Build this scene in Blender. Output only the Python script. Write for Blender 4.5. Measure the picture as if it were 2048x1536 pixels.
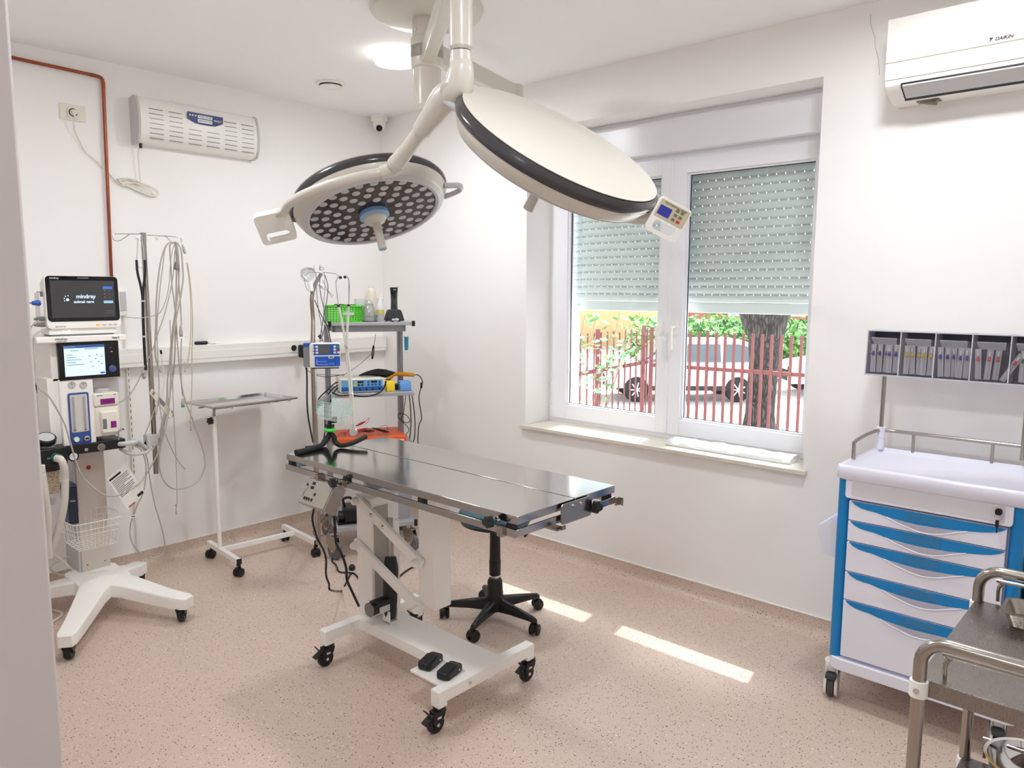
import bpy, math, random
from mathutils import Vector, Matrix, noise
random.seed(7)
for _o in list(bpy.data.objects): bpy.data.objects.remove(_o)
SC = bpy.context.scene; COL = SC.collection
# ---------------- camera ----------------
FPX = 1507.28; CX, CY = 1024.0, 768.0
YAW, PIT, ROL = math.radians(42.3653), math.radians(7.0191), math.radians(0.26875)
CP = Vector((-3.4718, -4.4531, 1.6))
_f = Vector((math.cos(YAW)*math.cos(PIT), math.sin(YAW)*math.cos(PIT), -math.sin(PIT)))
_r0 = Vector((math.sin(YAW), -math.cos(YAW), 0)); _u0 = _r0.cross(_f)
_r = math.cos(ROL)*_r0 + math.sin(ROL)*_u0; _u = -math.sin(ROL)*_r0 + math.cos(ROL)*_u0
cam = bpy.data.objects.new('camera', bpy.data.cameras.new('camera')); COL.objects.link(cam)
_m = Matrix((( _r.x,_u.x,-_f.x,CP.x),(_r.y,_u.y,-_f.y,CP.y),(_r.z,_u.z,-_f.z,CP.z),(0,0,0,1)))
cam.matrix_world = _m; cam.data.sensor_width = 36; cam.data.lens = 36*FPX/2048; cam.data.clip_start = .02; cam.data.clip_end = 300
SC.camera = cam
# ---------------- world, sun, exposure ----------------
SC.view_settings.view_transform = 'Standard'; SC.view_settings.look = 'None'
SC.view_settings.gamma = 1; SC.view_settings.use_curve_mapping = False
SC.view_settings.exposure = -0.05
W_ = bpy.data.worlds.new('sky'); SC.world = W_; W_.use_nodes = True
_n = W_.node_tree.nodes; _bg = _n['Background']; _bg.inputs[0].default_value = (.80, .90, 1, 1); _bg.inputs[1].default_value = 2.3
_sun = bpy.data.lights.new('sun', 'SUN'); _sun.energy = 14; _sun.angle = math.radians(.6); _sun.color = (1, .97, .93)
_so = bpy.data.objects.new('sun', _sun); COL.objects.link(_so)
_so.rotation_euler = Vector((-.66, -.126, -1)).to_track_quat('-Z', 'Y').to_euler(); _so.location = (8, 3, 12)
SC.cycles.max_bounces = 14; SC.cycles.diffuse_bounces = 8; SC.cycles.transparent_max_bounces = 16
_gl = bpy.data.lights.new('hazy_glow', 'SUN'); _gl.energy = 12; _gl.angle = math.radians(15); _gl.color = (.93, .96, 1)
_go = bpy.data.objects.new('hazy_glow', _gl); COL.objects.link(_go); _go.rotation_euler = _so.rotation_euler; _go.location = (9, 3, 12)
ROOM_W = 15.1     # watts of each round ceiling lamp
# ---------------- measuring helpers (photo pixel -> point in the room) ----------------
def ray(px, py): return _f + _r*((px-CX)/FPX) - _u*((py-CY)/FPX)
def onz(px, py, z): d = ray(px, py); return CP + d*((z-CP.z)/d.z)
def onx(px, py, x): d = ray(px, py); return CP + d*((x-CP.x)/d.x)
def ony(px, py, y): d = ray(px, py); return CP + d*((y-CP.y)/d.y)
def dep(px, py, t): return CP + ray(px, py)*t
def hgt(px, py, x, y):
    d = ray(px, py); return CP.z + d.z*math.hypot(x-CP.x, y-CP.y)/math.hypot(d.x, d.y)
# ---------------- materials ----------------
def lin(c):
    return tuple(((v/255)/12.92 if v/255 <= .04045 else ((v/255+.055)/1.055)**2.4) for v in c) + (1,)
MATS = {}
def mat(name, rgb, rough=.5, metal=0, bump=0, bscale=40, emit=0, spec=.5, coat=0, var=0, alpha=None, trans=0):
    if name in MATS: return MATS[name]
    m = bpy.data.materials.new(name); m.use_nodes = True; nt = m.node_tree; p = nt.nodes['Principled BSDF']
    c = lin(rgb); p.inputs['Base Color'].default_value = c
    p.inputs['Roughness'].default_value = rough; p.inputs['Metallic'].default_value = metal
    p.inputs['Specular IOR Level'].default_value = spec
    if coat: p.inputs['Coat Weight'].default_value = coat; p.inputs['Coat Roughness'].default_value = .08
    if emit: p.inputs['Emission Color'].default_value = c; p.inputs['Emission Strength'].default_value = emit
    if trans: p.inputs['Transmission Weight'].default_value = trans
    if alpha is not None: p.inputs['Alpha'].default_value = alpha
    tc = nt.nodes.new('ShaderNodeTexCoord'); nz = nt.nodes.new('ShaderNodeTexNoise'); nz.inputs['Scale'].default_value = bscale
    nt.links.new(tc.outputs['Object'], nz.inputs['Vector'])
    if bump:
        b = nt.nodes.new('ShaderNodeBump'); b.inputs['Strength'].default_value = bump; b.inputs['Distance'].default_value = .002
        nt.links.new(nz.outputs[0], b.inputs['Height']); nt.links.new(b.outputs[0], p.inputs['Normal'])
    mr = nt.nodes.new('ShaderNodeMapRange'); mr.inputs[3].default_value = max(0, rough-.04); mr.inputs[4].default_value = min(1, rough+.04)
    nt.links.new(nz.outputs[0], mr.inputs[0]); nt.links.new(mr.outputs[0], p.inputs['Roughness'])
    if var:
        mx = nt.nodes.new('ShaderNodeMix'); mx.data_type = 'RGBA'
        mx.inputs[6].default_value = tuple(v*(1-var) for v in c[:3])+(1,); mx.inputs[7].default_value = tuple(min(1, v*(1+var)) for v in c[:3])+(1,)
        nt.links.new(nz.outputs[0], mx.inputs[0]); nt.links.new(mx.outputs[2], p.inputs['Base Color'])
    MATS[name] = m; return m
def clear_mat(name, tint, refl=.12, opac=0.0, rough=.05):
    if name in MATS: return MATS[name]
    m = bpy.data.materials.new(name); m.use_nodes = True; nt = m.node_tree; nt.nodes.clear()
    out = nt.nodes.new('ShaderNodeOutputMaterial'); t = nt.nodes.new('ShaderNodeBsdfTransparent'); t.inputs[0].default_value = tint+(1,)
    g = nt.nodes.new('ShaderNodeBsdfGlossy'); g.inputs['Roughness'].default_value = rough
    lw = nt.nodes.new('ShaderNodeLayerWeight'); lw.inputs[0].default_value = .25
    ma = nt.nodes.new('ShaderNodeMath'); ma.operation = 'MULTIPLY_ADD'; ma.inputs[1].default_value = .6; ma.inputs[2].default_value = refl*.35
    nt.links.new(lw.outputs['Fresnel'], ma.inputs[0])
    mx = nt.nodes.new('ShaderNodeMixShader'); nt.links.new(ma.outputs[0], mx.inputs[0]); nt.links.new(t.outputs[0], mx.inputs[1]); nt.links.new(g.outputs[0], mx.inputs[2])
    last = mx
    if opac:
        d = nt.nodes.new('ShaderNodeBsdfDiffuse'); d.inputs[0].default_value = tuple(min(1, v) for v in tint)+(1,)
        m2 = nt.nodes.new('ShaderNodeMixShader'); m2.inputs[0].default_value = opac
        nt.links.new(mx.outputs[0], m2.inputs[1]); nt.links.new(d.outputs[0], m2.inputs[2]); last = m2
    nt.links.new(last.outputs[0], out.inputs[0]); MATS[name] = m; return m
def steel_mat(name, rgb, rough, scale):
    m = mat(name, rgb, rough, 1); nt = m.node_tree; p = nt.nodes['Principled BSDF']
    tc = nt.nodes.new('ShaderNodeTexCoord'); mp = nt.nodes.new('ShaderNodeMapping'); mp.inputs['Scale'].default_value = scale
    nz = nt.nodes.new('ShaderNodeTexNoise'); nz.inputs['Scale'].default_value = 6; nz.inputs['Detail'].default_value = 6
    nt.links.new(tc.outputs['Object'], mp.inputs[0]); nt.links.new(mp.outputs[0], nz.inputs[0])
    mr = nt.nodes.new('ShaderNodeMapRange'); mr.inputs[3].default_value = rough*.75; mr.inputs[4].default_value = rough*1.3
    nt.links.new(nz.outputs[0], mr.inputs[0]); nt.links.new(mr.outputs[0], p.inputs['Roughness'])
    b = nt.nodes.new('ShaderNodeBump'); b.inputs['Strength'].default_value = .05; b.inputs['Distance'].default_value = .001
    nt.links.new(nz.outputs[0], b.inputs['Height']); nt.links.new(b.outputs[0], p.inputs['Normal']); return m
WHITE = mat('white_paint', (246, 243, 237), .38)
LAMPW = mat('lamp_white', (211, 206, 195), .34, coat=.2)
PLW = mat('white_plastic', (240, 238, 232), .4)
CREAM = mat('cream_plastic', (232, 228, 214), .4)
GREYP = mat('grey_plastic', (120, 118, 120), .4)
LGREY = mat('light_grey_plastic', (198, 196, 196), .4)
BLACK = mat('black_plastic', (16, 16, 18), .42)
BLACKG = mat('black_gloss', (8, 8, 10), .12)
RUBBER = mat('black_rubber', (22, 22, 23), .7)
DKRIM = mat('dark_rim', (62, 60, 62), .2)
STEEL = steel_mat('brushed_steel', (184, 180, 174), .12, (2, .25, 8))
STEEL2 = steel_mat('tube_steel', (172, 165, 157), .22, (6, 6, 1))
CHROME = mat('chrome', (215, 215, 215), .1, 1)
ALU = mat('grey_aluminium', (150, 150, 154), .42, .6)
GREYW = mat('wheel_grey', (105, 106, 110), .6)
BLUE = mat('blue_panel', (38, 92, 178), .4)
CARTW = mat('cart_plastic', (234, 235, 247), .38)
CARTB = mat('cart_blue', (0, 128, 196), .35)
COPPER = mat('copper', (160, 88, 66), .3, 1, var=.55, bscale=4)
CABLEG = mat('grey_cable', (178, 172, 164), .5)
CABLEW = mat('white_cable', (232, 226, 216), .5)
CLEARP = clear_mat('clear_plastic', (.93, .94, .94), .3, .12)
RED = mat('red_plastic', (190, 40, 40), .5)
INK = mat('dark_ink', (30, 30, 34), .6)
WINK = mat('white_ink', (235, 238, 240), .6)
# ---------------- mesh builder ----------------
class B:
    def __init__(s, M=None): s.v = []; s.f = []; s.mi = []; s.c = 0; s.M = M or Matrix()
    def mat(s, i): s.c = i; return s
    def add(s, vs, fs):
        o = len(s.v); s.v += [s.M @ Vector(v) for v in vs]
        for f in fs: s.f.append([i+o for i in f]); s.mi.append(s.c)
        return s
    def bx(s, x0, x1, y0, y1, z0, z1):
        x0, x1 = sorted((x0, x1)); y0, y1 = sorted((y0, y1)); z0, z1 = sorted((z0, z1))
        return s.add([(x0,y0,z0),(x1,y0,z0),(x1,y1,z0),(x0,y1,z0),(x0,y0,z1),(x1,y0,z1),(x1,y1,z1),(x0,y1,z1)],
                     [(0,3,2,1),(4,5,6,7),(0,1,5,4),(1,2,6,5),(2,3,7,6),(3,0,4,7)])
    def beam(s, p, q, w, h, up=(0,0,1)):
        p, q = Vector(p), Vector(q); d = (q-p).normalized(); up = Vector(up)
        a = d.cross(up)
        a = Vector((1,0,0)) if a.length < 1e-4 else a.normalized()
        b = a.cross(d); vs = [e+a*i*w/2+b*j*h/2 for e in (p, q) for i, j in ((-1,-1),(1,-1),(1,1),(-1,1))]
        return s.add(vs, [(0,1,2,3),(7,6,5,4),(0,4,5,1),(1,5,6,2),(2,6,7,3),(3,7,4,0)])
    def ring(s, rings, closed=False, cap=True):
        n = len(rings[0]); o = len(s.v); fs = []
        for k in range(len(rings)-(0 if closed else 1)):
            a = k*n; b = ((k+1) % len(rings))*n
            fs += [(a+i, a+(i+1) % n, b+(i+1) % n, b+i) for i in range(n)]
        if cap and not closed:
            fs.append(tuple(range(n-1, -1, -1))); fs.append(tuple((len(rings)-1)*n+i for i in range(n)))
        return s.add([v for r in rings for v in r], fs)
    def cyl(s, p, q, r0, r1=None, n=20, cap=True):
        return s.tube([p, q], r0, n, radii=[r0, r0 if r1 is None else r1], sm=0, cap=cap)
    def tube(s, pts, r, n=8, sm=4, radii=None, closed=False, cap=True):
        P = [Vector(p) for p in pts]
        if sm and len(P) > 2:
            Q = []; R = []; L = len(P)
            for i in range(L if closed else L-1):
                a = P[(i-1) % L] if (closed or i) else P[0]*2-P[1]
                b = P[i]; c = P[(i+1) % L]; d = P[(i+2) % L] if (closed or i+2 < L) else c*2-b
                for k in range(sm):
                    t = k/sm; Q.append(.5*((2*b)+(c-a)*t+(2*a-5*b+4*c-d)*t*t+(3*b-a-3*c+d)*t**3))
                    if radii: R.append(radii[i]*(1-t)+radii[(i+1) % L]*t)
            if not closed:
                Q.append(P[-1])
                if radii: R.append(radii[-1])
            P = Q; radii = R if radii else None
        rings = []; L = len(P); nrm = None
        for i in range(L):
            if closed: d = P[(i+1) % L]-P[i-1]
            else: d = P[min(i+1, L-1)]-P[max(i-1, 0)]
            d = d.normalized() if d.length > 1e-9 else Vector((0,0,1))
            if nrm is None: nrm = d.orthogonal().normalized()
            else:
                nrm = nrm-d*nrm.dot(d); nrm = nrm.normalized() if nrm.length > 1e-6 else d.orthogonal().normalized()
            b = d.cross(nrm); rr = radii[i] if radii else r
            rings.append([P[i]+(nrm*math.cos(2*math.pi*k/n)+b*math.sin(2*math.pi*k/n))*rr for k in range(n)])
        return s.ring(rings, closed, cap)
    def lathe(s, prof, M=None, n=32):
        M = M or Matrix(); rings = [[M @ Vector((max(r, 1e-4)*math.cos(2*math.pi*k/n), max(r, 1e-4)*math.sin(2*math.pi*k/n), z)) for k in range(n)] for r, z in prof]
        return s.ring(rings, False, True)
    def prism(s, poly, M, d0=0.0, d1=.01):      # polygon in local xy, extruded along local z
        n = len(poly); vs = [M @ Vector((x, y, d)) for d in (d0, d1) for x, y in poly]
        return s.add(vs, [tuple(range(n-1, -1, -1)), tuple(range(n, 2*n))]+[(i, (i+1) % n, n+(i+1) % n, n+i) for i in range(n)])
    def sph(s, c, r, n=16, m=10, sc=(1,1,1)):
        c = Vector(c); return s.ring([[c+Vector((r*sc[0]*math.sin(math.pi*j/m+1e-3)*math.cos(2*math.pi*k/n), r*sc[1]*math.sin(math.pi*j/m+1e-3)*math.sin(2*math.pi*k/n), -r*sc[2]*math.cos(math.pi*j/m))) for k in range(n)] for j in range(m+1)])
def rrect(w, h, r, n=5, cx=0, cy=0):
    pts = []
    for sx, sy, a0 in ((1,1,0),(-1,1,90),(-1,-1,180),(1,-1,270)):
        for k in range(n+1):
            a = math.radians(a0+90*k/n); pts.append((cx+sx*(w/2-r)+r*math.cos(a), cy+sy*(h/2-r)+r*math.sin(a)))
    return pts
def fr(o, x, y):      # frame: origin, x direction, y direction (made square)
    x = Vector(x).normalized(); y = Vector(y); z = x.cross(y).normalized(); y = z.cross(x)
    return Matrix(((x.x,y.x,z.x,o[0]),(x.y,y.y,z.y,o[1]),(x.z,y.z,z.z,o[2]),(0,0,0,1)))
WM = {}
def put(name, b, mats, parent=None, bv=0, seg=2, sharp=32, kind=None, label=None):
    me = bpy.data.meshes.new(name); inv = WM[parent.name].inverted() if parent else Matrix()
    me.from_pydata([inv @ v for v in b.v], [], b.f)
    for m in (mats if isinstance(mats, (list, tuple)) else [mats]): me.materials.append(m)
    me.polygons.foreach_set('material_index', b.mi); me.polygons.foreach_set('use_smooth', [True]*len(b.f))
    me.validate(); me.update(); me.set_sharp_from_angle(angle=math.radians(sharp))
    o = bpy.data.objects.new(name, me); COL.objects.link(o)
    if parent: o.parent = parent; WM[o.name] = WM[parent.name].copy()
    else: WM[o.name] = Matrix()
    if bv:
        md = o.modifiers.new('bevel', 'BEVEL'); md.width = bv; md.segments = seg; md.limit_method = 'ANGLE'; md.angle_limit = math.radians(40)
    if kind: o['kind'] = kind
    if label: o['label'] = label
    return o
def thing(name, label, cat, loc=(0,0,0), rz=0, group=None, M=None):
    o = bpy.data.objects.new(name, None); COL.objects.link(o); o.empty_display_size = .05
    mw = M or (Matrix.Translation(Vector(loc)) @ Matrix.Rotation(rz, 4, 'Z')); o.matrix_world = mw; WM[o.name] = mw.copy()
    o['label'] = label; o['category'] = cat
    if group: o['group'] = group
    return o
def tag(o, label, cat, group=None, kind=None):
    o['label'] = label; o['category'] = cat
    if group: o['group'] = group
    if kind: o['kind'] = kind
    return o
def origin(o, p):      # move a one-mesh thing's origin to its base
    p = Vector(p); o.data.transform(Matrix.Translation(-p)); o.location = p; WM[o.name] = Matrix.Translation(p); return o
def dup(root, M, label=None, group=None):
    r = root.copy(); COL.objects.link(r); r.matrix_world = M; WM[r.name] = M.copy()
    if label: r['label'] = label
    if group: r['group'] = group
    def kids(src, dst):
        for ch in list(src.children):
            c = ch.copy(); COL.objects.link(c); c.parent = dst; WM[c.name] = M.copy(); kids(ch, c)
    kids(root, r); return r
def text(name, s, size, M, m, parent, align='CENTER', th=.0003, bold=0, shear=0):
    cu = bpy.data.curves.new(name, 'FONT'); cu.body = s; cu.size = size; cu.extrude = th; cu.align_x = align; cu.align_y = 'CENTER'
    cu.offset = bold; cu.resolution_u = 3; cu.shear = shear
    t = bpy.data.objects.new(name, cu); COL.objects.link(t); bpy.context.view_layer.update()
    me = bpy.data.meshes.new_from_object(t.evaluated_get(bpy.context.evaluated_depsgraph_get())); bpy.data.objects.remove(t)
    me.transform(WM[parent.name].inverted() @ M); me.materials.clear(); me.materials.append(m)
    o = bpy.data.objects.new(name, me); COL.objects.link(o); o.parent = parent; WM[o.name] = WM[parent.name].copy(); return o
def V(*a): return Vector(a)
def cable(name, pts, r, m, label, cat='cable', n=8, group=None, kind=None, sm=5):
    o = put(name, B().tube(pts, r, n, sm), m); origin(o, pts[0]); return tag(o, label, cat, group, kind)
CEIL = 2.81
# =================== the room ===================
def floor_material():
    m = bpy.data.materials.new('speckled_vinyl'); m.use_nodes = True; nt = m.node_tree; p = nt.nodes['Principled BSDF']
    tc = nt.nodes.new('ShaderNodeTexCoord'); L = nt.links
    base = nt.nodes.new('ShaderNodeMix'); base.data_type = 'RGBA'; base.inputs[6].default_value = lin((200, 178, 163)); base.inputs[7].default_value = lin((217, 198, 184))
    nz = nt.nodes.new('ShaderNodeTexNoise'); nz.inputs['Scale'].default_value = 160; nz.inputs['Detail'].default_value = 3; L.new(tc.outputs['Object'], nz.inputs[0])
    L.new(nz.outputs[0], base.inputs[0]); last = base.outputs[2]
    for sc, thr, col, keep in ((75, .20, (78, 66, 62), .36), (120, .22, (110, 90, 82), .45), (62, .17, (240, 232, 222), .26), (105, .18, (172, 134, 118), .5)):
        v = nt.nodes.new('ShaderNodeTexVoronoi'); v.inputs['Scale'].default_value = sc; L.new(tc.outputs['Object'], v.inputs[0])
        a = nt.nodes.new('ShaderNodeMath'); a.operation = 'LESS_THAN'; a.inputs[1].default_value = thr; L.new(v.outputs['Distance'], a.inputs[0])
        sp = nt.nodes.new('ShaderNodeSeparateColor'); L.new(v.outputs['Color'], sp.inputs[0])
        k = nt.nodes.new('ShaderNodeMath'); k.operation = 'LESS_THAN'; k.inputs[1].default_value = keep; L.new(sp.outputs[0], k.inputs[0])
        mu = nt.nodes.new('ShaderNodeMath'); mu.operation = 'MULTIPLY'; L.new(a.outputs[0], mu.inputs[0]); L.new(k.outputs[0], mu.inputs[1])
        mx = nt.nodes.new('ShaderNodeMix'); mx.data_type = 'RGBA'; mx.inputs[7].default_value = lin(col)
        L.new(mu.outputs[0], mx.inputs[0]); L.new(last, mx.inputs[6]); last = mx.outputs[2]
    L.new(last, p.inputs['Base Color']); p.inputs['Roughness'].default_value = .36; p.inputs['Specular IOR Level'].default_value = .45
    return m
FLOORM = floor_material()
WALL = mat('wall_paint', (246, 244, 242), .75, bump=.12, bscale=25); CEILM = mat('ceiling_paint', (246, 245, 246), .8, bump=.08, bscale=20)
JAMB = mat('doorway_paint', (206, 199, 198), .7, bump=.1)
X0, Y0 = -3.22, -5.3
put('floor', B().bx(-6, .4, Y0-.2, .2, -.06, 0), FLOORM, kind='structure')
put('ceiling', B().bx(-6, .4, Y0-.2, .2, CEIL, CEIL+.1), CEILM, kind='structure')
put('wall_back', B().bx(-6, .4, 0, .2, 0, CEIL), WALL, kind='structure')
WY0, WY1, WZ0, WZ1 = -3.133, -1.40, .757, 2.543
b = B(); b.bx(0, .4, WY1, 0, 0, CEIL); b.bx(0, .4, Y0, WY0, 0, CEIL); b.bx(0, .4, WY0, WY1, 0, WZ0); b.bx(0, .4, WY0, WY1, WZ1, CEIL)
put('wall_right', b, WALL, kind='structure')
jx = ray(75, 800); jx = CP + jx*(.95/jx.dot(_f))
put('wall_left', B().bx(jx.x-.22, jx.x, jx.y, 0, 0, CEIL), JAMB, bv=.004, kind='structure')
put('wall_front', B().bx(-6, .4, Y0-.2, Y0, 0, CEIL), WALL, kind='structure')
put('wall_corridor', B().bx(-6, -5.8, Y0, 0, 0, CEIL), WALL, kind='structure')
# coved skirting: the floor vinyl runs up the wall
def cove(name, axis, a0, a1):
    pr = [(0, 0), (.055, 0), (.040, .003), (.026, .010), (.014, .022), (.007, .038), (.005, .085), (0, .085)]; cap = [(0, .085), (.007, .085), (.007, .090), (0, .090)]
    b = B()
    for i, q in ((0, pr), (1, cap)):
        b.mat(i); n = len(q)
        vs = [((a, -x, z) if axis == 'x' else (-x, a, z)) for a in (a0, a1) for x, z in q]
        b.add(vs, [tuple(range(n)), tuple(range(2*n-1, n-1, -1))]+[(i, n+i, n+(i+1) % n, (i+1) % n) for i in range(n)])
    return put(name, b, [FLOORM, PLW], kind='structure', sharp=60)
cove('baseboard_back', 'x', jx.x, 0); cove('baseboard_right', 'y', 0, Y0)
# window
PVC = mat('window_pvc', (238, 239, 244), .3); GLASS = clear_mat('window_glass', (.97, .985, .98), .12)
FX = .215
win = put('window_1', B(), PVC, kind='structure'); win['label'] = 'white two-sash window with roller shutter half down'
def frame_rect(b, x0, x1, ya, yb, za, zb, l, r, bo, t):
    b.bx(x0, x1, ya, ya-l, za, zb); b.bx(x0, x1, yb, yb+r, za, zb); b.bx(x0, x1, ya-l, yb+r, za, za+bo); b.bx(x0, x1, ya-l, yb+r, zb-t, zb)
b = B(); frame_rect(b, FX+.012, FX+.085, WY1, WY0, .777, 2.37, .05, .05, .05, .07); put('window_frame', b, PVC, win, bv=.003)
SASH = [(-1.432, -2.262, -1.556, -2.186), (-2.268, -3.115, -2.362, -3.03)]
for k, (a, c, ga, gb) in enumerate(SASH):
    b = B(); frame_rect(b, FX, FX+.065, a, c, .805, 2.315, abs(ga-a)-.012, abs(c-gb)-.012, .088, .082)
    frame_rect(b, FX+.012, FX+.04, ga+.014, gb-.014, .89, 2.237, .014, .014, .014, .014); b.mat(1)
    frame_rect(b, FX+.026, FX+.034, ga+.001, gb-.001, .903, 2.224, .004, .004, .004, .004)
    sa = put('window_sash', b, [PVC, RUBBER], win, bv=.003)
    put('window_pane', B().bx(FX+.030, FX+.034, ga, gb, .902, 2.225), GLASS, sa)
    hy = -2.222 if k == 0 else -2.312
    h = B(); h.prism(rrect(.032, .075, .008), fr((FX, hy, 1.405), (0, -1, 0), (0, 0, 1)), 0, .012); h.cyl((FX, hy, 1.41), (FX-.045, hy, 1.41), .009)
    h.tube([(FX-.042, hy, 1.412), (FX-.048, hy, 1.40), (FX-.05, hy, 1.34), (FX-.048, hy, 1.285)], .009, 10)
    put('window_handle', h, PLW, sa, bv=.001)
b = B(); b.bx(FX-.004, FX+.01, -2.256, -2.274, .81, 2.31); put('centre_strip', b, PVC, win, bv=.002)
for z in (.85, 1.0, 2.2): 
    put('hinge', B().cyl((FX+.004, -1.428, z-.03), (FX+.004, -1.428, z+.03), .007).bx(FX-.004, FX+.01, -1.42, -1.435, z-.012, z+.012), PLW, win)
STONE = mat('sill_stone', (224, 217, 204), .35, var=.08, bscale=14)
o = put('trim_1', B().bx(-.03, 0, -1.377, -3.155, .757, .777).bx(0, FX+.03, WY1-.001, WY0+.001, .757, .777), STONE, bv=.002, kind='structure'); o['label'] = 'beige stone window sill'
o = put('trim_2', B().bx(.165, .40, WY1, WY0, 2.345, 2.52), PVC, bv=.004, kind='structure'); o['label'] = 'white cover panel of the roller shutter box'
o = put('trim_3', B().bx(.19, .40, WY1, WY0, 2.52, WZ1), PVC, bv=.002, kind='structure'); o['label'] = 'recess strip over the shutter box panel'
# roller shutter
SHUT = mat('shutter_alu', (232, 240, 238), .5); SHUTD = mat('shutter_joint', (196, 204, 204), .5)
sh = thing('roller_shutter', 'pale grey roller shutter lowered halfway behind the window glass', 'shutter', (.33, -2.27, 1.47))
b = B(); z = 1.545; rows = 0
while z < 2.44:
    pr = [(.330, z), (.322, z+.004), (.317, z+.014), (.317, z+.026), (.322, z+.036), (.330, z+.040), (.333, z+.036), (.333, z+.004)]
    b.ring([[V(x, y, zz) for x, zz in pr] for y in (-1.47, -3.115)]); rows += 1; z += .0435
put('slats', b, SHUT, sh)
b = B(); z = 1.545+.040
for k in range(rows-1):
    y = -1.47-(.02 if k % 2 else 0)
    while y > -3.08: b.bx(.324, .331, y, y-.042, z-.002, z+.006); y -= .0475
    z += .0435
put('slat_joints', b, SHUTD, sh)
b = B().bx(.318, .334, -1.47, -3.115, 1.487, 1.543); put('bottom_bar', b, SHUT, sh, bv=.003)
for y in (-1.555, -3.04): put('stopper', B().cyl((.318, y, 1.512), (.306, y, 1.512), .012).cyl((.306, y, 1.512), (.303, y, 1.512), .005), PLW, sh)
# parcel in bubble film on the sill
FILM = mat('bubble_film', (228, 232, 234), .25, bump=1.0, bscale=160, alpha=.75)
pk = thing('parcel', 'long flat parcel in bubble wrap lying on the window sill', 'parcel', (.1, -2.7, .777))
Mp = fr((.105, -2.71, .777), (0, -1, 0), (.97, .06, .12)); b = B()
rings = []
for i in range(30):
    u = -.34+.68*i/29; rings.append([Mp @ V(u, x+.004*noise.noise(V(u*20, x*30, 1)), zz+.006*noise.noise(V(u*25, x*40, zz*50))) for x, zz in ((-.055,.006),(-.06,.016),(-.05,.028),(0,.034),(.05,.028),(.06,.016),(.055,.006),(0,.0045))])
b.ring(rings); put('bubble_wrap', b, FILM, pk)
put('contents', B(Mp).bx(-.31, .31, -.045, .045, .008, .022), PLW, pk)
put('label', B(Mp).prism(rrect(.05, .03, .006, cx=.17), Matrix.Translation((0, 0, .034)), 0, .001), mat('yellowish_label', (226, 208, 150), .6), pk)
# =================== fittings on walls and ceiling ===================
LAMPM = mat('lamp_glow', (255, 252, 246), .5, emit=9)
def ceiling_lamp(x, y, label):
    t = thing('ceiling_lamp', label, 'ceiling lamp', (x, y, CEIL)); M = Matrix.Translation((x, y, CEIL)) @ Matrix.Rotation(math.pi, 4, 'X')
    put('base', B().lathe([(.086, 0), (.090, .01), (.092, .034), (.086, .036)], M, 48), PLW, t)
    put('diffuser', B().lathe([(.090, .034), (.105, .036), (.108, .043), (.102, .052), (.06, .057), (0, .058)], M, 48), LAMPM, t)
    l = bpy.data.lights.new('lamp_light', 'AREA'); l.shape = 'DISK'; l.size = .21; l.energy = ROOM_W; l.color = (.915, .962, 1)
    lo = bpy.data.objects.new('lamp_light', l); COL.objects.link(lo); lo.parent = t; lo.matrix_world = Matrix.Translation((x, y, CEIL-.062))
    return t
lc = onz(791, 124, 2.768)
ceiling_lamp(lc.x, lc.y, 'round white ceiling lamp switched on, beside the dome camera corner')
for k, (x, y) in enumerate(((-2.42, -1.60), (-2.42, -3.5), (-.87, -3.7))):  # assumed lamps out of view, added to fill the room with light
    ceiling_lamp(x, y, ('unseen round ceiling lamp over the anaesthesia machine, added for fill', 'unseen round ceiling lamp above the doorway, added for fill', 'unseen round ceiling lamp near the drug trolley, added for fill')[k])
ceiling_lamp(-4.5, -4.0, 'unseen round ceiling lamp in the corridor, added to light the doorway')  # added behind the camera to brighten the jamb and fill the room
vc = onz(661, 170, CEIL-.01)
t = thing('ceiling_vent', 'round white air valve in the ceiling left of the lamp', 'air vent', (vc.x, vc.y, CEIL)); M = Matrix.Translation((vc.x, vc.y, CEIL)) @ Matrix.Rotation(math.pi, 4, 'X')
put('outer_ring', B().lathe([(.082, 0), (.086, .004), (.08, .012), (.066, .012), (.062, 0)], M, 40), PLW, t)
put('dark_gap', B().lathe([(.07, .001), (.07, .010), (.03, .010), (.03, .001)], M, 40), BLACK, t)
put('valve_disc', B().lathe([(.03, .006), (.064, .018), (.066, .024), (.04, .03), (0, .031)], M, 40), PLW, t)
# dome camera in the corner
cc = V(-.085, -.10, CEIL); t = thing('dome_camera', 'white dome security camera with black eye in the ceiling corner', 'security camera', cc)
M = Matrix.Translation(cc) @ Matrix.Rotation(math.pi, 4, 'X')
put('mount', B().lathe([(.056, 0), (.058, .004), (.058, .034), (.052, .040)], M, 36), PLW, t)
dv = (CP-cc); dv.z = -.55*V(dv.x, dv.y, 0).length; dv.normalize()
ec = cc+V(0, 0, -.062)
put('housing', B().lathe([(.046, .036), (.045, .05), (.040, .075), (.033, .095), (.02, .103), (0, .105)], M, 32), PLW, t)
Ml = fr(ec+dv*.02, dv.cross(V(0,0,1)), dv.cross(V(0,0,1)).cross(dv)); Ml = fr(ec+dv*.020+V(0,0,-.012), dv.orthogonal(), dv.cross(dv.orthogonal()))
put('eye', B().lathe([(.026, 0), (.026, .014), (.024, .017)], Ml, 28).mat(1).lathe([(.0225, .014), (.022, .019), (.01, .022), (0, .0225)], Ml, 28), [PLW, BLACKG], t)
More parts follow.
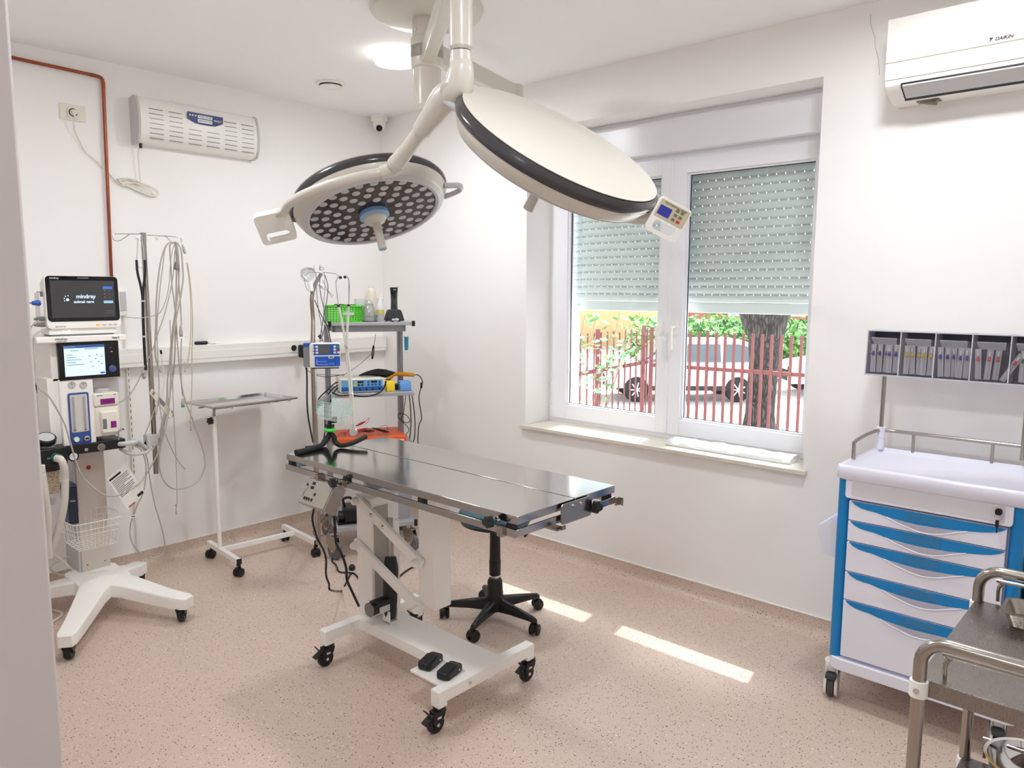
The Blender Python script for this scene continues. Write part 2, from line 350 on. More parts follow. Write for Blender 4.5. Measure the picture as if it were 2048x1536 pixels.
# copper pipe
pz = ony(205, 155, -.012); px0 = ony(31, 117, -.012)
pts = [V(jx.x+.0, -.016, px0.z+.012), V(px0.x-.2, -.016, px0.z+.005), V(px0.x, -.016, px0.z), V(pz.x-.06, -.016, pz.z+.002)]
b = B().tube(pts, .0085, 12, 0); b.tube([V(pz.x-.06, -.016, pz.z+.002), V(pz.x-.025, -.016, pz.z), V(pz.x-.006, -.016, pz.z-.008), V(pz.x, -.016, pz.z-.03), V(pz.x, -.016, pz.z-.06)], .0095, 12, 5)
pe = ony(222, 545, -.012); b.tube([V(pz.x, -.016, pz.z-.06), V(pe.x, -.016, pe.z), V(pe.x+.004, -.016, pe.z-.16)], .0085, 12, 0)
tag(put('copper_pipe', b, COPPER), 'bare copper pipe running under the ceiling and down the wall', 'pipe')
# socket with plug high on the wall
sc_ = ony(147, 226, 0); s = ony(170, 226, 0).x-ony(119, 226, 0).x
t = thing('wall_socket', 'cream wall socket plate high up beside the copper pipe', 'wall socket', (sc_.x, 0, sc_.z))
sc_.x = (ony(170, 226, 0).x+ony(119, 226, 0).x)/2
Ms = fr((sc_.x, 0, sc_.z), (1, 0, 0), (0, 0, 1))
put('plate', B(Ms).prism(rrect(s, .082, .004), Matrix(), 0, .008), CREAM, t, bv=.0015)
put('socket_insert', B(Ms).prism(rrect(.052, .052, .002), Matrix(), .008, .011).mat(1).lathe([(.021, .0112), (.021, .0125), (.018, .0125)], None, 24), [CREAM, INK], t)
# germicidal lamp box on the wall
hx0, hx1 = ony(272, 245, -.08).x, ony(517, 280, -.10).x; hz0, hz1 = ony(267, 286, -.05).z, ony(270, 191, -.06).z
t = thing('air_steriliser', 'white slotted wall box with blue badge left of the corner', 'air steriliser', (-1.33, 0, 2.4))
pr = [(0, hz0+.004), (.045, hz0), (.085, hz0+.012), (.105, hz0+.05), (.115, hz0+.12), (.105, hz1-.06), (.085, hz1-.012), (.06, hz1), (0, hz1-.01)]
b = B().ring([[V(x, -d, z) for d, z in pr] for x in (hx0+.012, hx1-.012)]); put('cover', b, PLW, t, sharp=50)
for xx in (hx0, hx1-.012): put('end_cap', B().ring([[V(x, -d*1.05, z+(.004 if z > 2.53 else -.004)) for d, z in pr] for x in (xx, xx+.012)]), [LGREY], t, sharp=50)
b = B()
for c in range(6):
    for r in range(7):
        if c in (2, 3) and r < 3: continue
        x = hx0+.06+c*.108; z = hz1-.065-r*.026
        dd = .106+.009*(1-abs(z-(hz0+.12))/.12)
        b.bx(x, x+.075, -dd-.001, -dd+.008, z-.0012, z+.0012)
put('slots', b, GREYP, t)
Mb = fr((hx0+.375, -.112, hz1-.078), (1, 0, 0), (0, -.12, 1))
b = B(Mb).prism([(-.105, .032), (.105, .032), (.105, -.006), (.06, -.026), (0, -.032), (-.06, -.026), (-.105, -.006)], Matrix(), 0, .003)
bd = put('badge', b, mat('badge_blue', (36, 52, 110), .35), t, bv=.0005)
b = B(Mb); b.bx(-.045, .04, .006, .022, .003, .0038); b.bx(-.045, .04, -.018, .001, .003, .0038)
for x in (-.09, -.075, -.058): b.bx(x-.004, x+.004, .012, .02, .003, .0038)
put('badge_fields', b, WINK, bd)
text('badge_text', 'MODEL: BT-30R', .011, Mb @ Matrix.Translation((-.002, .014, .0042)), INK, bd)
text('badge_text', 'GERMICIDAL LAMP', .009, Mb @ Matrix.Translation((-.002, -.008, .0042)), INK, bd)
text('badge_text', 'MEGEN', .014, Mb @ Matrix.Translation((.072, .004, .0034)), WINK, bd)
put('cable_gland', B().cyl((hx0+.03, -.05, hz0+.002), (hx0+.03, -.05, hz0-.022), .008), BLACK, t)
plg = V(sc_.x, -.012, sc_.z)
t2 = t
put('power_plug', B().cyl(plg, plg+V(0, -.028, -.002), .017, .012, 20).cyl(plg+V(0, -.02, -.006), plg+V(0, -.03, -.05), .006, .003), CABLEW, t2, bv=.001)
w = lambda x, y, d=.012: ony(x, y, -d)
cp = [w(147,240,.03), w(150,262,.025), w(158,280), w(170,302), w(190,320), w(210,337), w(228,358), w(245,370), w(270,368), w(300,372), w(317,384), w(310,392), w(290,386), w(262,374), w(240,362), w(234,358), w(246,357), w(272,363), w(300,372), w(316,382), w(312,390), w(292,384), w(265,372), w(244,364), w(236,358,.02), w(250,356,.02), w(272,360,.02), w(281,366,.02), w(279,350,.02), w(277,320,.025), w(277,296,.03)]
put('power_cord', B().tube(cp, .0035, 8, 5), CABLEW, t2)
cp = [w(245,372,.02), w(268,366,.02), w(296,377,.02), w(308,391,.02), w(296,390,.02), w(268,378,.02), w(243,366,.02), w(240,361,.02), w(252,359,.02)]
put('cord_coil', B().tube(cp, .0035, 8, 5, closed=True), CABLEW, t2)
# cable trunking along the back wall
t = thing('cable_trunking', 'white plastic cable trunking along the back wall', 'cable trunking', (-1.5, 0, 1.16))
TZ0, TZ1 = 1.165, 1.272
b = B().bx(jx.x, -.02, -.055, 0, TZ0, TZ1); put('channel', b, PLW, t, bv=.004)
b = B().bx(jx.x, -.02, -.058, -.055, TZ0+.026, TZ0+.074); put('cover_strip', b, PLW, t, bv=.001)
for px in (587,):
    q = ony(px, 696, -.058); Mq = fr((q.x, -.058, q.z), (1, 0, 0), (0, 0, 1))
    put('socket', B(Mq).prism(rrect(.05, .05, .01), Matrix(), 0, .004).mat(1).lathe([(.02, .004), (.02, .0055), (.017, .0055)], None, 24).cyl((-.008, 0, .004), (-.008, 0, .006), .0028).cyl((.008, 0, .004), (.008, 0, .006), .0028), [PLW, INK], t)
q = ony(602, 702, -.06); Mq = fr((q.x, -.058, q.z), (1, 0, 0), (0, 0, 1))
t = thing('power_adapter', 'black power adapter plugged into the trunking behind the infusion pump', 'power adapter', q)
put('body', B(Mq).prism(rrect(.042, .085, .01), Matrix(), .002, .05), BLACK, t, bv=.003)
put('lead', B().tube([q+V(0,-.03,-.043), q+V(.003,-.03,-.09), q+V(.02,-.04,-.13), q+V(.05,-.12,-.15), q+V(.08,-.35,-.14)], .002, 6, 5), BLACK, t)
q = ony(403, 683, -.03); o = put('marker_pen', B().tube([(q.x-.04, -.025, TZ1+.011), (q.x-.034, -.025, TZ1+.011), (q.x+.034, -.025, TZ1+.011), (q.x+.04, -.025, TZ1+.011)], .01, 12, 0, radii=[.006, .0105, .0105, .006]), BLACK)
tag(o, 'thick black marker lying on the trunking', 'pen')
q = ony(424, 683, -.03); o = put('metal_clip', B().tube([(q.x-.025, -.03, TZ1+.008), (q.x-.01, -.03, TZ1+.003), (q.x+.022, -.03, TZ1+.003)], .003, 8, 3), CHROME)
tag(o, 'small metal clip lying beside the marker on the trunking', 'clip')
# switch box behind monitor
q0 = ony(240, 580, 0); q1 = ony(252, 642, 0)
t = thing('wall_bracket_box', 'small white plastic box on the wall right of the monitor', 'junction box', (q0.x, 0, q1.z))
put('box', B().bx(q1.x-.07, q1.x, -.03, 0, q1.z+.03, q0.z), PLW, t, bv=.003); put('lid', B().bx(q1.x-.065, q1.x-.005, -.036, -.03, q1.z+.06, q0.z-.01), LGREY, t, bv=.002)
t = thing('gas_conduit', 'thin white printed conduit running down the wall behind the machine', 'conduit', (q1.x-.02, 0, .4))
put('pipe', B().cyl((q1.x-.01, -.012, q1.z+.03), (q1.x-.01, -.012, .1), .010, n=12), PLW, t)
b = B()
for k in range(22): b.bx(q1.x-.012, q1.x-.009, -.0225, -.021, .45+k*.035, .45+k*.035+.018)
put('print_marks', b, INK, t)
# air conditioner
t = thing('air_conditioner', 'white wall air conditioner above the drug trolley', 'air conditioner', (0, -3.8, 2.38))
_a = onx(1775, 40, -.212); ya = _a.y; yb = ya-.785; zt = _a.z+.004; zk = onx(1772, 162, -.205).z; zb = onx(1800, 206, -.10).z; zs = onx(1775, 127, -.212).z
pr = [(0, zt), (.2, zt), (.205, zt-.006), (.205, zk+.004), (.198, zk-.022), (.175, zk-.042), (.14, zb+.015), (.09, zb), (0, zb)]
put('housing', B().ring([[V(-d, y, z) for d, z in pr] for y in (ya, yb)]), PLW, t, bv=.004, sharp=25)
put('front_panel', B().bx(-.212, -.2045, ya-.002, yb+.002, zs, zt-.004), PLW, t, bv=.003)
put('lower_panel', B().bx(-.2085, -.2045, ya-.002, yb+.002, zk, zs-.003), PLW, t, bv=.001)
def acp(d, z): return V(-d, 0, z)
n_ = V(-.6, 0, -.8); 
b = B(); b.add([(-.2, ya-.06, zk-.020), (-.2, yb+.06, zk-.020), (-.127, yb+.06, zb+.0045), (-.127, ya-.06, zb+.0045), (-.196, ya-.06, zk-.008), (-.196, yb+.06, zk-.008), (-.12, yb+.06, zb+.02), (-.12, ya-.06, zb+.02)], [(0,1,2,3),(7,6,5,4),(0,4,5,1),(1,5,6,2),(2,6,7,3),(3,7,4,0)])
b.v = [v+V(-.003, 0, -.007) for v in b.v]; put('outlet', b, BLACK, t)
b = B(); b.add([(-.2035, ya-.068, zk-.0215), (-.2035, yb+.068, zk-.0215), (-.143, yb+.068, zb+.0125), (-.143, ya-.068, zb+.0125), (-.198, ya-.068, zk-.015), (-.198, yb+.068, zk-.015), (-.138, yb+.068, zb+.019), (-.138, ya-.068, zb+.019)], [(0,1,2,3),(7,6,5,4),(0,4,5,1),(1,5,6,2),(2,6,7,3),(3,7,4,0)])
b.v = [v+V(-.006, 0, -.010) for v in b.v]; put('flap', b, LGREY, t)
q = onx(2008, 75, -.213); text('lettering', 'DAIKIN', .0165, fr((-.2128, q.y, q.z), (0, -1, 0), (0, 0, 1)), INK, t, bold=.0005, shear=.25)
Mt = fr((-.2126, q.y+.062, q.z), (0, -1, 0), (0, 0, 1)); put('emblem', B(Mt).prism([(.013, .008), (.030, .008), (.016, -.009), (.020, .003)], Matrix(), 0, .0006), INK, t)
put('drain_stub', B().cyl((-.07, ya-.1, zb+.004), (-.075, ya-.16, zb-.012), .012).bx(-.09, -.04, ya-.09, ya-.17, zb-.004, zb+.004), mat('grey_foam', (140, 132, 120), .8), t)
# hairline crack in the plaster
q = [onx(x, y, -.0006) for x, y in ((1741, 28), (1741, 48), (1750, 75), (1750, 92), (1757, 118), (1759, 150))]
tag(put('plaster_crack', B().tube(q, .0009, 4, 0), mat('crack_grey', (176, 168, 166), .9), kind='structure'), 'fine crack in the plaster left of the air conditioner', 'crack')
# =================== outside the window ===================
GZ = -1.25
ASPH = mat('pale_asphalt', (205, 203, 200), .9, bump=.2, var=.06, bscale=3)
o = put('road', B().bx(.6, 60, -30, 60, GZ-.1, GZ), ASPH, kind='structure'); o['label'] = 'sunlit pale road outside the window'
o = put('wall_outer', B().bx(.4, 1.0, -1.051, -.80, GZ, 3), mat('render_white', (240, 232, 230), .8), kind='structure'); o['label'] = 'white rendered pier outside left of the window'
FEN = mat('fence_paint', (122, 60, 60), .6, var=.12, bscale=8)
def fence(name, label, pa, pb, xs, zt, zr, post_at=(), w=.022):
    pa, pb = V(*pa), V(*pb); d = (pb-pa); t = thing(name, label, 'fence', (pa.x, pa.y, GZ), M=Matrix.Translation((pa.x, pa.y, GZ)))
    dn = d.normalized(); ang = math.atan2(dn.y, dn.x)
    e0, e1 = pa+d*min(xs)-dn*.1, pa+d*max(xs)+dn*.1
    for z in (zr, GZ+.35): put('rail', B().beam((e0.x, e0.y, z), (e1.x, e1.y, z), .045, .06), FEN, t)
    src = None
    for s_ in xs:
        p = pa+d*s_; off = Matrix.Rotation(ang, 4, 'Z')
        if src is None:
            src = put('bar', B(Matrix.Translation((pa.x, pa.y, 0)) @ off).bx(-w, w, -w*.6-.03, w*.6-.03, GZ+.12, zt), FEN, t)
            src.location = (d*s_)
        else:
            c = src.copy(); COL.objects.link(c); c.parent = t; c.location = d*s_; WM[c.name] = WM[t.name]
    for s_ in post_at:
        p = pa+d*s_; put('post', B(Matrix.Translation((p.x, p.y, 0)) @ Matrix.Rotation(ang, 4, 'Z')).bx(-.026, .026, -.026, .026, GZ, zt+.05), FEN, t)
    return t
A = onz(1383, 663, .95); C_ = onz(1595, 671, .95); rz_ = hgt(1383, 735, A.x, A.y)
fence('metal_fence', 'rusty red bar fence in front of the tree and car', (A.x, A.y, 0), (C_.x, C_.y, 0), [k/11.5 for k in range(-4, 20)], .95, rz_, (-.42,))
A2 = onz(1158, 668, .95); C2 = onz(1292, 656, .95); rz2 = hgt(1160, 748, A2.x, A2.y)
fence('metal_fence', 'rusty red bar fence running away behind the flowering shrub', (A2.x, A2.y, 0), (C2.x, C2.y, 0), [k/11 for k in range(-1, 12)], .95, rz2, (.25, .97), w=.014)
# tree
def bark():
    m = mat('bark', (84, 78, 72), .95); nt = m.node_tree; p = nt.nodes['Principled BSDF']; L = nt.links
    tc = nt.nodes.new('ShaderNodeTexCoord'); mp = nt.nodes.new('ShaderNodeMapping'); mp.inputs['Scale'].default_value = (9, 9, 1.6)
    vo = nt.nodes.new('ShaderNodeTexVoronoi'); vo.feature = 'DISTANCE_TO_EDGE'; vo.inputs['Scale'].default_value = 2.4
    nz = nt.nodes.new('ShaderNodeTexNoise'); nz.inputs['Scale'].default_value = 3; ad = nt.nodes.new('ShaderNodeVectorMath'); ad.operation = 'ADD'
    L.new(tc.outputs['Object'], nz.inputs[0]); L.new(tc.outputs['Object'], mp.inputs[0]); L.new(mp.outputs[0], ad.inputs[0]); L.new(nz.outputs[1], ad.inputs[1]); L.new(ad.outputs[0], vo.inputs[0])
    cr = nt.nodes.new('ShaderNodeValToRGB'); cr.color_ramp.elements[0].color = lin((20, 18, 18)); cr.color_ramp.elements[1].color = lin((96, 90, 84)); cr.color_ramp.elements[1].position = .4
    L.new(vo.outputs[0], cr.inputs[0]); L.new(cr.outputs[0], p.inputs['Base Color'])
    bp = nt.nodes.new('ShaderNodeBump'); bp.inputs['Distance'].default_value = .03; L.new(vo.outputs[0], bp.inputs['Height']); L.new(bp.outputs[0], p.inputs['Normal']); return m
tb = onz(1527, 663, .95); td = (V(tb.x, tb.y, 0)-V(CP.x, CP.y, 0)).length+1.1; dd_ = V(tb.x-CP.x, tb.y-CP.y, 0).normalized()
tp = V(CP.x, CP.y, 0)+dd_*td; rt = dd_.cross(V(0, 0, 1))
tt = thing('tree', 'thick dark tree trunk forking upward behind the fence', 'tree', (tp.x, tp.y, GZ))
b = B(); b.tube([tp+V(0, 0, GZ), tp+V(0, 0, -.6), tp+V(0, 0, .3)+rt*.03, tp+V(0, 0, .9)+rt*.05, tp+V(0, 0, 1.35)+rt*.06], .3, 24, 5, radii=[.38, .26, .26, .33, .40])
b.tube([tp+V(0, 0, 1.0)+rt*.12, tp+V(0, 0, 1.8)+rt*.28, tp+V(0, 0, 3.2)+rt*.5], .2, 16, 5, radii=[.26, .24, .2])
b.tube([tp+V(0, 0, 1.0)-rt*.1, tp+V(0, 0, 1.5)-rt*.34, tp+V(0, 0, 2.6)-rt*.9], .2, 16, 5, radii=[.26, .2, .15])
put('trunk', b, bark(), tt)
def leaves(name, blobs, n, size, m, parent=None, seed=1):
    rnd = random.Random(seed); b = B()
    for (c, rad) in blobs:
        for _ in range(n):
            v = V(rnd.gauss(0, 1), rnd.gauss(0, 1), rnd.gauss(0, 1)).normalized()*(.55+.45*rnd.random()**.5); p = V(*c)+V(v.x*rad[0], v.y*rad[1], v.z*rad[2])
            a = V(rnd.gauss(0, 1), rnd.gauss(0, 1), rnd.gauss(0, .6)).normalized(); q = a.orthogonal().normalized(); s = size*(.6+.8*rnd.random()); k = a.cross(q)*s*.12
            b.mat(rnd.randrange(len(m) if isinstance(m, list) else 1)); b.add([p-a*s, p+q*s*.45+k, p+a*s, p-q*s*.45+k], [(0, 1, 2, 3)])
    return put(name, b, m, parent)
LF1 = mat('leaf_green', (92, 150, 58), .6, var=.2); LF2 = mat('leaf_dark', (58, 110, 46), .6, var=.2); LF3 = mat('leaf_pale', (112, 150, 116), .55, var=.15); LFO = mat('leaf_orange', (200, 132, 70), .6)
c0 = dep(1420, 625, 11.5)
leaves('foliage', [((c0.x, c0.y, c0.z+.28), (.55, .55, .34)), ((c0.x+.3, c0.y+.7, c0.z+.45), (.6, .6, .4)), ((c0.x-.1, c0.y-.2, c0.z+.5), (.5, .5, .4))], 260, .06, [LF1, LF2], tt, 3)
hb = [];
for k in range(34):
    q = dep(1150+k*15, 660, 26+1.5*math.sin(k)); hb.append(((q.x, q.y, GZ+.95+.15*math.sin(k*2.1)), (.9, .9, 1.05)))
hedge = leaves('hedge', hb[10:], 420, .13, [LF1, LF1, LF2], None, 5); tag(hedge, 'bright green hedge across the road behind the cars', 'hedge')
# flowering shrub close to the window
sp = dep(1225, 740, 6.2); st = thing('flowering_shrub', 'sparse shrub with pale green leaves and orange blossom before the fence', 'shrub', (sp.x, sp.y, GZ))
b = B(); rnd = random.Random(4); tips = []
base = V(sp.x+.2, sp.y+.55, GZ)
for (px, py) in ((1175, 690), (1205, 700), (1232, 720), (1262, 645), (1190, 640), (1225, 660), (1250, 690), (1280, 625), (1170, 630), (1240, 620)):
    e = dep(px, py, 6.0+rnd.random()*.5); m_ = base.lerp(e, .55)+V(rnd.uniform(-.1, .1), rnd.uniform(.0, .15), .1); b.tube([base, m_, e], .006, 5, 4, radii=[.010, .005, .0025]); tips += [e, m_.lerp(e, .7)]
put('branches', b, mat('twig', (120, 100, 84), .8), st)
leaves('leaves', [((e.x, e.y, e.z), (.10, .10, .10)) for e in tips], 9, .036, [LF3, LF3, LF2], st, 9)
leaves('blossom', [((e.x+.05, e.y, e.z-.02), (.05, .05, .05)) for e in tips[::2]], 12, .014, [LFO], st, 10)
# parked cars
def car(label, px, depth, heading, paint, zoff=0):
    q = dep(px, 790, depth); M = Matrix.Translation((q.x, q.y, GZ)) @ Matrix.Rotation(heading, 4, 'Z')
    t = thing('car', label, 'car', M=M)
    body = [(-2.1,.35),(-2.15,.6),(-2.08,.95),(-1.6,1.05),(1.1,1.02),(1.95,.88),(2.12,.65),(2.12,.35)]
    b = B(M); W = .86
    def sec(pl, y0, y1, inset=0):
        b.ring([[V(x, y, z) for x, z in pl] for y in (y0, y1)])
    sec(body, -W, W); put('body', b, paint, t, bv=.05, sharp=50)
    cab = [(-2.0,.98),(-1.85,1.45),(-1.5,1.60),(.1,1.60),(.5,1.48),(1.15,1.0)]
    b = B(M); b.ring([[V(x, -W+.04+(z-.98)*.22, z) for x, z in cab], [V(x, W-.04-(z-.98)*.22, z) for x, z in cab]]); put('cabin', b, paint, t, bv=.03, sharp=50)
    G = mat('car_glass', (96, 108, 112), .08)
    for s in (-1, 1):
        for wn in ([(-1.75,1.06),(-1.65,1.42),(-1.35,1.50),(-.95,1.50),(-.95,1.05)], [(-.87,1.05),(-.87,1.50),(.02,1.50),(.02,1.05)], [(.10,1.05),(.10,1.50),(.40,1.42),(.95,1.05)]):
            b = B(M); b.ring([[V(x, s*(W-.035-(z-.98)*.22), z) for x, z in wn], [V(x, s*(W-.06-(z-.98)*.22), z) for x, z in wn]]); put('side_window', b, G, t)
        put('sill_trim', B(M).bx(-1.3, 1.1, s*W, s*(W+.02), .30, .42), BLACK, t)
    put('windscreen', B(M).ring([[V(x, s*.66, z) for x, z in ((.58,1.46),(1.12,1.03),(1.16,1.03),(.62,1.47))] for s in (-1, 1)]), G, t)
    put('grille', B(M).bx(2.1, 2.16, -.55, .55, .42, .72), BLACK, t, bv=.01)
    for s in (-1, 1):
        put('headlight', B(M).bx(1.95, 2.14, s*.56, s*.84, .68, .82), CHROME, t, bv=.02)
        for x in (-1.32, 1.33):
            wl = put('wheel', B(M).lathe([(0,-.1),(.20,-.1),(.30,-.09),(.33,-.06),(.33,.06),(.30,.09),(.2,.1),(0,.1)], fr((x, s*(W-.06), .33), (1,0,0), (0,0,1)), 28), RUBBER, t)
            hb_ = B(M)
            for k in range(7):
                a = k*2*math.pi/7; hb_.beam((x, s*(W+.05), .33), (x+.19*math.cos(a), s*(W+.05), .33+.19*math.sin(a)), .03, .05, up=(0, 1, 0))
            put('wheel_rim', hb_, LGREY, wl)
    return t
hd = math.atan2(_r0.y, _r0.x)
car('silver car parked across the road behind the fence bars', 1358, 20.5, hd+math.pi+.02, mat('car_silver', (190, 192, 194), .3, .3))
car('white car partly hidden on the right behind the tree', 1712, 21.5, hd+math.pi-.05, mat('car_white', (226, 228, 232), .3))
# buildings
def building(label, x0, x1, depth, h, col, wins, wc=(235, 240, 245)):
    a, c = dep(x0, 620, depth), dep(x1, 620, depth); d = V(c.x-a.x, c.y-a.y, 0); L = d.length
    M = fr((a.x, a.y, GZ), d, (0, 0, 1)); t = thing('building', label, 'building', M=M)
    put('facade', B(M).bx(0, L, 0, h, -4, 0), mat('facade_%d' % col[2], tuple(int(v*.86) for v in col), .85), t)
    for (u, v, w, hh) in wins:
        f = put('window', B(M).bx(u*L, u*L+w, v, v+hh, 0, .05), PLW, t); put('pane', B(M).bx(u*L+.08, u*L+w-.08, v+.08, v+hh-.08, .05, .06), mat('far_glass', (150, 165, 178), .15), f)
    return t
building('ochre yellow building across the road on the left', 1100, 1345, 38, 6, (240, 206, 150), [(.25, 2.6, .9, 1.2), (.55, 2.6, .9, 1.2), (.8, 2.6, .9, 1.2)])
building('salmon red building across the road on the right', 1380, 1760, 40, 7, (214, 130, 112), [(.2, 1.6, 1, 1.3), (.50, 1.6, 1, 1.3), (.66, 1.6, 1, 1.3), (.2, 3.6, 1, 1.3), (.5, 3.6, 1, 1.3), (.66, 3.6, 1, 1.3)])
# =================== surgical lights ===================
def view_frame(px, py, depth):
    o = dep(px, py, depth); t = (CP-o).normalized(); r = _u.cross(t).normalized(); u = t.cross(r); return o, r, u, t
# ceiling mount
cpos = V(-1.21, -1.885, CEIL)
mt = thing('ceiling_pendant', 'cream ceiling mount of the operating lights with central column', 'ceiling mount', cpos)
Md = Matrix.Translation(cpos) @ Matrix.Rotation(math.pi, 4, 'X')
put('ceiling_plate', B().lathe([(.235, 0), (.245, .01), (.235, .035), (.20, .052), (.06, .056)], Md, 56), LAMPW, mt)
cb = hgt(885, 214, cpos.x, cpos.y)
col_ = put('column', B().lathe([(.062, .03), (.062, .19), (.059, .193), (.059, CEIL-cb)], Md, 36), LAMPW, mt)
for a, z in ((200, 2.76), (200, 2.64), (150, 2.70)):
    aa = math.radians(a+30); put('screw', B().cyl(cpos+V(.06*math.cos(aa), .06*math.sin(aa), z-CEIL), cpos+V(.065*math.cos(aa), .065*math.sin(aa), z-CEIL), .007), CHROME, col_)
# arm toward the camera
e1 = V(CP.x, CP.y, 0)+V(*(ray(922, 60).xy), 0).normalized()*2.42; e1.z = 0
AZ1 = 2.60
arm1 = B(); arm1.lathe([(.066, CEIL-AZ1-.05), (.07, CEIL-AZ1-.04), (.07, CEIL-AZ1+.04), (.066, CEIL-AZ1+.05)], Md, 32)
arm1.beam((cpos.x, cpos.y, AZ1), (e1.x, e1.y, AZ1), .055, .075); arm1.lathe([(.04, -.045), (.044, -.04), (.044, .04), (.04, .045)], Matrix.Translation((e1.x, e1.y, AZ1)), 28)
put('swing_arm', arm1, LAMPW, mt, bv=.006)
e2 = onz(1030, 192, 2.62); AZ2 = 2.63
arm2 = B(); arm2.lathe([(.066, CEIL-AZ2-.05), (.07, CEIL-AZ2-.04), (.07, CEIL-AZ2+.04), (.066, CEIL-AZ2+.05)], Md, 32)
arm2.beam((cpos.x, cpos.y, AZ2), (e2.x, e2.y, AZ2), .055, .08); arm2.lathe([(.036, -.05), (.042, -.045), (.042, .04), (.036, .045)], Matrix.Translation((e2.x, e2.y, AZ2)), 28)
put('swing_arm', arm2, LAMPW, mt, bv=.006)
def d_handle(b, o, M_, n, R, s, ang=.20):
    a = [M_*(s*R*math.cos(k))+n.cross(M_)*(R*math.sin(k)) for k in (-ang, ang)]
    mid = M_*(s*(R+.055)); b.tube([o+a[0]*.97, o+(a[0]+mid)*.5+M_*s*.018, o+mid, o+(a[1]+mid)*.5+M_*s*.018, o+a[1]*.97], .011, 10, 4)
LENS = clear_mat('led_lens', (.92, .93, .95), .6, .45, .08)
DARKF = mat('lens_plate', (58, 52, 54), .08)
def lamp_head(t, o, n, Mj, R, k):
    """o centre of the lit face, n the way it shines, Mj the pivot axis"""
    s = R/.30; Uj = n.cross(Mj).normalized(); F = fr(o, Mj, Uj)      # z = Mj x Uj = n
    if F.to_3x3().col[2].dot(n) < 0: F = fr(o, Mj, -Uj)
    hp = [(.252, .0), (.272, -.004), (.282, -.012), (.299, -.042), (.299, -.048)]
    put('housing', B(F).lathe([(.05*s, -.012)]+[(.25*s, -.012)]+[(r*s, z*s) for r, z in hp]+[(.29*s, -.056*s), (.05*s, -.056*s)], None, 72).mat(1), [LAMPW, LGREY], t, sharp=45)
    put('rubber_rim', B(F).lathe([(.28*s, -.046*s), (.301*s, -.047*s), (.306*s, -.056*s), (.306*s, -.068*s), (.298*s, -.080*s), (.27*s, -.082*s)], None, 72), DKRIM, t, sharp=45)
    put('back_shell', B(F).lathe([(.28*s, -.078*s), (.294*s, -.081*s), (.296*s, -.084*s), (.27*s, -.088*s), (.19*s, -.093*s), (.165*s, -.099*s), (.08*s, -.101*s), (0, -.102*s)], None, 72), LAMPW, t, sharp=60)
    put('face_ring', B(F).lathe([(.246*s, -.010), (.247*s, .001), (.258*s, .003), (.276*s, -.006), (.27*s, -.012)], None, 72), LGREY, t)
    pl = put('lens_plate', B(F).lathe([(0, -.011), (.247*s, -.011), (.247*s, -.006), (0, -.006)], None, 72), DARKF, t)
    b = B(F)
    for a in range(8): aa = a*math.pi/4+.35; b.add([F.inverted() @ (F @ V(math.cos(aa)*r+math.sin(aa)*w, math.sin(aa)*r-math.cos(aa)*w, -.0055)) for r, w in ((.05*s, -.001), (.246*s, -.001), (.246*s, .001), (.05*s, .001))], [(0, 1, 2, 3)])
    put('plate_seams', b, BLACK, pl)
    src = None; base = WM[pl.name]
    for ring, (r, cnt, ph) in enumerate(((.228, 26, 0), (.186, 22, .1), (.144, 16, .05), (.102, 11, .2))):
        for i in range(cnt):
            aa = ph+i*2*math.pi/cnt; q = V(r*s*math.cos(aa), r*s*math.sin(aa), 0)
            if src is None:
                src = put('led_lens', B(F).lathe([(.0155*s, -.006), (.0155*s, -.0045), (.008*s, -.0035), (0, -.003)], Matrix.Translation(q), 14), LENS, pl); src_q = q
            else:
                c = src.copy(); COL.objects.link(c); c.parent = pl; L_ = WM[pl.name].inverted() @ F; c.matrix_local = Matrix.Translation(L_.to_3x3() @ (q-src_q)); WM[c.name] = WM[pl.name]
    put('handle_collar', B(F).lathe([(.055*s, -.006), (.058*s, .004), (.058*s, .012), (.05*s, .014), (.03*s, .014)], None, 36), mat('collar_blue', (140, 178, 226), .35), t)
    put('handle', B(F).lathe([(.044*s, .012), (.044*s, .024), (.036*s, .036), (.018*s, .042), (.0145*s, .10), (.0165*s, .145), (.0165*s, .150), (0, .150)], None, 28).mat(1).lathe([(.0125*s, .150), (.012*s, .1515), (0, .1515)], None, 20), [LAMPW, mat('collar_blue', (140, 178, 226), .35)], t)
    return F
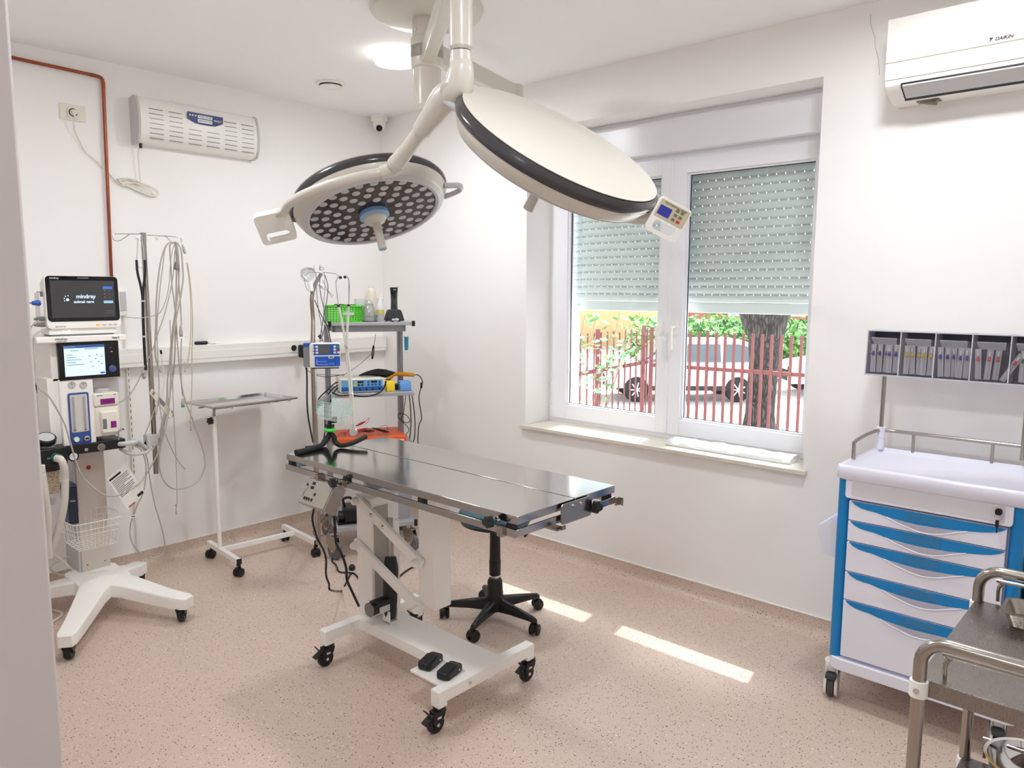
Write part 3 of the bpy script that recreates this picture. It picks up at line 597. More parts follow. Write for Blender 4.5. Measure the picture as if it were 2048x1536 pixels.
def panel(t, P, M_, v, n, front, sc=1):
    """control panel block: rounded frame with grip slot; u along M_, v away toward the grip"""
    F = fr(P, M_, v) @ Matrix.Scale(sc, 4); zf = 1 if F.to_3x3().col[2].dot(n) > 0 else -1
    W, H = .104, .108; b = B(F)
    out = rrect(W, H, .014, 4); inn = rrect(W-.034, .030, .012, 4, cy=.028)
    th = .010
    N = len(out)
    for zz, flip in ((-th, 1), (th, 0)):
        vs = [V(x, y, zz) for x, y in out]+[V(x, y, zz) for x, y in inn]; fs = [(i, (i+1) % N, N+(i+1) % N, N+i) for i in range(N)]
        b.add(vs, [f[::-1] for f in fs] if flip else fs)
    b.add([V(x, y, z) for z in (-th, th) for x, y in out], [(i, (i+1) % N, N+(i+1) % N, N+i) for i in range(N)])
    b.add([V(x, y, z) for z in (-th, th) for x, y in inn], [(N+i, N+(i+1) % N, (i+1) % N, i) for i in range(N)])
    o = put('control_box', b, PLW, t, sharp=40)
    zt = th*zf
    bb = B(F).bx(-.047, .047, -.046, .006, zt, zt+.0015*zf); put('keypad', bb, mat('keypad_beige', (196, 188, 160), .5), o)
    sc = B(F).bx(-.042, -.004, -.030, -.002, zt+.0015*zf, zt+.0025*zf); put('screen', sc, mat('screen_blue', (40, 40, 130), .2, emit=.5), o)
    for i in range(3):
        for j in range(2): put('button', B(F).bx(.006+j*.016, .016+j*.016, -.038+i*.014, -.030+i*.014, zt+.0015*zf, zt+.003*zf), RED if (i, j) == (2, 1) else mat('key_grey', (120, 112, 96), .5), o)
    if front:
        G = F @ Matrix.Translation((0, -.038, zt+.002*zf)) @ Matrix.Rotation(math.pi, 4, 'X') if zf < 0 else F @ Matrix.Translation((0, -.038, zt+.002))
        text('lettering', 'LED SURGICAL LIGHT', .0075, F @ Matrix.Translation((.002, -.0405, zt+.0018*zf)) @ (Matrix.Rotation(math.pi, 4, 'X') if zf < 0 else Matrix()), INK, o)
    return o
# lamp 1: face seen from below
o1, r1, u1, t1 = view_frame(748, 428, 2.93)
ca, sa_ = math.cos(math.radians(14.5)), math.sin(math.radians(14.5)); al = .438
Mj1 = (r1*ca+u1*sa_); n1 = (t1*al + (r1*sa_-u1*ca)*math.sqrt(1-al*al)).normalized()
L1 = thing('surgical_light', 'cream operating light tilted so its round LED face and handle show', 'surgical light', M=Matrix.Translation(o1))
F1 = lamp_head(L1, o1, n1, Mj1, .30, 1)
bk1 = o1-n1*.072; U1 = Mj1.cross(n1); U1 = -U1 if U1.dot(u1) < 0 else U1
arc = [bk1+(Mj1*math.cos(a)+U1*math.sin(a))*.335+n1*(.088*math.sin(a)) for a in [math.radians(q) for q in (180, 168, 150, 130, 110, 92, 80)]]
joint = arc[-1]+n1*-.0
piv = bk1-Mj1*.31
b = B().tube([piv-Mj1*.10, piv-Mj1*.085+U1*.03]+arc[1:]+[joint], .0175, 14, 4)
put('yoke', b, LAMPW, L1)
b = B().cyl(piv-Mj1*.012, piv-Mj1*.135, .026, .026, 24); put('pivot_sleeve', b, LAMPW, L1, bv=.003)
put('pivot_bracket', B().tube([piv+Mj1*.03+n1*.03, piv+Mj1*.0, piv+Mj1*.02-n1*.03], .02, 10, 3, radii=[.012, .026, .014]), GREYP, L1)
b = B(); d_handle(b, o1-n1*.03, Mj1, n1, .30, 1, .16); put('side_grip', b, LGREY, L1)
pc = view_frame(551, 447, 2.78)[0]; pcd = (piv-Mj1*.08-CP).dot(_f); panel(L1, dep(551, 453, pcd-.01), Mj1, n1*.80+U1*-.25-t1*.75, -t1, False, 1.28)
# spring arm of lamp 1
jt = dep(785, 338, (joint-CP).dot(_f)); elb = V(e1.x, e1.y, hgt(925, 156, e1.x, e1.y))
b = B(); b.lathe([(.028, 0), (.0365, .012), (.0365, .215)], Matrix.Translation((e1.x, e1.y, hgt(922, 103, e1.x, e1.y))), 28)
put('vertical_joint', b, LAMPW, L1)
put('joint_gap', B().cyl((e1.x, e1.y, hgt(922, 106, e1.x, e1.y)), (e1.x, e1.y, hgt(922, 102, e1.x, e1.y)), .031), BLACK, L1)
kn = V(e1.x, e1.y, hgt(922, 104, e1.x, e1.y)); dj = (jt-elb).normalized()
b = B().tube([kn, kn+V(0,0,-.03), elb+V(0,0,.02), elb-V(0,0,.015)+dj*.02, elb+dj*.09, elb+dj*.16], .035, 20, 5, radii=[.033, .034, .040, .046, .046, .040]); put('elbow', b, LAMPW, L1)
sd = dj.cross(V(0,0,1)).normalized(); cc_ = elb+dj*.035+V(0, 0, .012)
sdir = (CP-elb); sdir = (sdir-dj*sdir.dot(dj)).normalized(); sdir = (sdir-sd*(.35 if sd.dot(_r) > 0 else -.35)).normalized()
put('elbow_disc', B().lathe([(.026, 0), (.026, .0025), (.022, .004), (0, .004)], fr(elb+dj*.04+sdir*.0435, dj, sdir.cross(dj)), 28), LAMPW, L1)
b = B().tube([elb+dj*.14, elb+dj*.24, elb+dj*.245, jt-dj*.10], .027, 18, 0, radii=[.040, .032, .0255, .0255], ); b.cyl(jt-dj*.10, jt-dj*.02, .0265, .031, 20); b.tube([jt-dj*.02, jt+dj*.0, joint+n1*.0], .026, 16, 3, radii=[.030, .027, .022])
put('spring_arm', b, LAMPW, L1)
put('joint_ring', B().cyl(jt-dj*.035, jt-dj*.031, .0315), LGREY, L1)
# lamp 2: seen from its white back
o2, r2, u2, t2 = view_frame(1120, 293, 2.38)
ca, sa_ = math.cos(math.radians(-28.0)), math.sin(math.radians(-28.0)); al = .245
Mj2 = (r2*ca+u2*sa_); back = (t2*al + (r2*-sa_+u2*ca)*math.sqrt(1-al*al)).normalized(); n2 = -back
o2f = o2+n2*.08
L2 = thing('surgical_light', 'large operating light seen from its smooth cream back, in front of the window', 'surgical light', M=Matrix.Translation(o2f))
F2 = lamp_head(L2, o2f, n2, Mj2, .345, 2)
b = B(); d_handle(b, o2f-n2*.045, Mj2, n2, .345, -1, .15); put('side_grip', b, CHROME if False else LGREY, L2)
piv2 = o2f-n2*.05+Mj2*.35
put('pivot_bracket', B().tube([piv2-Mj2*.03+n2*.02, piv2, piv2-Mj2*.02-n2*.035], .02, 10, 3, radii=[.012, .026, .014]), GREYP, L2)
pcn = dep(1336, 439, 2.24)
put('pivot_sleeve', B().cyl(piv2+Mj2*.0, piv2+Mj2*.12, .024), LAMPW, L2, bv=.003)
vimg = (-r2*.70-u2*.71); panel(L2, pcn, Mj2, vimg, t2, True)
bk2 = o2f+n2*.06; U2 = n2.cross(Mj2); U2 = -U2 if U2.dot(t2) > 0 else U2
arc2 = [bk2+(Mj2*math.cos(a)*.33+U2*math.sin(a)*.25) for a in [math.radians(q) for q in (5, 30, 60, 85)]]
b = B().tube([piv2+Mj2*.02, piv2+n2*.05]+arc2[1:], .0165, 12, 4); put('yoke', b, LAMPW, L2)
jj = arc2[-1]; low = V(e2.x, e2.y, 2.25)
b = B().cyl((e2.x, e2.y, AZ2-.04), (e2.x, e2.y, 2.28), .032); put('vertical_joint', b, LAMPW, L2)
b = B().tube([V(e2.x, e2.y, 2.30), V(e2.x, e2.y, 2.24), V(e2.x, e2.y, 2.2).lerp(jj, .15), V(e2.x, e2.y, 2.2).lerp(jj, .4), V(e2.x, e2.y, 2.2).lerp(jj, .8), jj], .03, 16, 4, radii=[.032, .036, .036, .026, .026, .022]); put('spring_arm', b, LAMPW, L2)
# =================== shared casters ===================
def twin_caster(par, p, yaw, r=.025, name='caster', m=BLACK, h=.05):
    """hooded twin-wheel caster standing on the floor at p"""
    M = Matrix.Translation((p[0], p[1], 0)) @ Matrix.Rotation(yaw, 4, 'Z'); b = B(M)
    for s in (-1, 1): b.lathe([(0, 0), (r*.8, 0), (r, .003), (r, .014), (r*.8, .018), (0, .018)], fr((0, s*.004 if s > 0 else -.004, r), (1, 0, 0), (0, 0, s)) @ Matrix.Translation((0, 0, -.02)), 20)
    pts = [(r*1.12*math.cos(a), r+r*1.12*math.sin(a)) for a in [math.radians(k) for k in range(15, 200, 20)]]
    b.prism(pts, fr((0, .006, 0), (1, 0, 0), (0, 0, 1)), -.006+.0, .012+.0)
    b.cyl((r*.3, 0, r*1.6), (r*.3, 0, p[2]), .008, n=12); return put(name, b, m, par)
def brake_caster(par, p, yaw, r=.035, zt=.12, fork=BLACK, wheel=BLACK, w=.022, pedal=True, hub=CHROME):
    M = Matrix.Translation((p[0], p[1], 0)) @ Matrix.Rotation(yaw, 4, 'Z')
    b = B(M); b.lathe([(0, -w/2), (r*.55, -w/2), (r*.62, -w/2-.001), (r*.9, -w/2), (r, -w/2+.005), (r, w/2-.005), (r*.9, w/2), (0, w/2)], fr((0, 0, r), (1, 0, 0), (0, 0, 1)), 28)
    c = put('caster', b, wheel, par)
    b = B(M)
    for s in (-1, 1): b.prism([(-.012, r-.012), (.012, r-.010), (r*.95, r*1.75), (r*1.05, zt-.018), (-r*.35, zt-.018), (-r*.6, r*1.5)], fr((0, s*(w/2+.003), 0), (1, 0, 0), (0, 0, 1)), -.0025, .0025)
    b.bx(-r*.4, r*1.05, -w/2-.006, w/2+.006, zt-.024, zt-.016); b.lathe([(.022, zt-.017), (.024, zt-.010), (.020, zt)], Matrix.Translation((r*.5, 0, 0)), 24)
    put('fork', b, fork, c, bv=.001)
    put('axle', B(M).cyl((0, -w/2-.009, r), (0, w/2+.009, r), .007, n=14), hub, c)
    if pedal:
        b = B(M).beam((-r*.4, 0, zt-.028), (-r*1.5, 0, zt-.05), w*1.2, .008); b.beam((-r*.8, 0, zt-.024), (-r*1.25, 0, zt-.002), w*1.1, .004)
        put('brake_pedal', b, fork, c, bv=.001)
        for s in (-1, 1): put('rating_sticker', B(M).bx(-.002, .016, s*(w/2+.0055), s*(w/2+.0065), r*1.55, r*1.55+.008), LGREY, c)
    return c
def knob(b, p, d, r=.02, L=.018, lobes=3):
    p, d = V(*p), V(*d).normalized(); o = d.orthogonal().normalized(); F = fr(p, o, d.cross(o))
    poly = [((r*(.80+.2*math.cos(lobes*a)))*math.cos(a), (r*(.80+.2*math.cos(lobes*a)))*math.sin(a)) for a in [k*math.pi/12 for k in range(24)]]
    b.prism(poly, F, .006, .006+L); b.cyl(p, p+d*.008, r*.35, n=12); return b
# =================== operating table ===================
ZT = .900
tb_ = thing('operating_table', 'stainless steel veterinary operating table on a white wheeled scissor frame', 'operating table', (-1.5, -2.15, 0))
TX0, TX1, TYF, TYN, SX = -1.77, -1.237, -1.585, -2.925, -1.475
for a, c in ((TX0, SX-.003), (SX+.003, TX1)): put('table_top', B().bx(a, c, TYN, TYF, ZT-.027, ZT), STEEL, tb_, bv=.0015)
b = B().bx(SX-.0029, SX+.0029, TYN+.004, TYF-.004, ZT-.022, ZT-.006); put('seam', b, RUBBER, tb_)
put('under_tray', B().bx(TX0+.05, TX1-.05, TYN+.05, TYF-.05, ZT-.042, ZT-.029), STEEL, tb_)
RZ0, RZ1 = ZT-.068, ZT-.043
for x in (TX0-.006, TX1): put('side_rail', B().bx(x, x+.008, TYN, TYF, RZ0, RZ1), STEEL, tb_, bv=.001)
for y in (TYN, TYF-.008): put('end_rail', B().bx(TX0, TX1, y, y+.008, RZ0, RZ1), STEEL, tb_, bv=.001)
for y in (-1.60, -2.0, -2.45, -2.88): put('rail_spacer', B().bx(TX0, TX0+.02, y, y-.03, RZ0+.004, ZT-.028).bx(TX1-.02, TX1, y, y-.03, RZ0+.004, ZT-.028), BLACK, tb_)
# near end plate with bolts and knob
pa, pb = V(*onx(1121, 1020, 0)) , None
def ex(px, py): return ony(px, py, TYN-.008).x
xa, xb = ex(1121, 1020), ex(1182, 1005)
b = B(fr(((xa+xb)/2, TYN-.008, (ZT-.006+RZ0-.004)/2), (1, 0, 0), (0, 0, 1))).prism(rrect(xb-xa, ZT-.006-RZ0+.008, .014, 5), Matrix(), 0, .004); pl = put('end_plate', b, STEEL2, tb_)
for px in (1144, 1159):
    x = ex(px, 1001); put('bolt', B().cyl((x, TYN-.008, ZT-.018), (x, TYN-.018, ZT-.018), .006, .004), CHROME, pl)
put('knob', knob(B(), (xb+.008, TYN-.012, ZT-.045), (0, -1, 0), .024, .02), BLACK, pl)
put('corner_bracket', B().bx(TX1-.01, TX1+.012, TYN-.014, TYN-.008, RZ0-.004, RZ1).bx(TX1+.008, TX1+.012, TYN-.03, TYN-.008, RZ0-.004, RZ1), STEEL2, tb_)
put('hook_bracket', B().bx(ex(1112, 1050)-.02, ex(1116, 1050)+.01, TYN-.03, TYN+.02, RZ0-.012, RZ0-.006).bx(ex(1112, 1050)+.0, ex(1116, 1050)+.01, TYN-.034, TYN-.028, RZ0-.012, RZ0), STEEL2, tb_)
for px, kx, py in ((683, 662, 962), (1001, 972, 1040)):
    q = onx(px, py, TX0-.012); k = onx(kx, py+3, TX0-.04)
    c = put('rail_clamp', B().bx(TX0-.018, TX0+.006, q.y-.012, q.y+.012, RZ0-.006, RZ1+.004), STEEL2, tb_, bv=.001)
    put('clamp_screw', B().cyl((TX0-.018, q.y, q.z), (TX0-.03, q.y, q.z), .006).cyl((TX0-.018, q.y+.006, q.z+.008), (TX0-.026, q.y+.006, q.z+.008), .004), CHROME, c)
    put('clamp_knob', knob(B(), (TX0-.022, k.y-.012, q.z-.006), (-1, .25, 0), .021, .022), BLACK, c)
# lifting columns and parallelogram bars
XC = -1.535
cy0, cy1 = onx(836, 1100, XC).y, onx(869, 1100, XC).y
cx1 = ony(903, 1100, cy1).x; cz = onx(852, 1216, XC).z
put('lift_column', B().bx(XC, cx1, cy0, cy1, cz, RZ0+.01), WHITE, tb_, bv=.008, seg=3)
ly0, ly1 = onx(716, 1200, XC).y, onx(746, 1200, XC).y
lx1 = ony(800, 1200, ly1).x; lz = onx(735, 995, XC).z
put('fixed_column', B().bx(XC, lx1, ly0, ly1-.0, .165, lz), WHITE, tb_, bv=.006)
put('channel_shade_panel', B().bx(XC+.012, (XC+lx1)/2+.012, ly1-.003, ly1+.003, .18, lz-.04), mat('channel_shade_grey', (176, 172, 164), .5), tb_)  # flat panel; its grey stands in for shade inside the open channel
put('guide_tube', B().bx((XC+lx1)/2+.02, lx1-.006, ly1-.012, ly1+.003, .18, lz-.12), WHITE, tb_, bv=.004)
put('mount_plate', B().bx(TX0+.12, TX1-.12, TYF-.12, cy1-.06, RZ0-.0, RZ0+.024), STEEL2, tb_, bv=.002)
for x in (XC-.022,):
    for (ax, ay, bx_, by_) in ((709, 996, 841, 1131), (707, 1085, 842, 1224)):
        p, q = onx(ax, ay, XC-.02), onx(bx_, by_, XC-.02); p.x = q.x = x+.009
        a = put('parallel_arm', B().beam(p, q, .018, .046), WHITE, tb_, bv=.002)
        s = -1 if x < XC else 1
        d = (q-p).normalized()
        for e in (p+d*.02, q-d*.02): put('pivot_cap', B().lathe([(.0185, 0), (.0185, .009), (.015, .020), (.008, .027), (0, .028)], fr(e+V(s*.009, 0, 0), (0, 1, 0), (0, 0, s)), 20), PLW, a)
        if ay < 1000 and s < 0:
            for t_ in (.27, .45): put('bolt', B().cyl(p.lerp(q, t_)+V(-.009, 0, 0), p.lerp(q, t_)+V(-.015, 0, 0), .0105, .007), CHROME, a)
for px, py in ((911, 1096), (906, 1195)): p = ony(px, py, (cy0+cy1)/2); put('pivot_cap', B().lathe([(.0155, 0), (.0155, .012), (.012, .020), (0, .026)], fr((cx1-.004, (cy0+cy1)/2, p.z), (0, 1, 0), (0, 0, 1)), 20), PLW, tb_)
# actuator
mq = onx(760, 1200, XC+.03); my = ly1-.075; mz = .25
b = B().cyl((XC-.075, my, mz), (XC+.02, my, mz+.004), .030, n=26); b.bx(XC-.06, XC+.02, my-.03, my+.02, mz, mz+.030)
b.tube([(XC+.035, my, mz-.07), (XC+.035, my, mz), (XC+.045, my+.004, mz+.14), (XC+.05, my+.01, mz+.2)], .03, 18, 4, radii=[.024, .031, .034, .024]); act = put('actuator', b, BLACK, tb_, bv=.002)
put('end_cap', B().cyl((XC-.079, my, mz), (XC-.075, my, mz), .0305, n=26), GREYP, act)
put('rating_label', B().bx(XC-.045, XC+.01, my-.0312, my-.0302, mz-.02, mz+.008), LGREY, act)
put('actuator_bracket', B().bx(XC+.01, XC+.016, my-.025, my+.02, .165, .22).bx(XC+.056, XC+.062, my-.025, my+.02, .165, .22).bx(XC+.01, XC+.062, my-.025, my+.02, .163, .168), WHITE, tb_)
put('actuator_rod', B().cyl((XC+.05, my+.01, mz+.18), (XC+.055, my+.02, .62), .014), STEEL2, tb_)
# base
BZ0, BZ1 = .115, .163
for y in (-2.54, -1.825):
    sgn = 1
    put('cross_bar', B().bx(-1.757, -1.229, y, y+.045, BZ0, BZ1).bx(-1.757, -1.715, y, y+.045, .098, BZ0+.005).bx(-1.271, -1.229, y, y+.045, .098, BZ0+.005), WHITE, tb_, bv=.003)
put('base_beam', B().bx(-1.58, -1.40, -2.50, -1.78, BZ0, BZ1-.001), WHITE, tb_, bv=.003)
fp = put('pedal_plate', B().bx(-1.712, -1.575, -2.495, -2.325, BZ1-.016, BZ1-.004), WHITE, tb_, bv=.003)
put('frame_screw', B().cyl((-1.60, -2.54, .14), (-1.60, -2.544, .14), .006), CHROME, tb_)
for p in ((-1.765, -2.515), (-1.755, -1.80), (-1.262, -2.515), (-1.25, -1.80)): brake_caster(tb_, (p[0]+.012, p[1], 0), math.radians(-4), .036, .100)
# foot pedals resting on the plate
for k, (l, tpx, r_, bt) in enumerate((((831, 1321), (868.4, 1292), (890, 1305.6), (853.6, 1338)), ((868.4, 1340), (906, 1311), (928.6, 1324), (892, 1358)))):
    z = BZ1+.030; P4 = [onz(x, y, z) for x, y in (l, tpx, r_, bt)]; c = sum(P4, V(0, 0, 0))/4; L = .105; Wd = .058; a = math.atan2((P4[1]-P4[0]).y, (P4[1]-P4[0]).x)
    M = Matrix.Translation((c.x, c.y, BZ1)) @ Matrix.Rotation(a, 4, 'Z')
    t = thing('foot_pedal', ('black foot switch on the table base, further from the near caster', 'black foot switch on the table base, nearer to the near cross bar')[k], 'foot pedal', M=M, group=None)
    put('housing', B(M).prism([(-L/2, -Wd/2+.008), (-L/2+.008, -Wd/2), (L/2-.008, -Wd/2), (L/2, -Wd/2+.008), (L/2, Wd/2-.008), (L/2-.008, Wd/2), (-L/2+.008, Wd/2), (-L/2, Wd/2-.008)], Matrix(), .0, .026), BLACK, t, bv=.004)
    put('treadle', B(M).ring([[V(-L/2+.004, y, .026), V(L/2-.035, y, .026), V(L/2-.035, y, .034), V(-L/2+.004, y, .0285)] for y in (-Wd/2+.005, Wd/2-.005)]), RUBBER, t, bv=.001)
    put('screw', B(M).cyl((L/2-.03, -Wd/2-.0005, .014), (L/2-.03, -Wd/2-.002, .014), .0035), PLW, t)
# control box hanging on the rail
q = onx(618.7, 953.7, TX0-.02); q2 = onx(670.5, 967.8, TX0-.02); u = V(0, -1, 0); v = V(-.52, 0, -.86).normalized(); wl = (q2-q).length; hl = .112
Fb = fr((q.x, q.y, q.z), u, v); nn = Fb.to_3x3().col[2]; sg = 1 if nn.x < 0 else -1
cbx = thing('table_control_box', 'steel control box with keypad hanging tilted from the table rail', 'control panel', (q.x, q.y, q.z-.1))
b = B(Fb).bx(0, wl, 0, hl, 0, -sg*.062); put('case', b, STEEL2, cbx, bv=.003)
put('face_plate', B(Fb).prism(rrect(wl-.012, hl-.012, .008, 4, wl/2, hl/2), Matrix(), 0, sg*.0015), mat('face_beige', (172, 166, 154), .45, .2), cbx)
b = B(Fb)
for i in range(4): b.bx(.028+i*.0155+(0.004 if i == 3 else 0), .038+i*.0155+(.004 if i == 3 else 0), hl-.032, hl-.020, sg*.0015, sg*.004)
b.bx(.083, .094, .056, .067, sg*.0015, sg*.004); put('key', b, BLACK, cbx, bv=.0005)
b = B(Fb).bx(.042, .064, .014, .026, sg*.0015, sg*.002); b.bx(.042, .064, .032, .044, sg*.0015, sg*.002); put('display', b, INK, cbx)
b = B(Fb).tube([(.014+.007*math.cos(a)*(1-a/16), .03+.007*math.sin(a)*(1-a/16), sg*.002) for a in [k*.5 for k in range(24)]], .0009, 5, 0); b.tube([(.020, .032, sg*.002), (.024, .045, sg*.002), (.016, .06, sg*.002), (.014, .085, sg*.002)], .0009, 5, 3); put('panel_drawing', b, INK, cbx)
put('hanger', B().bx(q.x-.004, TX0+.008, q.y-.07, q.y-.05, RZ0-.012, RZ1), STEEL2, cbx)
# =================== stool ===================
SCX, SCY = -.915, -2.015
st = thing('swivel_stool', 'black five-star swivel stool with teal seat behind the operating table', 'stool', (SCX, SCY, 0))
Ms = Matrix.Translation((SCX, SCY, 0)); 
put('base_hub', B().lathe([(.045, .055), (.05, .07), (.04, .13), (.036, .20), (.030, .212), (0, .213)], Ms, 28), BLACK, st)
for k, a in enumerate((-88, -16, 56, 128, 200)):
    a = math.radians(a); d = V(math.cos(a), math.sin(a), 0); o = V(SCX, SCY, 0); sd = V(-d.y, d.x, 0)
    rings = []
    for (rr, w, z0, z1) in ((.02, .024, .055, .115), (.12, .019, .062, .102), (.22, .015, .062, .086), (.25, .014, .06, .080), (.258, .010, .06, .072)):
        rings.append([o+d*rr+sd*s*ww+V(0, 0, z) for s, ww, z in ((-1, w, z0), (1, w, z0), (1, w, z1-.012), (1, w*.5, z1), (-1, w*.5, z1), (-1, w, z1-.012))])
    lg = put('leg', B().ring(rings), BLACK, st, sharp=50)
    twin_caster(lg, (o.x+d.x*.25, o.y+d.y*.25, .07), a+1.9+k, .026)
c0z = .225; ct = hgt(988, 1066, SCX, SCY)
put('gas_ring', B().cyl((SCX, SCY, .20), (SCX, SCY, .232), .021), CHROME, st)
put('gas_cover', B().lathe([(.028, .230), (.029, .30), (.027, .302), (.026, .36), (.025, ct), (0, ct+.001)], Ms, 24), BLACK, st)
put('gas_piston', B().cyl((SCX, SCY, ct), (SCX, SCY, ct+.05), .014), STEEL2, st)
put('lever', B().tube([(SCX, SCY, ct+.03), (SCX+.05, SCY-.12, ct+.02), (SCX+.06, SCY-.15, ct+.005)], .006, 8, 3, radii=[.004, .005, .014]), BLACK, st)
put('seat_shell', B().lathe([(.03, ct+.035), (.12, ct+.038), (.165, ct+.055), (.172, ct+.075), (.168, ct+.08)], Ms, 40), BLACK, st)
put('seat', B().lathe([(.165, ct+.062), (.176, ct+.075), (.178, ct+.10), (.165, ct+.118), (.10, ct+.124), (0, ct+.125)], Ms, 40), mat('teal_vinyl', (0, 84, 104), .4), st)
# =================== instrument stand ===================
ms = thing('instrument_stand', 'white wheeled instrument stand with an empty steel tray by the wall', 'instrument stand', (-1.28, -.4, 0))
ya_ = math.radians(-4.5); rx = V(math.cos(ya_), math.sin(ya_), 0); ry = V(-rx.y, rx.x, 0); o0 = onz(440, 1099, .09); o0.z = 0
BLZ = .075
for k, off in enumerate((0.0, .478)):
    a = o0+rx*off+ry*.165+V(0, 0, BLZ+.014); c = o0+rx*off-ry*.265+V(0, 0, BLZ+.014)
    ft = put('foot_bar', B().beam(a, c, .028, .030), WHITE, ms, bv=.002)
    put('end_cap', B().beam(c-ry*.004, c+ry*.000, .0285, .031).beam(c-ry*.002-V(0,0,.02), c+ry*.02-V(0,0,.02), .016, .02), BLACK, ft)
    for e in (a-ry*.02, c+ry*.01): twin_caster(ms, (e.x, e.y, BLZ), .4+k, .0245)
put('cross_bar', B().beam(o0+V(0, 0, BLZ+.012), o0+rx*.478+V(0, 0, BLZ+.012), .022, .028), WHITE, ms, bv=.002)
czt = hgt(430, 832, o0.x, o0.y); zt_ = czt+.058
put('column', B().cyl(o0+V(0, 0, BLZ), o0+V(0, 0, czt), .0125, n=18), WHITE, ms)
put('bent_tube', B().tube([o0+V(0, 0, czt-.05), o0+V(0, 0, czt+.02), o0+V(.01, 0, zt_-.014), o0+V(.05, -.01, zt_-.008), o0+V(.4, -.02, zt_-.008)], .0085, 12, 4), STEEL2, ms)
kq = o0+V(0, 0, czt-.025); put('height_knob', knob(B(), kq-V(.012, .0, 0), (-1, -.3, 0), .022, .018, 6), BLACK, ms)
tl = onz(386, 801, zt_+.012); tf = onz(429, 815, zt_+.012); tr_ = onz(597, 794, zt_+.012); u = (tr_-tf); uw = u.length; u.normalize(); v = V(-u.y, u.x, 0); dpt = (tl-tf).length
Ft = fr(tf, u, v)
loop = [Ft @ V(x, y, 0) for x, y in ((.01, 0), (uw-.01, 0), (uw, .01), (uw, dpt-.01), (uw-.01, dpt), (.01, dpt), (0, dpt-.01), (0, .01))]
put('tray_frame', B().tube([p-V(0, 0, .006) for p in loop], .0045, 8, 0, closed=True).tube([Ft @ V(x, dpt*.5, -.02) for x in (0, uw)], .004, 6, 0), STEEL2, ms)
for x in (.12, .36, .5): put('frame_lug', B(Ft).bx(x-.008, x+.008, -.004, .03, -.022, -.012), PLW, ms)
b = B(Ft); g = .006; hh = -.016
ou = [(g, g), (uw-g, g), (uw-g, dpt-g), (g, dpt-g)]; i1 = [(g*3, g*3), (uw-g*3, g*3), (uw-g*3, dpt-g*3), (g*3, dpt-g*3)]; i2 = [(g*4.5, g*4.5), (uw-g*4.5, g*4.5), (uw-g*4.5, dpt-g*4.5), (g*4.5, dpt-g*4.5)]
b.ring([[V(x, y, z) for x, y in pl] for pl, z in ((i2, hh-.001), (i1, -.002), (ou, -.001), (ou, .001), (i1, .001), (i2, hh+.001))]); put('tray', b, CHROME, ms)
# =================== crash cart ===================
CF = -.545
cart = thing('drug_trolley', 'white and blue five-drawer medical trolley by the window wall', 'medical trolley', (-.33, -3.8, 0))
cyl_, cyr = onx(1668, 1150, CF).y, onx(2046, 1050, CF).y
dyl, dyr = onx(1698, 1010, CF-.012).y, onx(2014, 1060, CF-.012).y
cyr = dyr-.045
ZB = onx(1690, 1318, CF).z; ZTt = .905
put('cabinet', B().bx(-.12, CF+.02, cyl_-.012, cyr+.012, ZB, ZTt), CARTW, cart)
for y in (cyl_-.018, cyr+.018):
    s = 1 if y > -3.7 else -1
    b = B(); rings = [[V(CF+.015+.022*math.cos(a), y+.022*math.sin(a)*1.0, z) for a in [k*math.pi/10 for k in range(20)]] for z in (ZB, ZTt)]
    b.ring(rings); b.bx(CF+.015, -.12, y-.02, y+.02, ZB, ZTt); put('corner_post', b, CARTB, cart)
tyl, tyr = cyl_+.012, cyr-.045
outl = rrect(.47, tyl-tyr, .035, 6); cxm, cym = -.335, (tyl+tyr)/2
F0 = Matrix.Translation((cxm, cym, 0))
put('base_plate', B(F0).prism(rrect(.46, tyl-tyr-.02, .045, 6), Matrix(), ZB-.045, ZB+.003), CARTW, cart, bv=.004)
inn = rrect(.47-.05, tyl-tyr-.05, .03, 6); in2 = rrect(.47-.07, tyl-tyr-.07, .025, 6)
b = B(F0); b.ring([[V(x, y, z) for x, y in pl] for pl, z in ((rrect(.45, tyl-tyr-.02, .03, 6), .898), (outl, .905), (outl, .945), (rrect(.462, tyl-tyr-.008, .033, 6), .953), (rrect(.44, tyl-tyr-.03, .033, 6), .955), (inn, .950), (in2, .938))]); put('top_tray', b, mat('cart_top', (232, 232, 246), .16), cart, sharp=60)
# top panel with lock
pz0, pz1 = onx(1698, 996, CF-.012).z, onx(1698, 955, CF-.012).z
Fp = fr((CF-.012, (dyl+.012+dyr-.012)/2, (pz0+pz1)/2), (0, -1, 0), (0, 0, 1)); w_ = dyl-dyr+.03
put('top_panel', B(Fp).prism(rrect(w_, pz1-pz0, .012, 4), Matrix(), -.02, .004), CARTW, cart, bv=.002)
o = put('panel_recess', B(Fp).prism(rrect(w_-.045, pz1-pz0-.022, .007, 4), Matrix(), .004, .0052), mat('cart_grey', (214, 212, 218), .45), cart, bv=.001)
lk = onx(1998, 1023, CF-.022); put('lock', B().cyl((CF-.014, lk.y, lk.z), (CF-.024, lk.y, lk.z), .010, n=20), CHROME, cart)
ky = thing('key', 'black-headed key in the lock with a second key hanging from its ring', 'key', (CF-.03, lk.y, lk.z))
put('key_head', B().prism(rrect(.02, .022, .008), fr((CF-.022, lk.y, lk.z), (0, -1, 0), (0, 0, 1)), 0, .010), BLACK, ky)
put('key_ring', B().tube([(CF-.03, lk.y+.011*math.cos(a), lk.z-.018+.011*math.sin(a)) for a in [k*math.pi/6 for k in range(12)]], .0009, 6, 2, closed=True), CHROME, ky)
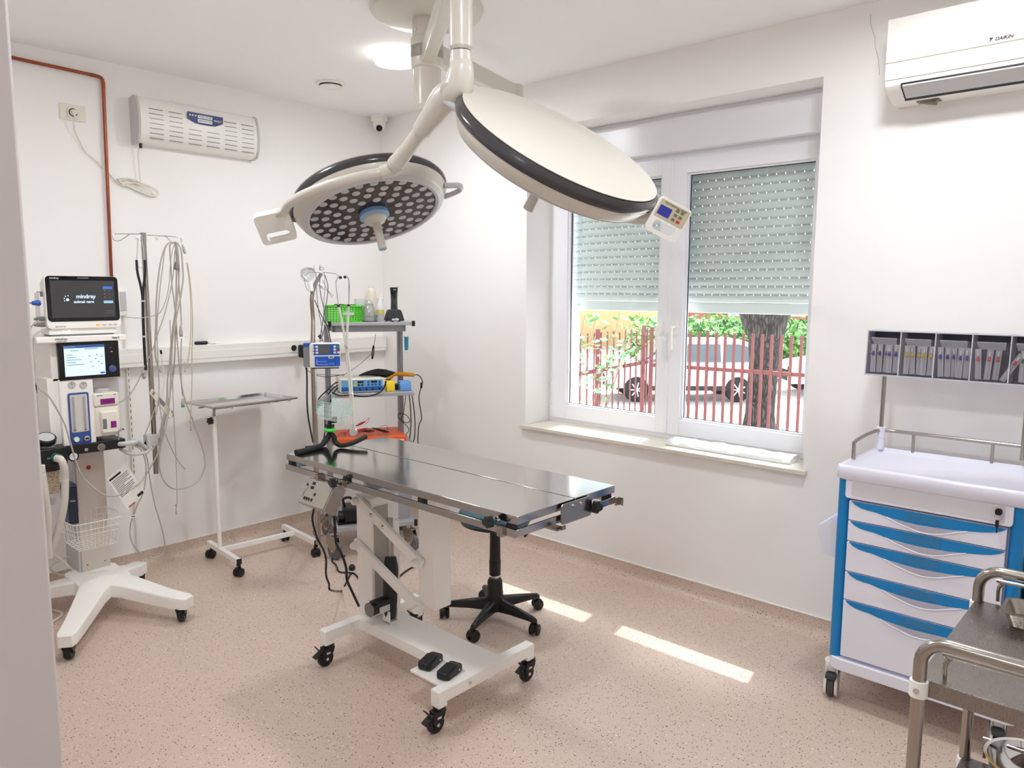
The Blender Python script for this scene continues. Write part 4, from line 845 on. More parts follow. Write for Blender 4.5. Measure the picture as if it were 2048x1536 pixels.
put('spare_key', B().prism(rrect(.010, .026, .004), fr((CF-.032, lk.y+.001, lk.z-.04), (0, -1, 0), (0, 0, 1)), 0, .003).bx(CF-.0335, CF-.0325, lk.y-.0015, lk.y+.0025, lk.z-.072, lk.z-.053), BLACK, ky)
# drawers
dz = [onx(1697, y, CF-.012).z for y in (999.5, 1040, 1082, 1143, 1200.8, 1316)]
T0 = [(440, 690), (520, 750), (640, 780), (740, 820)]
def dpt_(zx, zy): p = onx(1600+zx/4.266, 840+zy/4.266, CF-.016); return p.y, p.z
ref = dpt_(436, 686); 
def offs(pts):
    out = []
    for zx, zy in pts:
        y, z = dpt_(zx, zy); t0 = dpt_(zx, 686+(zx-436)*.172); out.append((y, t0[1]-z))
    return out
lowb = offs([(440, 692), (470, 722), (520, 750), (580, 768), (640, 782), (740, 820), (900, 862), (1000, 885), (1150, 908), (1300, 928), (1430, 937), (1540, 944), (1650, 945), (1720, 935), (1765, 918)])
scp = offs([(740, 820), (820, 866), (900, 900), (1000, 940), (1080, 958), (1150, 965), (1230, 962), (1300, 952), (1430, 937)])
upb = lowb[5:11]
for i in range(5):
    zt0, zb0 = dz[i]-.002, dz[i+1]+.002
    d = put('drawer', B().bx(CF-.012, CF+.06, dyl, dyr, zb0, zt0), CARTW, cart, bv=.002)
    yy = lambda y: min(dyl-.001, max(dyr+.001, y))
    def strip(pts_top, pts_low, x0, x1, m, nm):
        n = len(pts_low); b = B(); vs = []
        for x in (x0, x1):
            for (y, o) in pts_top: vs.append((x, yy(y), zt0-o))
            for (y, o) in pts_low: vs.append((x, yy(y), zt0-o))
        fs = []; m2 = 2*n
        for k in range(n-1): fs += [(k, k+1, n+k+1, n+k), (m2+k, m2+n+k, m2+n+k+1, m2+k+1), (n+k, n+k+1, m2+n+k+1, m2+n+k), (k, m2+k, m2+k+1, k+1)]
        fs += [(0, n, m2+n, m2), (n-1, m2+n-1, m2+2*n-1, 2*n-1)]
        b.add(vs, fs); return put(nm, b, m, d)
    strip([(y, 0) for y, o in lowb], lowb, CF-.0135, CF-.0115, CARTB, 'blue_band')
    ups = [(y, 0) for y, o in scp]
    def interp(y):
        for (ya2, oa), (yb2, ob) in zip(upb, upb[1:]):
            if yb2 <= y <= ya2: return oa+(ob-oa)*(ya2-y)/(ya2-yb2)
        return upb[0][1] if y > upb[0][0] else upb[-1][1]
    strip([(y, interp(y)) for y, o in scp], scp, CF-.0145, CF-.0115, mat('scoop_grey', (182, 180, 194), .25), 'finger_scoop')
    b = B().tube([(CF-.0155, yy(y), zt0-o) for y, o in scp], .0022, 6, 3); put('handle_lip', b, CARTW, d)
    la, lb = dpt_(900, 780), dpt_(1215, 830)
    put('label_window', B().bx(CF-.0145, CF-.0125, la[0], lb[0], zt0-.004, zt0-.034), mat('label_blue', (38, 122, 176), .12), d, bv=.001)
# casters: white twin shells with grey brake pedals
for x, y in ((-.50, cyl_+.0), (-.16, cyl_+.0), (-.50, cyr+.03), (-.16, cyr+.03)):
    M = Matrix.Translation((x, y, 0)) @ Matrix.Rotation(math.radians(12), 4, 'Z')
    c = put('caster', B(M).lathe([(0, -.014), (.045, -.014), (.05, -.010), (.05, .010), (.045, .014), (0, .014)], fr((.0, 0, .05), (1, 0, 0), (0, 0, 1)), 30), mat('tyre_grey', (70, 70, 74), .6), cart)
    b = B(M)
    for s in (-1, 1): b.prism([(.047*math.cos(a), .05+.047*math.sin(a)) for a in [k*math.pi/10 for k in range(-3, 14)]]+[(-.02, .135), (.035, .135)], fr((0, s*.020, 0), (1, 0, 0), (0, 0, 1)), -.005, .005)
    b.bx(-.02, .035, -.024, .024, .105, .135); b.lathe([(.03, .135), (.03, .145), (.02, .150)], Matrix.Translation((.008, 0, 0)), 20); put('shell', b, PLW, c, bv=.003)
    put('brake_pedal', B(M).bx(-.055, -.018, -.02, .02, .088, .104).bx(-.03, -.015, -.014, .014, .06, .09), mat('pedal_grey', (60, 66, 70), .5), c, bv=.003)
    put('stem', B(M).cyl((.008, 0, .148), (.008, 0, ZB-.04), .014), CHROME, c)
# guard rail round the top
rz_t = 1.03
pf = onz(1693, 915, .955); pbk = (-.125, tyl-.03)
R1 = [(pf.x, tyl-.02, .953), (pf.x, tyl-.02, rz_t-.03), (pf.x+.02, tyl-.02, rz_t-.006), (-.17, tyl-.02, rz_t), (-.125, tyl-.06, rz_t), (-.12, tyl-.14, rz_t), (-.12, tyr+.14, rz_t), (-.125, tyr+.06, rz_t), (-.17, tyr+.02, rz_t), (pf.x+.02, tyr+.02, rz_t-.006), (pf.x, tyr+.02, rz_t-.03), (pf.x, tyr+.02, .953)]
gr_ = put('guard_rail', B().tube(R1, .0075, 12, 3), STEEL2, cart)
for px in (1826, 1986):
    q = onx(px, 890, -.12); put('rail_post', B().cyl((-.12, q.y, .95), (-.12, q.y, rz_t), .006), STEEL2, gr_)
# waste bin on its left side
wbn = thing('side_bin', 'pale plastic bin hooked on the left side of the drug trolley', 'bin', (-.45, cyl_+.06, .6))
zc0, zc1 = onx(1672, 1112, -.48).z, onx(1675, 1033, -.48).z
b = B(); y0b = cyl_+.012
rings = [[V(-.50, y0b, zc0), V(-.30, y0b, zc0), V(-.30, y0b+.052, zc0+.004), V(-.50, y0b+.052, zc0+.004)], [V(-.51, y0b, zc0+.09), V(-.29, y0b, zc0+.09), V(-.29, y0b+.075, zc0+.10), V(-.51, y0b+.075, zc0+.10)], [V(-.51, y0b, zc1), V(-.29, y0b, zc1), V(-.29, y0b+.08, zc0+.115), V(-.51, y0b+.08, zc0+.115)], [V(-.505, y0b+.004, zc1-.002), V(-.295, y0b+.004, zc1-.002), V(-.295, y0b+.074, zc0+.112), V(-.505, y0b+.074, zc0+.112)], [V(-.495, y0b+.005, zc0+.01), V(-.305, y0b+.005, zc0+.01), V(-.305, y0b+.048, zc0+.012), V(-.495, y0b+.048, zc0+.012)]]
b.ring(rings); put('tub', b, CARTW, wbn)
put('hook', B().bx(-.46, -.44, cyl_-.002, cyl_+.016, zc1-.01, zc1+.02), CARTW, wbn)
shb = thing('sharps_box', 'yellow box on the right side of the drug trolley', 'box', (-.45, cyr-.07, .5))
put('box', B().bx(-.50, -.30, cyr-.14, cyr-.012, .52, .70), mat('sharps_yellow', (226, 178, 40), .45), shb, bv=.006); put('lid', B().bx(-.505, -.295, cyr-.144, cyr-.010, .70, .73), mat('sharps_yellow2', (236, 196, 60), .4), shb, bv=.004)
# pole with tilting bins
px_ = -.135; pp = onx(1760, 890, px_)
tbn = thing('tilt_bin_rack', 'grey rack of clear tilting bins on a pole over the drug trolley', 'storage rack', (px_, -3.8, .95))
put('pole_socket', B().cyl((px_, pp.y, .95), (px_, pp.y, 1.0), .016).cyl((px_, pp.y, 1.0), (px_, pp.y, 1.045), .017), CARTW, tbn, bv=.001)
RX = -.20; q0, q1 = onx(1737, 660, RX), onx(1732, 747, RX); bz0, bz1 = q1.z, q0.z; ry0 = q0.y
for y in (pp.y, pp.y-.5): put('pole', B().cyl((px_, y, .98), (px_, y, bz0+.03), .0085, n=14), STEEL2, tbn)
bw = onx(1737, 700, RX).y-onx(1803, 700, RX).y
FRG = mat('rack_grey', (196, 196, 206), .4); DKB = mat('bin_back', (92, 92, 106), .5)
NB = 6
b = B().bx(RX+.09, RX+.094, ry0, ry0-NB*bw, bz0, bz1); b.bx(RX, RX+.09, ry0, ry0-NB*bw, bz1-.004, bz1); b.bx(RX-.01, RX+.09, ry0+.004, ry0-NB*bw, bz0-.004, bz0+.002)
for k in range(NB+1): b.add([(RX, ry0-k*bw-.002, bz1), (RX, ry0-k*bw+.002, bz1), (RX-.012, ry0-k*bw+.002, bz0), (RX-.012, ry0-k*bw-.002, bz0), (RX+.09, ry0-k*bw-.002, bz1), (RX+.09, ry0-k*bw+.002, bz1), (RX+.09, ry0-k*bw+.002, bz0), (RX+.09, ry0-k*bw-.002, bz0)], [(0,1,2,3),(7,6,5,4),(0,4,5,1),(1,5,6,2),(2,6,7,3),(3,7,4,0)])
put('rack_frame', b, FRG, tbn); put('rack_back', B().bx(RX+.088, RX+.09, ry0, ry0-NB*bw, bz0+.002, bz1-.004), DKB, tbn)
CLB = clear_mat('bin_clear', (.95, .95, .97), .12, 0)
colors = [('violet', (84, 62, 150)), ('yellow', (232, 196, 30)), ('blue', (44, 70, 160)), ('pink', (226, 82, 104)), ('green', (50, 110, 70))]
PKT = clear_mat('packet_film', (.95, .95, .96), .25, .42, .2)
rnd = random.Random(11)
for k in range(NB):
    ya2 = ry0-k*bw-.005; yb2 = ya2-bw+.010
    bn = put('clear_bin', B().add([(RX-.004, ya2, bz1-.03), (RX-.004, yb2, bz1-.03), (RX-.013, yb2, bz0+.006), (RX-.013, ya2, bz0+.006), (RX-.002, ya2, bz1-.03), (RX-.002, yb2, bz1-.03), (RX-.011, yb2, bz0+.006), (RX-.011, ya2, bz0+.006)], [(0,1,2,3),(7,6,5,4),(0,4,5,1),(1,5,6,2),(2,6,7,3),(3,7,4,0)]).bx(RX-.011, RX+.07, ya2, yb2, bz0+.003, bz0+.005), CLB, tbn)
    put('bin_lip', B().add([(RX-.004, ya2-.01, bz1-.03), (RX-.004, yb2+.01, bz1-.03), (RX+.02, yb2+.014, bz1-.058), (RX+.02, ya2-.014, bz1-.058), (RX-.002, ya2-.01, bz1-.029), (RX-.002, yb2+.01, bz1-.029), (RX+.022, yb2+.014, bz1-.056), (RX+.022, ya2-.014, bz1-.056)], [(0,1,2,3),(7,6,5,4),(0,4,5,1),(1,5,6,2),(2,6,7,3),(3,7,4,0)]), mat('lip_clear', (226, 228, 234), .05, alpha=.6), bn)
    if k < 5:
        cn, cc3 = colors[k]; cmx = mat('hub_'+cn, cc3, .4); proto = None
        n_ = 5 if k < 3 else (4 if k == 3 else 2)
        for j in range(n_):
            y = ya2-.008-(bw-.022)*(j+.5)/n_; zz = bz0+.008; tilt = rnd.uniform(-.06, .06) if not (k == 3 and j == 3) else .5
            M = Matrix.Translation((RX+.008+.011*(j % 3), y, zz)) @ Matrix.Rotation(tilt, 4, 'X')
            lbl = 'wrapped cannula with a %s hub in the %s clear bin' % (cn, ('first', 'second', 'third', 'fourth', 'fifth')[k])
            if proto is None:
                t = thing('cannula', lbl, 'cannula', M=M, group='%s cannulas in the %s bin' % (cn, ('first', 'second', 'third', 'fourth', 'fifth')[k])); hgt_ = (bz1-bz0)*.64
                put('wrapper', B(M).bx(-.0008, .0008, -.010, .010, 0, hgt_), PKT, t)
                put('tube', B(M).cyl((-.003, 0, .006), (-.003, 0, hgt_*.62), .0022, n=8), PKT, t)
                put('hub', B(M).cyl((-.0035, 0, hgt_*.60), (-.0035, 0, hgt_*.74), .0042, n=10).cyl((-.0075, -.006, hgt_*.66), (-.0075, .006, hgt_*.66), .0034, n=8), cmx, t)
                put('cap', B(M).cyl((-.0035, 0, hgt_*.78), (-.0035, 0, hgt_*.92), .0034, n=8), PLW, t); proto = t
            else: dup(proto, M, lbl)
# =================== stainless trolley in the foreground ===================
ZS = .80
sA = onz(1858, 1362, ZS); sB = onz(1932, 1194, ZS)
SXA, SXB = sA.x, sB.x; SY = (sA.y+sB.y)/2+.0; SYR = SY-.62
stt = thing('steel_trolley', 'stainless tubular instrument trolley in the right foreground', 'trolley', ((SXA+SXB)/2, SY-.3, 0))
ZL2 = .36
for zz in (ZS, ZL2):
    b = B(); X_0, X_1, Y_0, Y_1 = SXA, SXB, SY, SYR
    b.bx(X_0, X_1, Y_0, Y_1, zz-.002, zz); b.bx(X_0, X_0+.002, Y_0, Y_1, zz-.036, zz-.002); b.bx(X_1-.002, X_1, Y_0, Y_1, zz-.036, zz-.002); b.bx(X_0, X_1, Y_0-.002, Y_0, zz-.036, zz-.002); b.bx(X_0, X_1, Y_1, Y_1+.002, zz-.036, zz-.002)
    put('shelf', b, steel_mat('shelf_steel', (150, 143, 138), .28, (14, 70, 14)), stt, bv=.0008)
TR = .0135; zh = hgt(1885, 1272, SXA, SY-.03)
for x in (SXA-.008, SXB-.008):
    y = SY-.006; hz_ = zh-TR
    put('hoop', B().tube([(x, y, .07), (x, y, hz_-.055)]+[(x, y-.05+.05*math.cos(a), hz_-.05+.05*math.sin(a)) for a in [k*math.pi/12 for k in range(0, 7)]]+[(x, y-.055, hz_), (x, SYR+.06, hz_), (x, SYR+.01, hz_-.018), (x, SYR-.012, hz_-.05), (x, SYR-.012, .07)], TR, 16, 0), STEEL2, stt)
    for zz in (ZS-.018, ZL2-.018):
        for yy_ in (y, SYR-.012):
            c = put('shelf_clamp', B().lathe([(TR+.001, -.018), (TR+.0045, -.017), (TR+.0045, .017), (TR+.001, .018)], Matrix.Translation((x, yy_, zz)), 20), PLW, stt)
            put('clamp_screw', B().cyl((x-TR-.003, yy_, zz), (x-TR-.007, yy_, zz), .006), CHROME, c)
    for yy_ in (y, SYR-.012): twin_caster(stt, (x, yy_, .08), .6, .035)
    xi = x+.035
    for zz in (ZS, ZL2):
        gh = .055
        g_ = put('guard', B().tube([(xi, SY-.045, zz), (xi, SY-.045, zz+gh-.02), (xi, SY-.055, zz+gh-.006), (xi, SY-.08, zz+gh), (xi, SYR+.08, zz+gh), (xi, SYR+.055, zz+gh-.006), (xi, SYR+.045, zz+gh-.02), (xi, SYR+.045, zz)], .0048, 10, 3), STEEL2, stt)
        put('guard_post', B().cyl((xi, SY-.21, zz), (xi, SY-.21, zz+gh), .004).cyl((xi, SY-.42, zz), (xi, SY-.42, zz+gh), .004), STEEL2, g_)
def dish(name, label, cat, M, prof_w, prof_d, r, h, flange=.008, m=STEEL2):
    t = tag(put(name, B(M).ring([[V(x, y, z) for x, y in rrect(w, d, rr, 5)] for w, d, rr, z in ((prof_w*.86, prof_d*.82, r*.8, .0), (prof_w, prof_d, r, h-.001), (prof_w+flange*2, prof_d+flange*2, r+flange, h-.001), (prof_w+flange*2, prof_d+flange*2, r+flange, h+.001), (prof_w-.002, prof_d-.002, r, h+.001), (prof_w*.86-.003, prof_d*.82-.003, r*.8, .002))]), m, sharp=45), label, cat); origin(t, M.translation); return t
qd = onz(2022, 1250, ZS+.001)
dish('instrument_tray', 'small deep steel tray lying on the top shelf of the steel trolley', 'tray', Matrix.Translation((-1.322, -4.255, ZS+.001)) @ Matrix.Rotation(math.radians(-88), 4, 'Z'), .20, .115, .018, .035, .006)
qb = onz(2068, 1527, ZL2+.07); qbp = V(qb.x, qb.y, ZL2+.001)
bw_ = put('steel_bowl', B().lathe([(0, .0), (.05, .0), (.075, .012), (.095, .04), (.102, .068), (.108, .070), (.108, .072), (.100, .070), (.092, .042), (.072, .015), (.048, .004), (0, .003)], Matrix.Translation(qbp), 48), CHROME); origin(bw_, qbp); tag(bw_, 'round steel bowl on the lower shelf of the steel trolley', 'bowl')
# =================== anaesthesia machine ===================
YF = -.55
am = thing('anaesthesia_machine', 'tall white anaesthesia machine on a four-legged wheeled base by the doorway', 'anaesthesia machine', (-2.17, -.55, 0))
def P_(px, py, y=YF): return ony(px, py, y)
def fbox(b, x0, y0, x1, y1, yf=YF, d=.1, dz=(0, 0)):
    """box whose front face (in the plane y = yf) spans the given corners"""
    a, c = P_((x0+0.0), (y0+y1)/2, yf), P_(x1, (y0+y1)/2, yf); m_ = (x0+x1)/2
    zt, zb = P_(m_, y0, yf).z+dz[1], P_(m_, y1, yf).z+dz[0]
    b.bx(a.x, c.x, yf, yf+d, zb, zt); return (a.x, c.x, zb, zt)
# base with four tapering legs
bc = V(-2.17, -.48, 0)
for (ex_, ey_) in ((-2.475, -.945), (-1.955, -.93), (-1.915, -.30), (-2.44, -.26)):
    e = V(ex_, ey_, 0); d = (e-bc).normalized(); s_ = V(-d.y, d.x, 0); rings = []
    L = (e-bc).length
    for t_, w, z0, z1 in ((.0, .085, .10, .175), (.35, .062, .10, .165), (.8, .044, .075, .135), (1.0, .040, .072, .128), (1.06, .028, .072, .125)):
        rings.append([bc+d*L*t_+s_*k*w+V(0, 0, z) for k, z in ((-1, z0), (1, z0), (1, z1-.006), (.9, z1), (-.9, z1), (-1, z1-.006))])
    put('base_leg', B().ring(rings), WHITE, am, bv=.003, sharp=50)
    brake_caster(am, (e.x-d.x*.02+.0, e.y-d.y*.02, 0), -2.2 if ey_ < -.5 else .6, .038, .092, w=.03)
put('base_centre', B().prism(rrect(.24, .30, .05, 5, bc.x, bc.y+.05), Matrix(), .098, .168), WHITE, am, bv=.004)
ca0, ca1 = P_(160, 1100, -.35), P_(221, 1100, -.35)
put('column', B().bx(ca0.x+.004, ca1.x-.002, -.35, -.16, .165, 1.0), mat('column_champagne', (214, 204, 194), .35, .25), am, bv=.004)
put('column_edge', B().bx(ca0.x-.008, ca0.x+.004, -.345, -.16, .165, .92), LGREY, am, bv=.002)
q = P_(177, 935, -.351); put('warning_mark', B().lathe([(.009, 0), (.011, 0), (.011, .0008), (.009, .0008)], fr((q.x, -.351, q.z), (1, 0, 0), (0, 0, 1)) @ Matrix.Scale(1, 4), 24).bx(q.x-.004, q.x+.004, -.352, -.351, q.z-.005, q.z+.005), RED, am)
for z in (.20,): put('screws', B().cyl((ca0.x+.03, -.352, z), (ca0.x+.03, -.35, z), .003).cyl((ca1.x-.03, -.352, z+.0), (ca1.x-.03, -.35, z), .003), BLACK, am)
# upper body
b = B(); bx0, bx1, _, _ = fbox(b, 101, 683, 238, 760, YF+.02, .24)
hb_ = put('upper_body', b, WHITE, am, bv=.006)
b = B(); s0 = fbox(b, 72, 672, 253, 684, YF-.03, .34); put('top_shelf', b, WHITE, am, bv=.004)
Mt = fr((P_(107, 684, YF-.03).x+.012, YF-.031, (s0[2]+s0[3])/2), (1, 0, 0), (0, 0, 1))
text('lettering', 'mindray', .016, Mt @ Matrix.Translation((.02, .003, 0)), INK, am); text('lettering', 'animal care', .009, Mt @ Matrix.Translation((.02, -.008, 0)), INK, am)
text('lettering', 'Veta 5', .013, Matrix.Translation((s0[1]-.05, YF-.031, (s0[2]+s0[3])/2)) @ Matrix.Rotation(math.pi/2, 4, 'X'), INK, am, bold=.0004)
b = B(); d0 = fbox(b, 117, 684, 239, 758, YF, .025); dsp = put('control_display', b, BLACKG, am, bv=.003)
SCRM = mat('screen_lit', (196, 226, 242), .3, emit=.75)
b = B(); e0 = fbox(b, 129, 690, 210, 751, YF-.002, .002); put('lit_screen', b, SCRM, dsp)
sx = lambda u: e0[0]+(e0[1]-e0[0])*u
sz = lambda v: e0[3]-(e0[3]-e0[2])*v
b = B().bx(e0[0], e0[1], YF-.0028, YF-.002, sz(0), sz(.09)); b.bx(sx(.86), sx(.98), YF-.0028, YF-.002, sz(.97), sz(.91)); put('title_bar', b, mat('ui_blue', (60, 100, 170), .4, emit=.4), dsp)
b = B()
for k, (u0, u1, v) in enumerate(((.05, .2, .3), (.05, .3, .38), (.05, .42, .46), (.05, .28, .54), (.05, .48, .62), (.15, .35, .16), (.5, .85, .12))): b.bx(sx(u0), sx(u1), YF-.0028, YF-.002, sz(v), sz(v+.018))
for u, v in ((.6, .35), (.78, .32), (.9, .38), (.62, .55), (.75, .45), (.9, .62), (.66, .7), (.82, .55)): b.bx(sx(u), sx(u+.035), YF-.0028, YF-.002, sz(v), sz(v+.03))
put('screen_content', b, mat('ui_grey', (90, 110, 130), .5, emit=.2), dsp)
text('screen_text', 'System Check', .0085, Matrix.Translation((sx(.14), YF-.003, sz(.045))) @ Matrix.Rotation(math.pi/2, 4, 'X'), WINK, dsp)
q = P_(224, 737, YF); put('dial', B().lathe([(.0175, 0), (.0165, .012), (.012, .014), (0, .014)], fr((q.x, YF, q.z), (1, 0, 0), (0, 0, 1)), 28), mat('dial_blue', (70, 84, 140), .35), dsp)
b = B()
for px, py in ((222, 703), (224, 703), (221, 695)): q = P_(px, py, YF); b.bx(q.x-.002, q.x+.002, YF-.001, YF, q.z-.002, q.z+.002)
put('indicator', b, LGREY, dsp)
# flow meter block
b = B(); f0 = fbox(b, 122, 757, 190, 893, YF+.004, .2); fm = put('flow_meter_block', b, WHITE, am, bv=.005)
b = B(); fbox(b, 98, 757, 123, 890, YF+.02, .16); put('side_housing', b, WHITE, fm, bv=.003)
for px in (143.5, 166.5):
    q = P_(px, 769.5, YF+.003); G = fr((q.x, YF+.004, q.z), (1, 0, 0), (0, 0, 1))
    put('pressure_gauge', B(G).lathe([(.0165, 0), (.0165, .004), (.0145, .005), (.0145, .003), (0, .003)], None, 28).mat(1).bx(-.001, .001, -.002, .011, .003, .0038).bx(-.009, -.006, .004, .006, .003, .0036).bx(.006, .009, .004, .006, .003, .0036), [LGREY, mat('gauge_green', (40, 90, 60), .5)], fm)
Yb = YF+.003
a, c = P_(138, 840, Yb), P_(180, 840, Yb); zt, zb = P_(158, 785, Yb).z, P_(160, 889, Yb).z
G = fr(((a.x+c.x)/2, Yb+.001, (zt+zb)/2), (1, 0, 0), (0, 0, 1)); w, h = c.x-a.x, zt-zb
put('flow_tube_frame', B(G).prism(rrect(w, h, .01, 4), Matrix(), 0, .004), mat('frame_blue', (52, 82, 150), .35), fm)
put('flow_tube_window', B(G).prism(rrect(w-.016, h*.72, .006, 4, 0, h*.105), Matrix(), .004, .0052), mat('tube_window', (206, 204, 198), .25), fm)
b = B(G)
for s_ in (-.26, .26):
    for k in range(26): b.bx(s_*w-.009, s_*w-.003-(0 if k % 5 else -.004), -h*.22+k*h*.0248, -h*.22+k*h*.0248+.0008, .0052, .0058)
b.mat(1)
for s_ in (-.26, .26): b.bx(s_*w-.005, s_*w-.002, -h*.23, -h*.20, .0052, .008); b.bx(s_*w+.001, s_*w+.004, -h*.23, -h*.20, .0052, .008)
put('flow_scale', b, [GREYP, RED], fm)
for s_ in (-.26, .26): put('flow_tube', B(G).cyl((s_*w, -h*.22, .009), (s_*w, h*.43, .009), .004, n=12), CLEARP, fm)
K1 = B(G).prism([((.0125 if k % 2 else .0105)*math.cos(k*math.pi/9), (.0125 if k % 2 else .0105)*math.sin(k*math.pi/9)) for k in range(18)], Matrix.Translation((-w*.24, -h*.385, 0)), .004, .018); put('flow_knob', K1, PLW, fm)
put('flow_knob', B(G).lathe([(.0135, .004), (.012, .018), (.009, .019), (0, .019)], Matrix.Translation((w*.24, -h*.385, 0)), 24).mat(1).bx(w*.24-.008, w*.24+.007, -h*.385-.004, -h*.385+.004, .019, .0195), [CHROME, BLACK], fm)
# vaporiser
b = B(); fbox(b, 187, 757, 238, 786, YF+.05, .12); put('vaporiser_mount', b, GREYP if False else LGREY, am, bv=.003)
b = B(); v0 = fbox(b, 187, 786, 238, 812, YF-.005, .13); vp = put('vaporiser', b, CREAM, am, bv=.008, seg=3)
b = B(); v1 = fbox(b, 190, 812, 240, 872, YF+.0, .12); put('vaporiser_body', b, CREAM, vp, bv=.008, seg=3)
b = B(); fbox(b, 203, 822, 237, 866, YF-.02, .03); put('filler_block', b, CREAM, vp, bv=.006)
b = B(); fbox(b, 206, 838, 214, 858, YF-.021, .003); put('level_window', b, GREYP, vp)
PUR = mat('label_purple', (140, 20, 130), .45)
b = B(); v2 = fbox(b, 201, 797, 230, 808, YF-.007, .003); fbox(b, 222, 842, 233, 855, YF-.022, .003); put('purple_label', b, PUR, vp)
text('lettering', 'ISOFLURANE', .0072, Matrix.Translation(((v2[0]+v2[1])/2, YF-.0075, (v2[2]+v2[3])/2)) @ Matrix.Rotation(math.pi/2, 4, 'X'), mat('purple_ink', (60, 0, 60), .5), vp)
text('lettering', 'mindray', .0085, Matrix.Translation((v0[0]+.028, YF-.006, v0[3]-.009)) @ Matrix.Rotation(math.pi/2, 4, 'X'), INK, vp); text('lettering', 'V60', .0085, Matrix.Translation((v0[1]-.02, YF-.006, v0[3]-.009)) @ Matrix.Rotation(math.pi/2, 4, 'X'), INK, vp)
q = P_(211, 779, YF-.0); put('vaporiser_dial', B().lathe([(.034, 0), (.034, .02), (.03, .024), (0, .024)], Matrix.Translation((q.x-.002, YF+.05, v0[3]-.004)), 32), LGREY, vp)
q = P_(237, 860, YF-.01); put('filler_screw', B().cyl(q, q+V(.004, -.02, .0), .006).cyl(q+V(.014, 0, .004), q+V(.016, -.018, .004), .005).cyl(q+V(0, 0, 0), q+V(-.002, 0, -.05), .003), CHROME, vp)
# black work level
b = B(); t0 = fbox(b, 114, 886, 252, 905, YF-.01, .22, dz=(.0, .0)); wl_ = put('black_rail_block', b, BLACK, am, bv=.003)
q = P_(147, 913, YF-.02); put('oxygen_outlet', B().cyl(q, q+V(0, .05, 0), .024).mat(1).lathe([(.0155, 0), (.0175, 0), (.0175, .001), (.0155, .001)], fr(q, (1, 0, 0), (0, 0, 1)) @ Matrix.Translation((0, 0, .0005)), 28), [BLACK, WINK], wl_)
text('lettering', 'O2+', .013, fr(q-V(0, .0012, 0), (1, 0, 0), (0, 0, 1)), WINK, wl_)
q = P_(202, 894, YF-.012); put('gas_outlet', B().lathe([(.018, 0), (.018, .006), (.013, .007), (.013, .003), (.007, .003), (.007, .009), (0, .009)], fr(q, (1, 0, 0), (0, 0, 1)), 28), STEEL2, wl_)
q = P_(172, 899, YF-.012); put('gas_socket', B().lathe([(.009, 0), (.008, .006), (0, .007)], fr(q, (1, 0, 0), (0, 0, 1)), 20), CHROME, wl_)
# absorber, canister and gauge on the left
b = B(); fbox(b, 60, 898, 136, 934, YF-.07, .24); ab = put('absorber_block', b, BLACK, am, bv=.006)
text('lettering', 'APL', .012, Matrix.Translation((P_(99, 917, YF-.071).x, YF-.0715, P_(99, 917, YF-.071).z)) @ Matrix.Rotation(math.pi/2, 4, 'X'), LGREY, ab)
q = P_(92, 878, YF-.02); put('airway_gauge', B().lathe([(.02, -.05), (.03, -.02), (.042, -.012), (.042, .008), (.038, .012), (.036, .009), (0, .009)], Matrix.Translation(q) @ Matrix.Rotation(.45, 4, 'X'), 32), BLACK, ab)
put('gauge_face', B().lathe([(.034, .010), (.034, .0115), (0, .0115)], Matrix.Translation(q) @ Matrix.Rotation(.45, 4, 'X'), 28), LGREY, ab)
put('glass_valve', B().lathe([(.028, 0), (.03, .006), (.026, .018), (0, .022)], Matrix.Translation(P_(97, 897, YF-.02)), 24), CLEARP, ab)
cq = P_(99, 935, YF-.02); zc_ = P_(100, 1000, YF-.02).z; zc1_ = cq.z-.004
put('canister_cap', B().cyl((cq.x, YF+.01, zc1_+.03), (cq.x, YF+.01, zc1_-.012), .056, .052, 32), BLACK, ab)
def granules():
    m = mat('lime_granules', (222, 208, 176), .8); nt = m.node_tree; p = nt.nodes['Principled BSDF']; tc = nt.nodes.new('ShaderNodeTexCoord')
    v_ = nt.nodes.new('ShaderNodeTexVoronoi'); v_.inputs['Scale'].default_value = 190; nt.links.new(tc.outputs['Object'], v_.inputs[0])
    r_ = nt.nodes.new('ShaderNodeValToRGB'); r_.color_ramp.elements[0].color = lin((236, 226, 200)); r_.color_ramp.elements[1].color = lin((140, 116, 84)); r_.color_ramp.elements[1].position = .75
    nt.links.new(v_.outputs['Distance'], r_.inputs[0]); nt.links.new(r_.outputs[0], p.inputs['Base Color']); return m
put('lime_canister', B().cyl((cq.x, YF+.01, zc1_-.012), (cq.x, YF+.01, zc_+.03), .048, .044, 32), granules(), ab)
put('canister_foot', B().cyl((cq.x, YF+.01, zc_+.03), (cq.x, YF+.01, zc_+.012), .046, .044, 32).cyl((cq.x+.01, YF+.01, zc_+.012), (cq.x+.01, YF+.01, zc_-.03), .014), LGREY, ab)
